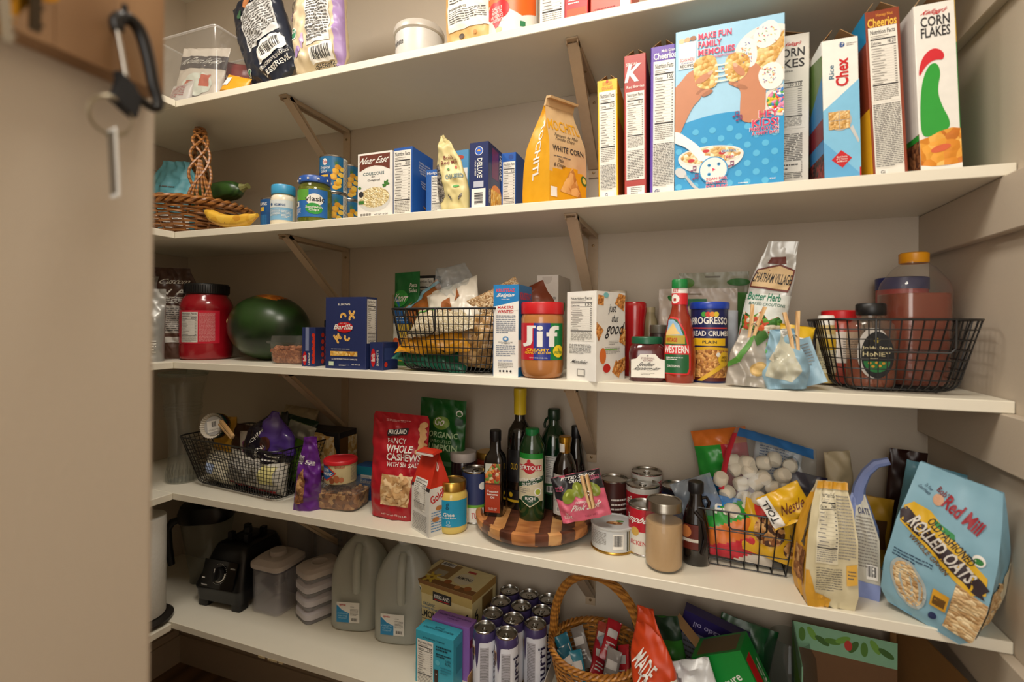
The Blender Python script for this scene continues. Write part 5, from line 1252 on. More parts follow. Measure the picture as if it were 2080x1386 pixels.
# red and yellow things behind the blue bag
pillow('snack_bag', 'red bag half hidden behind the clothespinned blue bag', 1.565, -.145, s3, .06, .150, .018, (0, -6, 0), M('B5222A', .35), 95)
pillow('snack_bag', 'yellow bag half hidden between the crouton bag and the pale blue bag', 1.572, -.205, s3, .06, .118, .018, (0, 8, 0), M('D9B01E', .35), 96, lambda F: F.bars(.5, .5, .9, .8, 10))
# pale blue bag
root, b, F = chipbag('flour_bag', 'small pale blue bag with a clear window folded over and pinned', 1.556, -.285, s3, .080, .108, .028, M('8CAFC2', .35), -14, -4, 97,
                     w=pwl((0, .8), (.3, 1), (1, .5)), t=pwl((0, .8), (.3, 1), (1, .15)), wr=.010, p=2.4)
F.poly([(.12, .22), (.68, .12), (.86, .3), (.72, .8), (.45, .95), (.3, .6)], film('D8D4BC', .7, .15), 1); F.poly([(.2, .5), (.32, .45), (.3, .62)], M('E4DCC4'), 3); F.poly([(.5, .86), (.8, .9), (.7, 1), (.45, .98)], WHT, 3); F.fine(.52, .9, .74, .97, 3, INK, 3, L=4)
b.mb.build('bag_body', root)
clothespin('wooden clothespin on top of the small pale blue bag', 1.571, -.288, s3 + .062, (0, -6, 0), .080)
root, b, F = chipbag('flour_bag', 'pale blue bag flap hanging against the left side of the right wire basket', 1.600, -.268, s3, .055, .085, .006, M('9FC0D2', .35), -30, -20, 98, wr=.003); F.fine(.5, .4, .9, .9, 6, GREYINK); b.mb.build('bag_body', root)
# right wire basket and bottles
wire_basket('wire_basket', 'black wire basket holding honey bottles at the right end of the middle shelf', 1.735, -.192, s3, .232, .20, .128, R(0), .022, .045, 13, 12, 6, notch=(.01, .11, .055), rr=.0022)
HONEY = film('C8641A', .35, .05, .95)
t = bottle('honey_bottle', 'honey bottle with a black cap and oval black label in the right basket', 1.702, -.225, s3 + .005, [(.034, 0), (.037, .005), (.038, .015), (.038, .10), (.035, .115), (.026, .124), (.022, .127), (.022, .133)], film('E8D8C4', .07, .05), [(.022, .131), (.0235, .133), (.0235, .150), (.021, .153)], BLK,
           [(.0335, .003), (.0365, .008), (.037, .052), (.037, .053)], M('8E3A10', .15, coat=.3), sy=.72)
mb = MB(); F = plane_face(mb, (-.028, -.0284, .016), (1, 0, 0), (0, 0, 1), .056, .092)
F.ell(.45, .52, .28, .49, M('C9C4BC', .3), -1, 36); F.ell(.54, .48, .27, .45, BLK, 1, 36) ; CRM = M('E4D8A8', .4)
F.text('JoHnSton', .12, .56, .92, .65, CRM, bold=.04); F.text('HoNEY', .14, .45, .90, .54, CRM, bold=.05); F.ell(.52, .76, .05, .05, M('B8A23A'), 3, 12); F.fine(.3, .40, .75, .43, 1, CRM)
F.ell(.52, .36, .30 * .72, .22, M('1E7A3A'), 2, a0=180, a1=360); 
for (u, v) in ((.33, .32), (.42, .26), (.70, .32), (.6, .27), (.52, .33)): F.ell(u, v, .03, .025, M('E0A22A'), 4, 12)
mb.build('label', t)
t = bottle('honey_jug', 'large clear honey jug with a yellow cap, tallest bottle in the right basket', 1.792, -.150, s3 + .005, [(.046, 0), (.050, .006), (.051, .02), (.0495, .10), (.051, .12), (.051, .178), (.047, .195), (.030, .222), (.021, .230), (.021, .236)], film('F8F4EE', .03, .05), [(.022, .232), (.0235, .234), (.0235, .250), (.021, .252)], M('E29A14', .35),
           [(.045, .003), (.049, .009), (.0485, .10), (.050, .12), (.050, .172), (.049, .173)], M('742E12', .12, coat=.4), sq=3.2, rz=R(10))
rnd = random.Random(8)
t = bottle('spread_jar', 'clear jar of pinkish contents with a red lid behind the honey bottle', 1.672, -.155, s3 + .005, [(.030, 0), (.033, .004), (.033, .115), (.030, .122)], M('A8483A', .25, coat=.3), [(.033, .122), (.0335, .124), (.0335, .140), (.031, .142)], M('C21A20', .35), cat='jar', capname='lid')
label_part(t, .0333, .04, .10, -70, 70, lambda F: (F.bars(.1, .2, .35, .8, 10, rot=True), F.fine(.45, .2, .9, .8, 6, GREYINK)), M('D8CFC4', .4))
t = bottle('vinegar_bottle', 'cream bottle with a white cap and yellow label at the left inside the right basket', 1.643, -.175, s3 + .005, [(.015, 0), (.017, .004), (.017, .10), (.014, .115)], M('C8B070', .3), [(.0145, .113), (.0145, .130), (.013, .132)], WHT)
label_part(t, .0172, .02, .095, -80, 80, lambda F: (F.rect(.2, .6, .9, .9, M('D9B01E'), 2), F.fine(.15, .1, .9, .5, 8, INK)), M('D8CFA8', .4))
t = bottle('powder_canister', 'red canister with a dark blue lid behind the honey jug', 1.806, -.050, s3, [(.042, 0), (.044, .003), (.044, .195)], M('B8201E', .35), [(.0455, .193), (.0455, .216), (.043, .218)], M('1A2470', .35), cat='canister', capname='lid')
label_part(t, .0442, .04, .18, -80, 80, lambda F: (F.rect(0, .5, 1, .8, M('D9B98A'), 1), F.ell(.5, .65, .2, .1, M('C84A3A'), 2)), None)
# ================================================================== fourth shelf
# glass pitcher at the far left
t = thing('glass_vase', 'large clear glass vase with a flared rim at the left end of the fourth shelf', 'vase', (-.085, -.215, s4))
mb = MB(); P = [(.040, .0), (.044, .004), (.045, .02), (.042, .05), (.038, .10), (.040, .15), (.046, .19), (.050, .215), (.052, .26), (.060, .30), (.064, .328)]
G2 = film('EEF2EE', .02, .04, .3)
mb.lathe(P, G2, 48, cap1=False); mb.lathe([(r - .003, z + .004) for r, z in P][:-1], G2, 48, cap1=False); mb.build('vase_body', t)
mb = MB(); mb.lathe([(.061, .325), (.066, .328), (.067, .333), (.064, .336), (.061, .333)], film('C8D4CC', .15, .04), 48, cap0=False, cap1=False)
mb.build('rim', t); mb = MB()
for zz in (.225, .235, .205): mb.tube([(.0515 * cos(a), .0515 * sin(a), zz) for a in [2*pi*k/40 for k in range(40)]], .0012, G2, 5, closed=True)
mb.build('ring_bands', t)
mb = MB()
for k in range(28):
    a = 2*pi*k/28; mb.tube([(.045 * cos(a), .045 * sin(a), .006), (.0455 * cos(a), .0455 * sin(a), .03), (.042 * cos(a), .042 * sin(a), .045)], .0014, G2, 5)
mb.build('fluted_base', t)
# big left basket
wire_basket('wire_basket', 'large black wire basket full of baking bags at the left of the fourth shelf', .172, -.165, s4, .425, .24, .150, R(-5), .035, .035, 30, 18, 11, r=.0010, rr=.0022)
pillow('flour_bag', 'white paper-like bag with grey print filling the bottom of the large left basket', .20, -.205, s4 + .008, .25, .095, .045, (-8, 2, -5), M('C9C4B8', .5), 101, lambda F: (F.fine(.08, .15, .7, .85, 7, GREYINK, 4, fill=.6), F.rect(.72, .3, .9, .8, M('D9D08A', .4)), F.rect(.1, .02, .9, .1, M('B5383A'))), wr=.006)
pillow('sugar_bag', 'cream bag with pink and blue print at the front left inside the large left basket', .055, -.200, s4 + .008, .13, .09, .035, (-8, 5, -5), M('D0C8B0', .45), 102, lambda F: (F.rect(.1, .3, .5, .6, M('A8B8D8')), F.fine(.1, .7, .9, .9, 3, INK)), wr=.006)
pillow('chip_bag', 'yellow bag standing at the left end inside the large left basket', .035, -.165, s4 + .01, .085, .185, .03, (-4, -4, 0), M('B98A1E', .35), 103, lambda F: F.rect(.1, .1, .9, .4, M('A8601A')))
pillow('chocolate_bag', 'dark brown bag beside the yellow one inside the large left basket', .095, -.16, s4 + .01, .10, .165, .03, (-4, 3, 0), M('3A2218', .35), 104, lambda F: F.fine(.2, .4, .8, .6, 2, WHT))
pillow('chocolate_bag', 'purple and dark bag with a violet pinched top rising from the large left basket', .235, -.205, s4 + .06, .20, .175, .03, (-6, 4, -3), (lambda u, v: M('4E3488', .22, coat=.3) if (u * .9 + v * .5 > .66 and v > .38) else M('1A1524', .25)), 105,
       lambda F: (F.ell(.55, .48, .14, .12, M('4A241A', .4)), F.text('CHIPS', .2, .55, .5, .62, WHT, rot=50), F.fine(.55, .12, .8, .34, 3, WHT, 5), F.text('CADENA', .28, .30, .55, .36, WHT, rot=50)), wr=.009, w=pwl((0, .5), (.35, 1), (.6, .9), (1, .14)), c=lambda v: (.010 * v, 0, v * .175))
pillow('snack_bag', 'white and magenta bag behind the chocolate bags in the large left basket', .165, -.185, s4 + .055, .12, .11, .02, (-10, -5, 0), M('C8C0B4', .35), 106, lambda F: F.poly([(.25, .2), (.9, .1), (.95, .7), (.3, .75)], M('6A1E56', .35)), wr=.006)
pillow('snack_bag', 'bright green bag with silver edge leaning out at the right of the large left basket', .268, -.150, s4 + .025, .10, .17, .02, (-8, 12, 0), M('5E8A24', .35), 107, lambda F: (F.poly([(0, .8), (1, .72), (1, 1), (0, 1)], M('9A9A8E', .3, metal=.3)), F.rect(.4, .2, .8, .4, M('7AA83A'))), wr=.006)
pillow('chocolate_bag', 'dark green bag with a yellow oval logo at the top of the large left basket', .235, -.115, s4 + .10, .15, .105, .03, (-18, 8, 0), M('12341C', .35), 108, lambda F: (F.ell(.62, .5, .17, .22, M('C9A82A')), F.ell(.62, .5, .15, .19, M('12341C'), 2), F.text("Let's Do", .45, .44, .8, .56, WHT, bold=.03), F.rect(.05, .2, .3, .5, M('8A928A'))), wr=.005)
pillow('flour_bag', 'pale tan bag lying at the very back top of the large left basket', .205, -.06, s4 + .155, .14, .07, .025, (-25, 4, 0), M('A89878', .5), 109, wr=.008)
pillow('snack_bag', 'black bag behind the chocolate bag in the large left basket', .20, -.12, s4 + .09, .14, .11, .02, (-10, -25, 0), M('141318', .35), 110)
pillow('snack_bag', 'navy and white packet at the right inside the large left basket', .350, -.185, s4 + .012, .055, .12, .018, (-6, 6, -20), M('3A3A7A', .35), 111, lambda F: F.rect(.15, .2, .85, .8, M('B8B8C0')))
# cupcake liners
t = thing('cupcake_liners', 'tipped stack of fluted cupcake liners with a barcode sticker in the large left basket', 'cupcake liners', (.052, -.215, s4 + .180), 0)
t.rotation_euler = (R(78), R(-14), R(18))
for j, cc in enumerate(('C8C0B0', 'D0C8B8', '3E7A8A', '4E8A5A', '8A4A5A', 'B8902A', 'C8A83A')):
    mb = MB(); rg = []
    for (r, z) in ((.026, 0), (.0365, .018)):
        rg.append([((r + .0012 * (-1) ** k) * cos(2*pi*k/64), (r + .0012 * (-1) ** k) * sin(2*pi*k/64), z - j * .0055) for k in range(64)])
    mb.loft(rg, M(cc, .6), True, False, smooth=False); mb.build('paper_liner', t)
mb = MB(); F = plane_face(mb, (-.019, -.018, .0100), (1, 0, 0), (0, 1, 0), .038, .034); mb.lathe([(.028, .0085), (.028, .0095)], film('E8E8E8', .4), 40)
F.rect(0, 0, 1, 1, WHT, 0); F.bars(.35, .3, .8, .95, 9); F.fine(.1, .1, .9, .25, 3); mb.build('barcode_sticker', t)
clothespin('wooden clothespin gripping the bag beside the cupcake liners in the large left basket', .150, -.238, s4 + .158, (0, -58, -8), .072, .2)
# rice box behind
r, F, Rt, Lf, Tp, done = carton('grain_box', 'dark box with a picture of rice pilaf right of the large left basket', .145, .08, .172, M('16161C', .4), .364, -.090, s4)
F.ell(.45, .58, .42, .40, M('C8A868', .4), 1); F.rect(.02, .40, .88, .93, POPC, 2); F.rect(0, .0, 1, .3, M('1A1E3E'), 3); F.text('Turkish\nPilaf', .4, .05, .9, .28, WHT, bold=.02, L=5); F.rect(.3, .3, .7, .34, RED, 4)
Rt.rect(.5, .1, 1, .9, POPC, 2); Rt.rect(.05, .1, .5, .9, M('6A4A1E'), 1); done()
# purple narrow pouch
root, b, F = chipbag('nut_pouch', 'narrow purple pouch with a clear window of nuts beside the clear nut container', .445, -.262, s4, .072, .19, .022, M('5E2180', .35), 28, 0, 121,
                     w=pwl((0, 1), (.5, .85), (1, .45)), t=pwl((0, .9), (.3, 1), (1, .15)), wr=.006, p=2.4, c=lambda v: (.006 * v, 0, v * .19))
F.poly([(.05, .1), (.4, .12), (.42, .42), (.3, .58), (.08, .45)], NUTS, 1); F.text('ORGANIC\nFIGS', .15, .5, .5, .85, WHT, rot=75)
b.mb.build('bag_body', root)
# nut clamshell and red-lidded can
clamshell('nut_container', 'clear plastic box of chopped walnuts beside the red cashew bag', .515, -.208, s4, .135, .10, .070, NUTS, .042, nbits=120, bit=.007, seed=6, rz=R(8))
t = thing('nut_can', 'cream nut can with a red plastic lid sitting on the clear walnut box', 'can', (.512, -.215, s4 + .0705), R(22))
mb = MB(); CRMC = M('D9CC9E', .35); mb.lathe([(.0405, 0), (.0415, .002), (.0415, .052)], CRMC, 40); F = cyl_face(mb, .0415, .002, .051, -85, 85)
F.poly([(.08, .95), (.32, .95), (.52, .55), (.30, .12), (.08, .2)], M('C8442E'), 2); F.poly([(.08, .9), (.30, .9), (.48, .55), (.28, .2), (.08, .28)], M('1C5E9A'), 3); F.text('BLUE\nDIAMOND', .10, .42, .44, .8, WHT, bold=.04, L=5)
F.text('Smoked', .48, .82, .68, .95, M('B5442E'), L=4); F.ell(.52, .25, .16, .2, M('A8603A'), 4, rot=20); F.ell(.42, .16, .14, .16, M('8A4A2A'), 5); F.ell(.62, .2, .12, .14, M('B8704A'), 5); F.fine(.82, .1, .97, .9, 9)
mb.build('can_body', t)
mb = MB(); mb.lathe([(.042, .049), (.0440, .050), (.0440, .057), (.042, .0595), (.0405, .0595), (.039, .0575), (.001, .0575)], M('C4202A', .35), 40); mb.build('lid', t)
r, F, Rt, Lf, Tp, done = carton('candy_box', 'small blue box lying between the walnut box and the red cashew bag', .06, .05, .092, M('1E5FA8', .4), .540, -.125, s4); F.rect(0, .75, 1, 1, M('1E8AA8')); F.rect(.3, .65, .9, .75, WHT, 2); F.text('Bakers', .3, .5, .95, .62, WHT); done()
# cashews
root, b, F = chipbag('cashew_bag', 'large red cashew pouch with a clear window leaning on the fourth shelf', .688, -.225, s4, .148, .262, .028, M('B01C28', .3), 4, 2, 131,
                     w=pwl((0, .84), (.3, .92), (.62, .98), (.7, 1.06), (.95, 1.06), (1, 1.0)), t=pwl((0, .8), (.3, 1), (.62, .6), (.75, .35), (1, .05)), wr=.0035, p=2.8, c=lambda v: (.008 * v, -.004 * sin(6 * v), v * .262))
F.poly([(.30, .14), (.86, .14), (.88, .43), (.30, .43)], CASHEW, 1)
rnd = random.Random(7)
for k in range(26):      # printed-window nuts, modelled as curled kernels under the film
    u, v = .35 + .48 * rnd.random(), .17 + .24 * rnd.random(); a0 = rnd.uniform(0, 360)
    for q in range(6): F.ell(u + .045 * cos(R(a0 + 30 * q)), v + .026 * sin(R(a0 + 30 * q)), .014, .014, M(('E3BF8C', 'D4AA74', 'EACB9A')[k % 3], .4), 2 + k * .15, 10)
F.poly([(.30, .775), (.66, .81), (.67, .87), (.31, .835)], INK, 2); F.text('KIRKLAND', .33, .805, .64, .845, WHT, bold=.05, rot=5, L=4)
F.text('FANCY', .32, .715, .66, .765, WHT, rot=3, L=3); F.text('WHOLE', .32, .635, .78, .70, WHT, bold=.05, rot=3); F.text('CASHEWS', .34, .56, .96, .63, WHT, bold=.05, rot=2); F.text('WITH SEA SALT', .36, .505, .96, .545, WHT, bold=.03, rot=2)
F.fine(.25, .915, .7, .94, 2, M('E8B8B8'), 3); F.text('NET WT 40 OZ (2.5 LB)', .32, .04, .85, .06, WHT)
for k in range(6): F.ell(.9 + .02 * (k % 2), .66 + .05 * k, .045, .03, M('D4AA74'), 3 + k * .1, 12, rot=40 * k)
b.mb.build('bag_body', root)
# green pumpkin seed bag
root, b, F = chipbag('seed_bag', 'tall dark green pumpkin seed pouch standing behind the red cashew pouch', .757, -.115, s4, .135, .287, .025, M('14581F', .35), 2, 2, 132, w=lambda v: 1, t=pwl((0, .8), (.4, 1), (1, .05)), wr=.003, p=3)
F.ell(.5, .78, .085, .06, M('7A9A3A')); F.text('Go', .36, .755, .58, .83, WHT, L=3, bold=.02, shear=.2); F.ell(.87, .88, .035, .03, WHT); F.ell(.87, .875, .025, .02, M('3E7A3E'), 2); F.rect(.80, .77, .95, .83, M('2E4A3A'), 2)
F.text('ORGANIC', .26, .65, .88, .70, M('B8D8A8'), bold=.05); F.text('SPROUTED', .3, .60, .76, .63, M('9AC08A')); F.text('PUMPKIN', .2, .535, .88, .59, M('B8D8A8'), bold=.05); F.rect(.6, .40, .85, .44, M('4E7E56'), 2)
b.mb.build('bag_body', root)
# cracker bag with folded top
t = thing('cracker_bag', 'small white and red cracker bag with a clipped-over white top edge', 'snack bag', (.812, -.258, s4), R(-28))
mb = MB(); RD2 = M('C8321E', .35); Wd, Dp, Hh = .078, .062, .192
lv2 = lrp((0, 1), (.55, 1), (.75, .92), (1, .82)); ld2 = lrp((0, 1), (.55, .96), (.75, .55), (.95, .08), (1, .05))
def gpt(s_, v, h, f):
    w_, d_ = Wd * lv2(v), Dp * ld2(v); z = Hh * v; n = noise.noise(Vector((s_ * 4, z * 50, ord(f)))) * .0022 * sin(pi * s_)
    if f == 'F': return Vector((-w_/2 + w_*s_, -d_/2 - n - h, z))
    if f == 'B': return Vector((w_/2 - w_*s_, d_/2 + n + h, z))
    if f == 'R': return Vector((w_/2 + n + h - (1 - 2*abs(s_-.5)) * .014 * max(0, v - .5) * 2, -d_/2 + d_*s_, z))
    return Vector((-w_/2 - n - h, d_/2 - d_*s_, z))
cmat = lambda u, v: RD2 if v > .58 else M('DDDBD4', .35)
for f in 'FBRL': mb.grid(lambda u, v: gpt(u, v, 0, f), 10, 26, cmat)
F = Face(mb, lambda u, v, h: gpt(u, v, h, 'F'), Wd, Hh, .008); Rr = Face(mb, lambda u, v, h: gpt(u, v, h, 'R'), Dp, Hh, .008)
F.rect(0, .54, 1, .58, M('2E2A2A'), 1); F.nutri(.12, .28, .82, .66, '140', 9); F.fine(.1, .03, .9, .24, 9, GREYINK, 4)
Rr.ell(.4, .82, .05, .06, WHT, 2); Rr.rect(.36, .79, .46, .85, RED, 3); Rr.text('Goldfish', .02, .44, .98, .54, RED, rot=22, bold=.04); Rr.fine(.1, .05, .9, .3, 6, M('5A8AB8'), 3); Rr.ell(.45, .33, .05, .03, M('B8763A'), 2); Rr.ell(.75, .3, .05, .03, M('B8763A'), 2); Rr.ell(.3, .2, .05, .03, M('B8763A'), 2)
mb.build('bag_body', t)
mb = MB(); mb.T = Matrix.Translation((.006, 0, Hh - .004)) @ Matrix.Rotation(R(-6), 4, 'Y')
mb.loft([[(s_ * .035, a, b_) for (a, b_) in ((.003, 0), (-.003, 0), (-.020, -.004), (-.024, .001), (-.004, .008), (.003, .006))] for s_ in (-1, 1)], RD2)
mb.box(-.034, .034, -.0255, -.0205, -.0055, -.0015, WHT); mb.build('folded_top', t)
# ghee jar
t = bottle('ghee_jar', 'small jar of yellow clarified butter with a gold lid and turquoise label', .858, -.237, s4, [(.032, 0), (.0355, .004), (.0365, .012), (.0365, .085), (.033, .094), (.030, .098)], M('D8BE62', .2, coat=.4), [(.0315, .097), (.0335, .099), (.0335, .116), (.031, .119), (.028, .119), (.027, .1175), (.001, .1175)], GOLDM, cat='jar', capname='lid', rz=R(12))
label_part(t, .0367, .018, .080, -80, 80, lambda F: (F.text('Ghee', .38, .40, .64, .54, WHT, bold=.04), F.text('Clarified Butter', .33, .32, .69, .38, WHT), F.text('g', .44, .66, .52, .90, M('15506E'), bold=.03), F.ell(.5, .18, .07, .07, WHT, 2), F.ell(.5, .18, .06, .06, M('1E93BC'), 3), F.text('9 OZ', .45, .04, .56, .08, WHT)), M('1E93BC', .4))
# jars and cans behind
t = bottle('jam_jar', 'dark jar with a white lid in the rear row left of the oil bottles', .829, -.118, s4, [(.030, 0), (.033, .005), (.033, .125), (.030, .134)], M('2A1E22', .2, coat=.3), [(.0335, .132), (.0345, .134), (.0345, .152), (.033, .155), (.02, .155)], M('C8C0BC', .4), cat='jar', capname='lid')
def navyp(F): F.rect(0, 0, 1, 1, M('2E3A66', .35)); F.rect(0, 0, 1, .3, WHT, 1); F.rect(0, .3, 1, .36, M('6AA83A'), 2); F.ell(.82, .75, .08, .08, WHT, 2); F.text('TUNA', .55, .08, .85, .2, RED, bold=.04)
can('food_can', 'navy and white can with a green stripe behind the gold-lidded butter jar', .886, -.165, s4, .0345, .128, body=M('2E3A66', .35), paint=navyp, tab=True)
t = bottle('sauce_jar', 'reddish jar with a gold lid behind the navy can', .880, -.075, s4, [(.028, 0), (.031, .005), (.031, .12), (.027, .132)], M('7A2A18', .2, coat=.3), [(.028, .131), (.0300, .133), (.0300, .148), (.028, .150)], GOLDM, cat='jar', capname='lid')
label_part(t, .0312, .03, .105, -80, 80, lambda F: (F.text('Salsa', .3, .6, .9, .85, WHT), F.ell(.7, .3, .2, .2, M('D98A2A'), 2)), M('8A1E1A', .35))
# lazy susan of glued woods
t = thing('lazy_susan', 'round striped wooden turntable carrying the oil bottles', 'turntable', (1.040, -.160, s4), R(12))
W1 = wave_mat('walnut', '4A2A1E', '6A3E2C', 14, 'X', 5, .35, .04, 4, (.3, 3, 3)); W2 = wave_mat('cherry_wood', 'A8683A', 'C98850', 14, 'X', 5, .35, .04, 4, (.3, 3, 3)); W3 = wave_mat('maple_wood', 'C08850', 'D8A66C', 14, 'X', 5, .35, .04, 4, (.3, 3, 3))
prof = [(.10, .012), (.130, .012), (.138, .018), (.1415, .030), (.1415, .040), (.138, .042), (.130, .042), (.128, .034), (.127, .026)]
mb = MB(); sg = 120; stripes = [(-.15, W2), (-.112, W1), (-.09, W3), (-.062, W1), (-.035, W2), (.018, W1), (.044, W3), (.068, W1), (.098, W2), (.125, W1), (.2, W1)]
def wood(x):
    m = stripes[0][1]
    for a, b in stripes:
        if x >= a: m = b
    return m
ix = [[mb.vt((r * cos(2*pi*k/sg), r * sin(2*pi*k/sg), z)) for k in range(sg)] for r, z in prof]
for a in range(len(prof) - 1):
    for k in range(sg):
        k2 = (k + 1) % sg; mb.fc((ix[a][k], ix[a][k2], ix[a+1][k2], ix[a+1][k]), wood(prof[a][0] * cos(2*pi*(k+.5)/sg)), True)
xs = [-.127] + [a for a, _ in stripes[1:-1]] + [.127]
for z_, fl in ((.026, False), (.012, True)):
    for a, b in zip(xs, xs[1:]):
        n = 8; X_ = [a + (b - a) * i / n for i in range(n + 1)]
        P = [(x, (max(0, .127 ** 2 - x * x)) ** .5, z_) for x in X_]; Q = [(x, -y, z) for x, y, z in P]
        pi_ = [mb.vt(p) for p in P]; qi = [mb.vt(q) for q in Q]
        for i in range(n): mb.fc((qi[i], qi[i+1], pi_[i+1], pi_[i])[::-1 if fl else 1], wood((a + b) / 2))
mb.build('tray', t)
mb = MB(); mb.lathe([(.085, 0), (.085, .004), (.06, .012)], BLK); mb.build('turning_base', t)
zt = s4 + .0265
DKG = M('14100C', .08, coat=.6); GRN = M('143A1A', .08, coat=.6)
t = bottle('oil_bottle', 'square dark sesame oil bottle with a black cap, leftmost on the turntable', .942, -.172, zt, [(.0225, 0), (.0245, .003), (.0245, .130), (.022, .142), (.0125, .156), (.0115, .185)], DKG, [(.0135, .178), (.0142, .180), (.0142, .203), (.0125, .205)], BLK, sq=6, rz=R(8))
mb = MB(); F = plane_face(mb, (-.0185, -.0248, .010), (1, 0, 0), (0, 0, 1), .037, .118)
F.rect(0, 0, 1, 1, M('A83A1E', .4), 0); F.rect(0, .60, 1, 1, food('noodles_print', ['C8602E', 'E09A4A', '6A8A3A', 'D8C49A', 'A83A22'], 140), 1); F.poly([(0, .78), (.5, 1), (0, 1)], M('C9CFC4'), 2); F.rect(0, .57, 1, .60, M('5A2418'), 2)
F.text('HyVee', .3, .49, .7, .52, M('E8604A'), bold=.03); F.text('Toasted', .12, .41, .88, .455, WHT, bold=.04); F.text('Sesame', .12, .35, .85, .395, WHT, bold=.04); F.text('Oil', .35, .29, .62, .335, WHT, bold=.04); F.text('8.5 FL OZ\n(250mL)', .2, .04, .8, .1, WHT); mb.build('label', t)
t = bottle('oil_bottle', 'tall dark oil bottle with a yellow capsule neck, tallest on the turntable', .983, -.106, zt, [(.030, 0), (.0325, .004), (.0325, .175), (.030, .195), (.020, .212), (.0135, .222), (.013, .245)], DKG, [(.0150, .235), (.0160, .236), (.0160, .281), (.0168, .283), (.0168, .300), (.015, .302)], M('D2B41E', .35), capname='capsule', rz=R(10))
label_part(t, .0327, .02, .05, -80, 80, lambda F: (F.rect(0, .0, 1, .2, M('C9A21E'), 2), F.ell(.3, .6, .2, .2, M('C9A21E'), 2)), M('1C1A1C', .3))
label_part(t, .0327, .07, .15, -80, 80, lambda F: (F.ell(.4, .5, .3, .3, M('1C1A1C'), 2), F.text('OLIO', .3, .4, .5, .6, M('C9A21E'), L=4)), M('1C1A1C', .3), name='label')
BL = pwl((0, .033), (.05, .035), (.12, .0345), (.17, .034), (.19, .026), (.205, .018), (.215, .0165))
t = bottle('oil_bottle', 'green olive oil bottle with a red oval on its cream label, front of the turntable', 1.035, -.165, zt, [(.031, 0)] + [(BL(z / 100), z / 100) for z in (.4, 2, 4, 6, 8, 10, 12, 14, 16, 17, 18, 19, 20, 21)], GRN, [(.0165, .196), (.0168, .198), (.0168, .214), (.014, .216)], M('14743A', .3), sx=.92, sy=.82, rz=R(6))
def bert(F):
    F.rect(0, .88, 1, 1, M('1E8A30', .4), 0)
    F.rect(0, .35, 1, .9, M('D4CBAE', .45), 1); F.rect(0, .14, 1, .35, M('C9BF9E', .45), 1); F.ell(.47, .74, .40 * .3, .105, M('B8202A'), 2); F.rect(.03, .69, .93, .79, M('B8202A'), 2); F.text('BERTOLLI', .07, .70, .90, .775, WHT, bold=.06, L=4, arc=.1)
    F.ell(.45, .86, .035, .035, M('B8202A'), 3); F.poly([(0, .46), (1, .60), (1, .50), (0, .37)], M('1E4A32'), 2); F.text('EXTRA VIRGIN', .04, .50, .92, .56, WHT, bold=.04, L=4, rot=9); F.text('OLIVE OIL', .18, .43, .80, .48, WHT, bold=.04, L=4, rot=9)
    F.ell(.78, .31, .07, .07, WHT, 3); F.ell(.78, .31, .05, .05, M('A8B83A'), 4); F.fine(.06, .27, .5, .38, 3)
    F.poly([(.15, .15), (.28, .10), (.5, .03), (.72, .10), (.86, .15), (.82, .22), (.66, .26), (.34, .26), (.18, .22)], M('D4CBAE'), 4); F.poly([(.18, .155), (.3, .115), (.5, .05), (.7, .115), (.83, .155), (.79, .21), (.64, .245), (.36, .245), (.21, .21)], M('1E4A32'), 5)
    F.text('RICH', .34, .165, .68, .22, WHT, bold=.05, L=7); F.text('TASTE', .42, .13, .60, .155, WHT, L=7)
mb = MB(); F = cyl_face(mb, lambda z: BL(z) + .0006, .030, .160, -58, 62, sx=.92, sy=.82, e=.007); bert(F); mb.build('label', t)
t = bottle('oil_bottle', 'dark green oil bottle with a loop handle and green cap behind the cream-labelled one', 1.063, -.070, zt, [(.033, 0), (.036, .004), (.036, .150), (.033, .175), (.022, .198), (.0145, .208), (.014, .225)], M('0E2A16', .08, coat=.6), [(.0155, .222), (.0165, .224), (.0165, .246), (.0145, .249)], M('16301E', .3))
mb = MB(); mb.tube([(-.016, 0, .225), (-.022, 0, .218), (-.025, 0, .208), (-.024, 0, .198)], .0035, M('0E2A16', .1), 8); mb.build('loop_handle', t)
label_part(t, .0362, .04, .135, -30, 85, lambda F: (F.nutri(.1, .3, .6, 1, '120', 7), F.rect(0, 0, 1, .28, M('1E5A2E'), 1), F.bars(.15, .05, .5, .22, 10)), M('C9C8B8', .4))
t = bottle('wine_vinegar_bottle', 'amber vinegar bottle with a gold cap and white back label, right side of the turntable', 1.107, -.130, zt, [(.027, 0), (.0290, .004), (.0290, .105), (.027, .125), (.018, .148), (.0125, .156), (.0118, .178)], M('1E140C', .06, coat=.7), [(.0128, .155), (.0135, .157), (.0135, .180), (.0148, .181), (.0148, .193), (.013, .195)], M('B88A2E', .25, metal=.8), rz=R(6))
label_part(t, .0292, .012, .108, -55, 60, lambda F: (F.fine(.15, .45, .8, .85, 9, GREYINK, 4), F.text('LAUDEMIO', .4, .9, .8, .93, INK), F.text('12', .12, .33, .25, .38, INK), F.bars(.2, .08, .62, .2, 14), F.ell(.8, .33, .05, .05, M('C9A24F'), 3)), M('D0CDC4', .45))
mb = MB(); F = cyl_face(mb, .0137, .158, .178, -55, 5); F.rect(0, 0, 1, 1, WHT, 2); mb.build('neck_sticker', t)
t = bottle('wine_vinegar_bottle', 'slim dark bottle with a black top and kraft label at the back of the turntable', 1.120, -.062, zt, [(.023, 0), (.0255, .004), (.0255, .090), (.020, .13), (.012, .165), (.0105, .185)], M('100C0A', .08, coat=.6), [(.0120, .178), (.0125, .180), (.0125, .206), (.011, .208)], BLK)
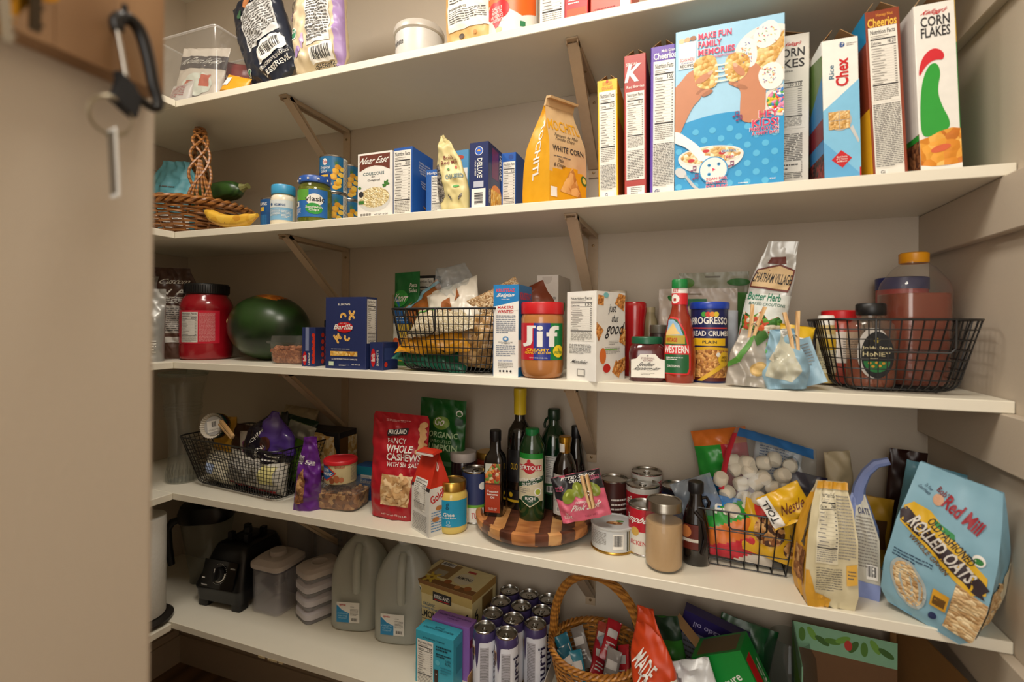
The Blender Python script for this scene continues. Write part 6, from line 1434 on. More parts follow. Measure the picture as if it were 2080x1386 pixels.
label_part(t, .0257, .02, .08, -70, 80, lambda F: (F.rect(0, .85, 1, 1, M('E0D8C0'), 2), F.text('SOY', .5, .3, .8, .5, M('7A4A1E'))), M('A87E42', .5))
# tin of fish, packet, clothespin
t = thing('seafood_tin', 'low round white and gold tin right of the turntable', 'can', (1.233, -.190, s4), R(8))
mb = MB(); mb.lathe([(.047, 0), (.049, .002), (.049, .004), (.0475, .006)], GOLDM, 44); mb.lathe([(.0475, .006), (.0475, .050)], M('C9CCCC', .3), 44, cap0=False); mb.lathe([(.0475, .050), (.049, .052), (.049, .055), (.046, .0555), (.045, .053), (.001, .053)], M('C9CCCC', .3), 44, cap0=False)
F = cyl_face(mb, .0476, .008, .050, -85, 85); F.fine(.1, .2, .4, .9, 7, GREYINK, 4); F.bars(.50, .12, .66, .88, 14); F.rect(.72, 0, .74, 1, M('3A3A2A'), 2); F.rect(.755, 0, .775, 1, M('8A7A4A'), 2); F.text('Dix\nWild', .82, .3, .98, .9, INK, shear=.2)
Tf = plane_face(mb, (-.03, -.03, .0532), (1, 0, 0), (0, 1, 0), .06, .06); Tf.ell(.55, .4, .3, .14, NUTS, 1); Tf.ell(.75, .6, .14, .08, M('5E8A4A'), 2)
mb.build('tin_body', t)
root, b, F = chipbag('olive_packet', 'pink and black olive packet pinched by a clothespin, propped on the round tin', 1.185, -.242, s4 + .061, .108, .100, .015, M('D9667E', .35), 8, -16, 141,
                     w=lambda v: 1, t=pwl((0, .5), (.4, 1), (1, .15)), wr=.004, p=2.6)
F.poly([(0, .56), (.15, .50), (.22, .58), (.36, .52), (.48, .60), (.62, .55), (.8, .64), (1, .58), (1, 1), (0, 1)], M('1E1C20', .35), 1)
OLV = M('7E8A2E', .3)
for (u, v, a) in ((.28, .56, -50), (.5, .66, 10), (.78, .62, 40)): F.ell(u, v, .12, .17, OLV, 3, rot=a); F.ell(u - .02, v + .05, .02, .05, M('B8C46A'), 4, rot=a)
F.text('PITTED SNACK\nOLIVES', .18, .82, .88, .96, WHT, bold=.04, shear=.1); F.text('PINK\nSALT', .05, .70, .2, .80, M('E0668A'), bold=.03); F.text('TASTY &\nSALTED', .78, .80, .96, .9, M('E0668A')); F.text('Himalayan', .38, .38, .68, .45, WHT, shear=.2); F.text('Pink Salt', .28, .24, .86, .38, WHT, bold=.04, shear=.2); F.text('0g\nSUGAR', .08, .10, .24, .26, WHT, bold=.02); F.text('NET WT', .5, .08, .75, .12, M('A83A5A'))
b.mb.build('packet_body', root)
clothespin('wooden clothespin clipped on top of the pink and black olive packet', 1.200, -.262, s4 + .104, (0, -15, 0), .070, .15)
# cans right of the turntable
def soup(F, top='simply'):
    F.rect(0, .55, 1, 1, M('D0D0CA', .3)); F.rect(0, .33, 1, .90, M('B81C2C', .35), 1); F.rect(0, .08, 1, .33, M('DCD8C8', .35), 1)
    F.text(top, .15, .62, .85, .84, WHT, bold=.05, L=4); F.text("'Cane", .2, .42, .7, .56, WHT, bold=.03, L=4, shear=.2); F.ell(.3, .22, .16, .14, M('C9962E'), 3); F.ell(.6, .2, .14, .12, M('B87A22'), 3)
can('soup_can', 'red and white can with a pull tab, behind the mason jar', 1.289, -.106, s4, .0380, .122, 'soup cans', body=M('D0D0CA', .3), paint=soup, tab=True)
can('soup_can', 'rearmost can with a pull tab, almost hidden behind the red and white one', 1.293, -.022 - .02, s4, .0370, .134, 'soup cans', body=M('B81C2C', .3), paint=soup, tab=True)
can('food_can', 'dark can behind the pink olive packet', 1.218, -.085, s4, .0350, .120, body=M('3A2A26', .3), paint=lambda F: (F.rect(0, 0, 1, 1, M('4A2420', .35)), F.fine(.5, .3, .9, .7, 4, WHT)))
def camp(F): F.rect(0, .5, 1, 1, M('B81C2C', .35)); F.rect(0, 0, 1, .5, M('DAD6CA', .35)); F.text("'Campbell's", .08, .66, .98, .86, WHT, bold=.04, shear=.2, L=4); F.ell(.5, .5, .1, .1, M('C9A24F'), 3); F.text('CHICKEN', .25, .2, .75, .3, RED)
can('soup_can', 'red and cream can directly left of the mason jar', 1.300, -.190, s4, .0335, .104, 'soup cans', body=M('B81C2C', .35), paint=camp, rz=R(-30))
can('food_can', 'dark low can behind the black syrup bottle', 1.366, -.065, s4, .0375, .114, body=M('20242E', .3), paint=lambda F: (F.rect(0, 0, 1, .9, M('1C3A8A', .35)), F.ell(.3, .7, .12, .12, M('C8826A'), 2)))
# mason jar
t = bottle('mason_jar', 'glass canning jar of tan sourdough-like starter with a silver lid at the shelf front', 1.344, -.247, s4, [(.032, 0), (.0365, .005), (.0378, .014), (.0378, .098), (.0355, .112), (.0325, .119), (.0325, .122)], GLASS, [(.0345, .118), (.0358, .119), (.0358, .123), (.0350, .125), (.0352, .134), (.034, .137), (.031, .137), (.030, .1355), (.001, .136)], M('A8A296', .3, metal=1),
           [(.030, .003), (.0345, .008), (.0358, .016), (.0358, .094), (.0356, .095)], M('C8A274', .45, scale=180), cat='jar', capname='lid')
# syrup
t = bottle('syrup_bottle', 'black syrup bottle with a curved handle right of the canning jar', 1.405, -.205, s4, [(.024, 0), (.0275, .004), (.0285, .03), (.0275, .075), (.022, .105), (.0135, .13), (.012, .148)], M('120C0A', .08, coat=.6), [(.0145, .146), (.0155, .148), (.0155, .166), (.014, .168)], BLK, sy=.8, sx=1.0)
mb = MB(); mb.tube([(.012, 0, .135), (.020, 0, .138), (.026, 0, .128), (.022, 0, .113)], .0035, M('120C0A', .1), 8); mb.tube([(-.002, -.018, .112), (.014, -.021, .095), (.020, -.022, .06), (.012, -.023, .028)], .0042, M('181212', .15), 8); mb.build('grip', t)
label_part(t, .0290, .035, .085, -75, 10, lambda F: (F.ell(.4, .7, .25, .25, M('B8703A'), 2), F.rect(0, .3, 1, .42, M('C9C4B8'), 2)), M('5A1E14', .35), sy=.8)
# right-hand coarse basket of marshmallows
t = thing('wire_basket', 'coarse black wire basket overflowing with marshmallow bags on the fourth shelf', 'wire basket', (1.500, -.118, s4), R(-2))
mb = MB(); w2, d2, h2, tp = .175, .205, .115, .014
def crn(k, q, off=0): # k corner, q height fraction
    sx_, sy_ = ((-1, -1), (1, -1), (1, 1), (-1, 1))[k]; return Vector((sx_ * (w2/2 - tp * (1 - q)), sy_ * (d2/2 - tp * (1 - q)), .003 + h2 * q))
for q, rr_ in ((0, .0016), (.30, .0013), (.65, .0013), (1, .0022)): mb.tube([crn(k, q) for k in range(4)], rr_, WIRE, 6, closed=True)
mb.build('level_rings', t)
mb = MB()
for k in range(4):
    n = 6
    for i in range(n):
        s_ = i / n; mb.tube([crn(k, 0).lerp(crn((k+1) % 4, 0), s_), crn(k, 1).lerp(crn((k+1) % 4, 1), s_)], .0013, WIRE, 5)
for i in range(1, 6): mb.tube([crn(0, 0).lerp(crn(1, 0), i/6), crn(3, 0).lerp(crn(2, 0), i/6)], .0012, WIRE, 5)
for i in range(1, 6): mb.tube([crn(0, 0).lerp(crn(3, 0), i/6), crn(1, 0).lerp(crn(2, 0), i/6)], .0012, WIRE, 5)
mb.build('uprights', t)
mb = MB(); a, b_ = crn(0, 1).lerp(crn(1, 1), .33), crn(0, 1).lerp(crn(1, 1), .72); mb.tube([a, a + Vector((0, .001, -.028)), a + Vector((.006, .001, -.034)), b_ + Vector((-.006, .001, -.034)), b_ + Vector((0, .001, -.028)), b_], .0018, WIRE, 6); mb.build('handle_slot', t)
RAIN = [M(c, .3) for c in ('1E7AC4', '2E9A3A', 'D9742A', 'C82A3A', 'C84A8A', '2E9A3A')]
pillow('marshmallow_bag', 'rainbow striped marshmallow bag at the bottom of the coarse basket', 1.478, -.188, s4 + .012, .145, .12, .030, (-14, 4, 0), (lambda u, v: (RAIN[0], RAIN[1], RAIN[2], RAIN[3], M('D8D0C4', .3))[max(0, min(4, int((1 - v) * 3.2 + u * 1.7)))]), 151, lambda F: F.text('Fun', .2, .7, .5, .85, WHT, bold=.05), wr=.006)
pillow('cookie_bag', 'yellow and red cookie bag at the front right of the coarse basket', 1.535, -.198, s4 + .030, .115, .10, .018, (-14, 14, 0), M('D9A81E', .3), 152, lambda F: (F.ell(.4, .9, .3, .3, M('C8281E'), 1), F.ell(.45, .5, .3, .28, food('cookie', ['C08A4E', '8A5226', 'D8A868', '4A2A18'], 120), 2), F.ell(.85, .3, .14, .16, food('cookie', [], 1), 3)), wr=.004)
pillow('marshmallow_bag', 'blue and green marshmallow bag leaning at the back left of the coarse basket', 1.478, -.075, s4 + .105, .12, .15, .03, (-10, -10, 0), (lambda u, v: RAIN[(2 if v > .75 else 3 if u > .5 else 1 if v > .3 else 0)]), 153, wr=.006)
pillow('plastic_bag', 'clear crumpled plastic bag on the left rim of the coarse basket', 1.432, -.175, s4 + .070, .09, .10, .02, (-6, -24, 0), film('B8C4D0', .35, .15), 154, wr=.012)
# the open bag of big marshmallows: clear film over individual marshmallows
t = thing('marshmallow_bag', 'clear bag of large white marshmallows lying on top of the coarse basket', 'bag', (1.520, -.165, s4 + .10), 0)
MMW = M('E6DCC8', .7, bump=.05); rnd = random.Random(12); k = 0
for j in range(5):
    for i in range(5):
        u = (i - 2 + (j % 2) * .5) * .0305; v = j * .0285
        if j == 0 and i in (0, 4): continue
        x_ = u + .06 + (v - .06) * .25; z_ = v * .80 + .006; y_ = v * .42 + rnd.uniform(-.003, .003)
        if i == 4 and j % 2: continue
        mb = MB(); mb.lathe([(.004, 0), (.0115, .0005), (.0145, .004), (.0150, .013), (.0145, .022), (.0112, .026), (.004, .0265)], MMW, 18)
        o = mb.build('marshmallow', None, (1.520 + x_ - .065, -.165 + y_ - .004, s4 + .10 + z_)); o.rotation_euler = (rnd.uniform(.4, 1.9), rnd.uniform(-.6, .6), rnd.uniform(0, 3))
        tag(o, 'large white marshmallow inside the clear bag on the coarse basket', 'marshmallow', 'marshmallows in the clear bag')
mb = MB(); b = Bag(.180, .185, .030, p=2.3, wr=.003, seed=155, w=lambda v: .9 + .1 * sin(pi * v), t=lambda v: max(.05, sin(pi * v)) ** .5)
b.skin(film('EEF2F4', .06, .10), nu=24, nv=26); F = b.face(); F.rect(.05, .86, .95, .98, M('2E6AA8', .3)); F.rect(.0, .2, .05, .9, M('C8283A')); F.ell(.5, .1, .12, .05, M('D8E4EC'), 1); F.text('TOLL', .55, .08, .7, .16, INK)
b.mb.T = Matrix(); o = b.mb.build('clear_film', t, (.008, -.004, -.012)); o.rotation_euler = (R(-27), R(14), 0)
o2 = pillow('cookie_chip_bag', 'yellow chip bag with a twisted end at the right rim of the coarse basket', 1.585, -.225, s4 + .118, .085, .065, .012, (-8, -32, 0), M('E0B01C', .3), 156, lambda F: (F.rect(0, .05, .25, .95, WHT), F.text('TOLL', .04, .2, .2, .85, INK, rot=90, bold=.03), F.text('Nestle', .35, .3, .9, .6, M('6A2A1A'), shear=.2)), wr=.006)
pillow('snack_bag', 'white bag with blue print and a green corner at the back of the coarse basket', 1.565, -.085, s4 + .155, .10, .085, .015, (-20, 12, 0), M('C4C8CC', .35), 157, lambda F: (F.fine(.1, .1, .7, .8, 8, M('3A5A8A'), 4), F.rect(.6, .8, 1, 1, M('1E6A34')), F.ell(.8, .5, .18, .2, M('2E5A6A'), 2), F.ell(.8, .5, .13, .15, M('8A5A3A'), 3)))
pillow('snack_bag', 'dark purple bag standing behind the coarse basket at its right', 1.598, -.110, s4 + .006, .085, .175, .02, (-4, 8, 0), M('241C3E', .3), 158)
# bags at the right end
def gusset(name, label, x, y, z, rz, w, d, h, lv, front, side, seed=1, tilt=(0, 0), amp=.004, cat='bag', lean=0, back=None):
    """block-bottom bag pinched flat at the top; returns faces for the artwork"""
    root = thing(name, label, cat, (x, y, z), R(rz), None, (R(tilt[0]), R(tilt[1])))
    lw = lrp(*[(a, b_) for a, b_, c_ in lv]); ld = lrp(*[(a, c_) for a, b_, c_ in lv]); mb = MB()
    def P(s_, v, hh, f):
        w_, d_ = w * lw(v), d * ld(v); z_ = h * v; n = (noise.noise(Vector((s_ * 3.5 + seed, z_ * 28, ord(f)))) - abs(noise.noise(Vector((s_ * 6, z_ * 20 + s_ * 5, seed + ord(f)))))*1.4) * amp * sin(pi * s_) ** .6
        xo = lean * v * v
        if f == 'F': return Vector((xo - w_/2 + w_*s_, -d_/2 - n - hh, z_))
        if f == 'B': return Vector((xo + w_/2 - w_*s_, d_/2 + n + hh, z_))
        g = (1 - 2*abs(s_-.5)) * .4 * d * max(0, v - .35) * .8
        if f == 'R': return Vector((xo + w_/2 + n + hh - g, -d_/2 + d_*s_, z_))
        return Vector((xo - w_/2 - n - hh + g, d_/2 - d_*s_, z_))
    for f in 'FBRL': mb.grid(lambda u, v: P(u, v, 0, f), 16, 34, front if f in 'FB' else side)
    mb.fc([mb.vt(p) for p in (P(0, 0, 0, 'F'), P(1, 0, 0, 'F'), P(0, 0, 0, 'B'), P(1, 0, 0, 'B'))], side)
    fs = {f: Face(mb, (lambda u, v, hh, f=f: P(u, v, hh + .0012, f)), w if f in 'FB' else d, h, .007) for f in 'FRL'}
    return root, mb, fs
GLD = M('D09A2E', .35); CRB = M('CFC4A0', .4)
root, mb, fs = gusset('granola_bag', 'cream and gold granola bag showing its nutrition side at the shelf front', 1.622, -.262, s4, 6, .080, .070, .212, [(0, .92, 1), (.12, 1.05, 1.05), (.55, .98, .9), (.8, .82, .45), (.95, .62, .1), (1, .6, .06)], CRB, GLD, 5, lean=.012)
F = fs['F']; F.nutri(.18, .36, .62, .92, '260', 9, bg=M('D8D0B4', .4)); F.fine(.62, .4, .95, .9, 16, GREYINK, 4); F.fine(.2, .14, .7, .33, 8, INK, 6, fill=.3); F.poly([(0, 0), (.45, 0), (.5, .07), (.2, .12), (.06, .3), (0, .3)], GLD, 1); F.poly([(.78, .2), (.97, .22), (.97, .38), (.78, .36)], M('D9A83E'), 2); F.fine(.8, .25, .95, .33, 3, INK, L=3); F.rect(0, .94, 1, 1, GLD, 2)
fs['L'].rect(.15, .15, .9, .42, NUTS, 1); fs['L'].rect(.45, .45, .7, .8, M('5A5040'), 1)
mb.build('bag_body', root)
PER = M('8090C4', .38)
root, mb, fs = gusset('oat_bag', 'periwinkle blue grain bag with a strap-like folded top beside the big oats bag', 1.690, -.205, s4, -16, .068, .060, .18, [(0, .95, 1), (.1, 1.0, 1.0), (.6, .95, .9), (.85, .55, .5), (1, .30, .2)], M('C8C6B8', .4), PER, 6)
F = fs['F']; F.rect(0, 0, 1, .16, PER, 1); F.rect(0, .16, .38, .72, OATS, 1); F.rect(0, .72, .4, 1, PER, 1); F.fine(.45, .3, .95, .8, 12, GREYINK, 4); F.bars(.7, .2, .95, .34, 10); F.text('OATS', .5, .82, .95, .88, M('24306A'))
mb.build('bag_body', root)
mb = MB(); mb.T = Matrix.Translation((0, 0, .172))
P = [(-.002, 0, -.012), (.002, .0, .022), (.012, .002, .048), (.026, .004, .066), (.046, .006, .074)]
for i, sgn in enumerate((1,)):
    mb.tube(P, [.012, .010, .0085, .0085, .007], PER, 8)
mb.build('rolled_top', root)
# big oats bag
BLU = M('84AEC0', .38)
root, mb, fs = gusset('oat_bag', 'large pale blue rolled oats bag leaning over the shelf edge at the right', 1.778, -.265, s4 + .004, -36, .125, .080, .250, [(0, .78, .9), (.08, 1.0, 1.05), (.3, 1.08, 1.1), (.6, 1.04, .85), (.85, .92, .35), (1, .84, .08)], BLU, BLU, 8, tilt=(3, 14), amp=.005, lean=-.020)
F = fs['F']; YW = M('D9AE2E', .4)
F.poly([(.02, .70), (.10, .745), (.30, .735), (.94, .50), (.96, .40), (.84, .36), (.7, .385), (.04, .60)], YW, 2); F.poly([(.0, .665), (.05, .70), (.9, .475), (.98, .44), (.93, .40), (.96, .37), (.86, .375), (.03, .615)], M('33262A'), 3)
F.text('ROLLED OATS', .10, .50, .88, .59, M('D8D4CC'), bold=.05, rot=-31, L=5); F.text('OLD FASHIONED', .28, .585, .84, .64, INK, bold=.04, rot=-31, L=4); F.text('WHOLE GRAIN', .14, .455, .64, .49, M('6A4A1E'), rot=-31, bold=.03, L=4)
F.text("Bob's", .30, .85, .46, .89, M('7A2228'), rot=-24, bold=.03); F.text('Red Mill', .40, .745, .84, .84, M('9A2430'), rot=-24, bold=.06); F.ell(.34, .82, .03, .035, M('C89A7A'), 2); F.text('To Your\nGood Health', .1, .83, .26, .88, M('24405A'), rot=-20, shear=.2); F.poly([(.36, .70), (.58, .66), (.6, .62), (.38, .665)], M('2E8A4A'), 3)
F.ell(.84, .58, .03, .035, WHT, 2); F.ell(.84, .575, .022, .02, M('2E7A3A'), 3)
F.ell(.28, .22, .09, .16, M('A8B2B0'), 1, rot=22); F.ell(.28, .22, .075, .14, OATS, 2, rot=22); F.rect(.52, .16, .68, .28, M('D9A22E'), 2); F.rect(.54, .18, .66, .24, M('6A4A1E'), 3); F.ell(.58, .09, .02, .025, M('24305A'), 2)
F.poly([(.70, .07), (1, .06), (1, .35), (.70, .38)], OATS, 2); F.fine(.06, .36, .46, .42, 3, M('24405A'), 3)
Rf = fs['R']; Rf.poly([(0, .10), (.75, .12), (.85, .40), (0, .42)], OATS, 1); Rf.poly([(.75, .12), (1, .2), (1, .55), (.85, .45)], M('D8D0B4'), 2)
mb.build('bag_body', root)
pillow('oat_bag', 'pale teal bag with a bent-over top behind the large oats bag', 1.800, -.150, s4 + .005, .11, .225, .025, (-2, 10, -14), M('6AA6BC', .38), 161, lambda F: (F.rect(.1, .1, .9, .7, M('7AAEBE'), 1), F.fine(.2, .82, .7, .86, 1, GREYINK)), wr=.007)
pillow('flour_bag', 'cream paper bag with a bent top near the back wall right of the coarse basket', 1.690, -.085, s4 + .004, .055, .225, .022, (0, -4, 20), M('B8A888', .5), 162, wr=.006, c=lambda v: (.012 * v - .02 * max(0, v - .8), 0, v * .225))
pillow('coffee_bag', 'dark brown bag in the back right corner of the fourth shelf', 1.795, -.065, s4 + .004, .065, .235, .018, (0, 5, 0), M('2E1612', .35), 163)
pillow('flour_bag', 'small yellow bag between the blue grain bag and the back wall', 1.742, -.095, s4 + .004, .06, .14, .02, (0, 4, 0), M('C89A2A', .4), 164, lambda F: F.rect(.2, .3, .8, .7, M('5A3A1E')))
# ================================================================== lowest shelf
t = thing('paper_towel_holder', 'paper towel roll on a dark round stand at the left of the lowest shelf', 'paper towel holder', (-.085, -.335, s5))
mb = MB(); mb.lathe([(.072, 0), (.078, .004), (.078, .010), (.070, .016), (.02, .018)], M('2A2622', .3), 48); mb.build('base', t)
mb = MB(); mb.lathe([(.006, .016), (.006, .335), (.010, .338), (.010, .345), (.004, .348)], M('2A2622', .3), 16); mb.build('post', t)
TOW = M('DAD8D0', .85, bump=.5, scale=140)
mb = MB(); mb.lathe([(.019, .020), (.058, .020), (.059, .022), (.059, .298), (.058, .300), (.019, .300), (.018, .298), (.018, .022), (.019, .020)], TOW, 48, cap0=False, cap1=False); mb.build('towel_roll', t)
# blender: pitcher and base
BK = M('0C0C0E', .3); BKM = M('141416', .45)
t = thing('blender_pitcher', 'clear blender pitcher with a black lid and handle standing behind the blender base', 'blender pitcher', (-.135, -.088, s5), R(35))
mb = MB(); P = [(.045, 0), (.047, .004), (.047, .03), (.052, .06), (.072, .20), (.074, .215)]; mb.lathe(P, film('D8E0DC', .06, .06), 28, sq=4, cap1=False); mb.build('pitcher_body', t)
mb = MB(); mb.lathe([(.077, .205), (.080, .208), (.082, .235), (.075, .255), (.040, .262), (.036, .275), (.010, .278)], BK, 32, sq=3.2); mb.build('lid', t)
mb = MB(); mb.tube([(-.074, -.01, .208), (-.100, -.02, .203), (-.112, -.024, .18), (-.108, -.024, .12), (-.100, -.022, .065)], [.011, .012, .012, .012, .010], BKM, 10); mb.build('handle', t)
t = thing('countertop_blender', 'black blender motor base with a white-marked control dial', 'blender', (.058, -.115, s5), R(4))
mb = MB()
def sq(z, w, d, r, oy=0):
    o = []
    for qx, qy, a0 in ((1, 1, 0), (-1, 1, pi/2), (-1, -1, pi), (1, -1, 1.5*pi)):
        for k in range(6): a = a0 + pi/2*k/5; o.append((qx*(w/2-r)+r*cos(a), oy + qy*(d/2-r)+r*sin(a), z))
    return o
mb.loft([sq(.022, .168, .20, .02), sq(.052, .172, .205, .02), sq(.060, .176, .21, .018), sq(.066, .176, .21, .018), sq(.155, .128, .155, .02, .012), sq(.170, .118, .14, .02, .014), sq(.174, .10, .12, .02, .014)], BK); mb.build('housing', t)
mb = MB(); 
for sx_ in (-1, 1):
    for sy_ in (-1, 1): mb = MB(); mb.rbox(sx_ * .062, sy_ * .078, 0, .03, .036, .036, .008, BKM, bev=.002); mb.build('foot', t)
mb = MB(); mb.lathe([(.034, .172), (.036, .182), (.024, .186), (.014, .190), (.012, .205), (.008, .207)], BKM, 24, c=(0, .014))
for a in range(4): mb.box(.045 * cos(pi/4 + a*pi/2) - .008, .045 * cos(pi/4 + a*pi/2) + .008, .014 + .045 * sin(pi/4 + a*pi/2) - .008, .014 + .045 * sin(pi/4 + a*pi/2) + .008, .170, .198, BKM)
mb.build('drive_socket', t)
mb = MB(); FN = plane_face(mb, (-.07, -.1075, .062), (1, 0, 0), (0, .29, 1), .14, .085)
FN.rect(.06, .04, .94, .95, M('08080A', .12, coat=.5), 2); FN.rect(.08, .32, .16, .36, WHT, 4); FN.text('HIGH', .78, .72, .9, .77, WHT, L=5)
for k in range(22):
    a = R(-130 + 245 * k / 21); FN.ell(.5 + .33 * cos(a) * .6, .52 + .33 * sin(a), .009, .009, WHT, 4, 8)
for k in range(14):
    a0, a1 = R(-120 + 130 * k / 14), R(-120 + 130 * (k + 1) / 14); r1_ = .25
    FN.poly([(.5 + r1_ * cos(a0) * .6, .52 + r1_ * sin(a0)), (.5 + (r1_ + .008 + .004 * k) * cos(a0) * .6, .52 + (r1_ + .008 + .004 * k) * sin(a0)), (.5 + (r1_ + .008 + .004 * k) * cos(a1) * .6, .52 + (r1_ + .008 + .004 * k) * sin(a1)), (.5 + r1_ * cos(a1) * .6, .52 + r1_ * sin(a1))], WHT, 4)
FN.text('Vitamix', .1, .1, .26, .15, WHT, L=4)
mb.build('control_panel', t)
mb = MB(); mb.T = Matrix.Translation((0, -.094, .105)) @ Matrix.Rotation(R(73.8), 4, 'X'); mb.lathe([(.019, -.004), (.018, .010), (.016, .013)], BKM, 28); mb.box(-.004, .004, -.018, .018, .010, .021, BKM); mb.box(-.001, .001, .006, .017, .021, .0215, WHT); mb.build('dial', t)
# clear pop-lid canister
LIDW = M('C4BAB4', .4); GSK = film('8A8890', .5)
t = thing('food_storage_canister', 'square clear canister with a white push-button lid beside the blender', 'storage canister', (.216, -.132, s5), R(0))
mb = MB()
for s_ in (0, .004): mb.rbox(0, 0, .002 + s_, .128, .108 - 2*s_, .108 - 2*s_, .018, film('F0EEF6', .10, .05, .12), bev=.002, cap1=False, smooth=True)
mb.build('canister_body', t)
mb = MB(); mb.rbox(0, 0, .124, .132, .110, .110, .02, GSK); mb.build('gasket', t)
mb = MB(); mb.loft([sq(.130, .114, .114, .022), sq(.134, .122, .122, .026), sq(.146, .122, .122, .026), sq(.156, .098, .098, .024), sq(.158, .094, .094, .024)], LIDW); o_l = mb.build('lid', t)
mb = MB(); mb.lathe([(.023, .157), (.024, .159), (.024, .168), (.022, .170)], LIDW, 32); mb.build('button', o_l)
# stack of flat lidded boxes
STK = []
for k in range(4):
    zz = s5 + k * .0385
    o = thing('food_storage_box', 'flat white-lidded food box, %s of a stack of four' % ('bottom', 'second from the bottom', 'third from the bottom', 'topmost')[k], 'storage box', (.360, -.118, zz), R(-24), 'stacked flat food boxes')
    mb = MB(); mb.rbox(0, 0, 0, .012, .086, .112, .018, film('C4C2C6', .4, .1), bev=.002); mb.build('box_body', o)
    mb = MB(); mb.loft([sq(.010, .084, .110, .02), sq(.013, .092, .118, .024), sq(.028, .092, .118, .024), sq(.036, .074, .100, .022), sq(.0375, .070, .096, .022)], LIDW if k == 3 else M('CFCAD0', .4)); l_ = mb.build('lid', o)
    if k == 3:
        mb = MB(); mb.lathe([(.024, .0372), (.0245, .0378), (.0225, .0384), (.022, .0380)], LIDW, 32); mb.build('button', l_)
# clear containers behind
for k, (x_, y_, w_, h_, lb) in enumerate(((.215, -.035, .085, .23, 'tall clear container with a dark rim behind the square canister'), (.318, -.034, .080, .205, 'clear plastic container between the two stacks, against the wall'), (.408, -.034, .075, .24, 'ribbed clear container behind the stacked flat boxes, next to the water jugs'))):
    t = thing('clear_container', lb, 'container', (x_, y_, s5), R(0)); mb = MB(); mb.rbox(0, 0, 0, h_, w_, .052, .012, film('C8C8CC', .10, .08), cap1=False); mb.build('container_body', t)
    mb = MB(); mb.tube(sq(h_, w_, .052, .012), .0018, M('4A4A4E', .3) if k == 0 else film('D8D8DC', .3), 6, closed=True); mb.build('rim', t)
# water jugs
MILKY = film('DEE1D8', .86, .28, .2, .35)
WAT = film('B4BEB6', .5, .1, .4)
def jug(x, y, rz, label, aH=R(-78)):
    t = thing('water_jug', label, 'water jug', (x, y, s5), R(rz), 'gallon water jugs')
    mb = MB(); n = 40; rg = []
    for (hw, z_, q) in ((.060, 0, 3.4), (.069, .004, 3.6), (.0715, .012, 3.8), (.0715, .13, 3.8), (.071, .15, 3.5), (.067, .175, 3.0), (.058, .198, 2.6), (.044, .218, 2.3), (.028, .234, 2.1), (.0175, .244, 2), (.0165, .256, 2)):
        ring = []
        for k in range(n):
            a = 2*pi*(k + .5)/n; ca, sa = cos(a), sin(a); r = (abs(ca) ** q + abs(sa) ** q) ** (-1 / q) * hw
            x_, y_ = r * ca, r * sa
            ch = cos(a - aH)
            if ch > .5 and .11 < z_ < .225:      # hollow beside the moulded handle
                k_ = .022 * (ch - .5) * 2 * min(1, (z_ - .11) / .03); x_ -= k_ * cos(aH); y_ -= k_ * sin(aH)
            ring.append((x_, y_, z_))
        rg.append(ring)
    mb.loft(rg, MILKY); mb.build('jug_body', t)
    mb = MB(); mb.T = Matrix.Rotation(aH, 4, 'Z'); mb.tube([(.030, 0, .222), (.052, 0, .215), (.066, 0, .19), (.068, 0, .15), (.066, 0, .12), (.060, 0, .11)], .011, MILKY, 10); mb.build('handle', t)
    mb = MB(); mb.lathe([(.050, .004), (.056, .006), (.058, .014), (.058, .108)], WAT, 40, sq=3.0); mb.build('water', t)
    mb = MB(); mb.lathe([(.0185, .250), (.0190, .252), (.0190, .266), (.017, .268)], M('C8CCCC', .4), 28); mb.build('cap', t)
    mb = MB(); F = plane_face(mb, (-.040, -.0724, .028), (1, 0, 0), (0, 0, 1), .066, .056)
    F.rect(0, 0, 1, 1, WHT, 0); F.poly([(0, 0), (.55, 0), (.55, .46), (.25, .6), (0, .86)], M('1E8AC4', .4), 1); F.text('HyVee', .12, .80, .40, .92, RED, bold=.05, shear=.2); F.text('natural\nspring\nwater', .05, .18, .5, .5, M('9AD0EA'), L=3); F.fine(.6, .35, .95, .7, 5, GREYINK, 4); F.bars(.62, .05, .95, .25, 12); F.fine(.6, .76, .9, .82, 1)
    mb.build('label', t)
    return t
jug(.490, -.094, 14, 'translucent gallon water jug, left one of two, beside the stacked food boxes')
jug(.640, -.098, 12, 'translucent gallon water jug, right one of two, beside the almond milk case')
# almond milk case
KC = M('E4D49C', .6)
r, F, Rt, Lf, Tp, done = carton('milk_case', 'large cream and brown almond milk case at the back of the lowest shelf', .190, .118, .168, KC, .789, -.080, s5, rz=R(-9))
F.rect(0, .8, 1, 1, M('C9B06A', .6)); F.rect(0, 0, .12, .35, M('B5764A', .6)); F.rect(0, .94, 1, 1, M('8A6034', .7), 2); F.rect(.34, .74, .66, .88, INK, 3); F.text('KIRKLAND', .37, .785, .63, .845, WHT, bold=.05, L=5); F.rect(.37, .755, .63, .77, RED, 4)
F.ell(.09, .86, .055, .055, WHT, 3); F.ell(.09, .85, .045, .04, M('2E5A3A'), 4); F.text('ORGANIC', .17, .62, .38, .67, M('2E5A7A'), L=3); F.text('UNSWEETENED', .1, .565, .46, .60, M('4A7AA8'), L=3); F.text('ALMOND', .06, .43, .48, .545, INK, bold=.05, L=3); F.text('NON-DAIRY BEVERAGE', .07, .39, .4, .41, INK, L=3); F.text('Vanilla', .14, .25, .42, .35, INK, shear=.25, L=3)
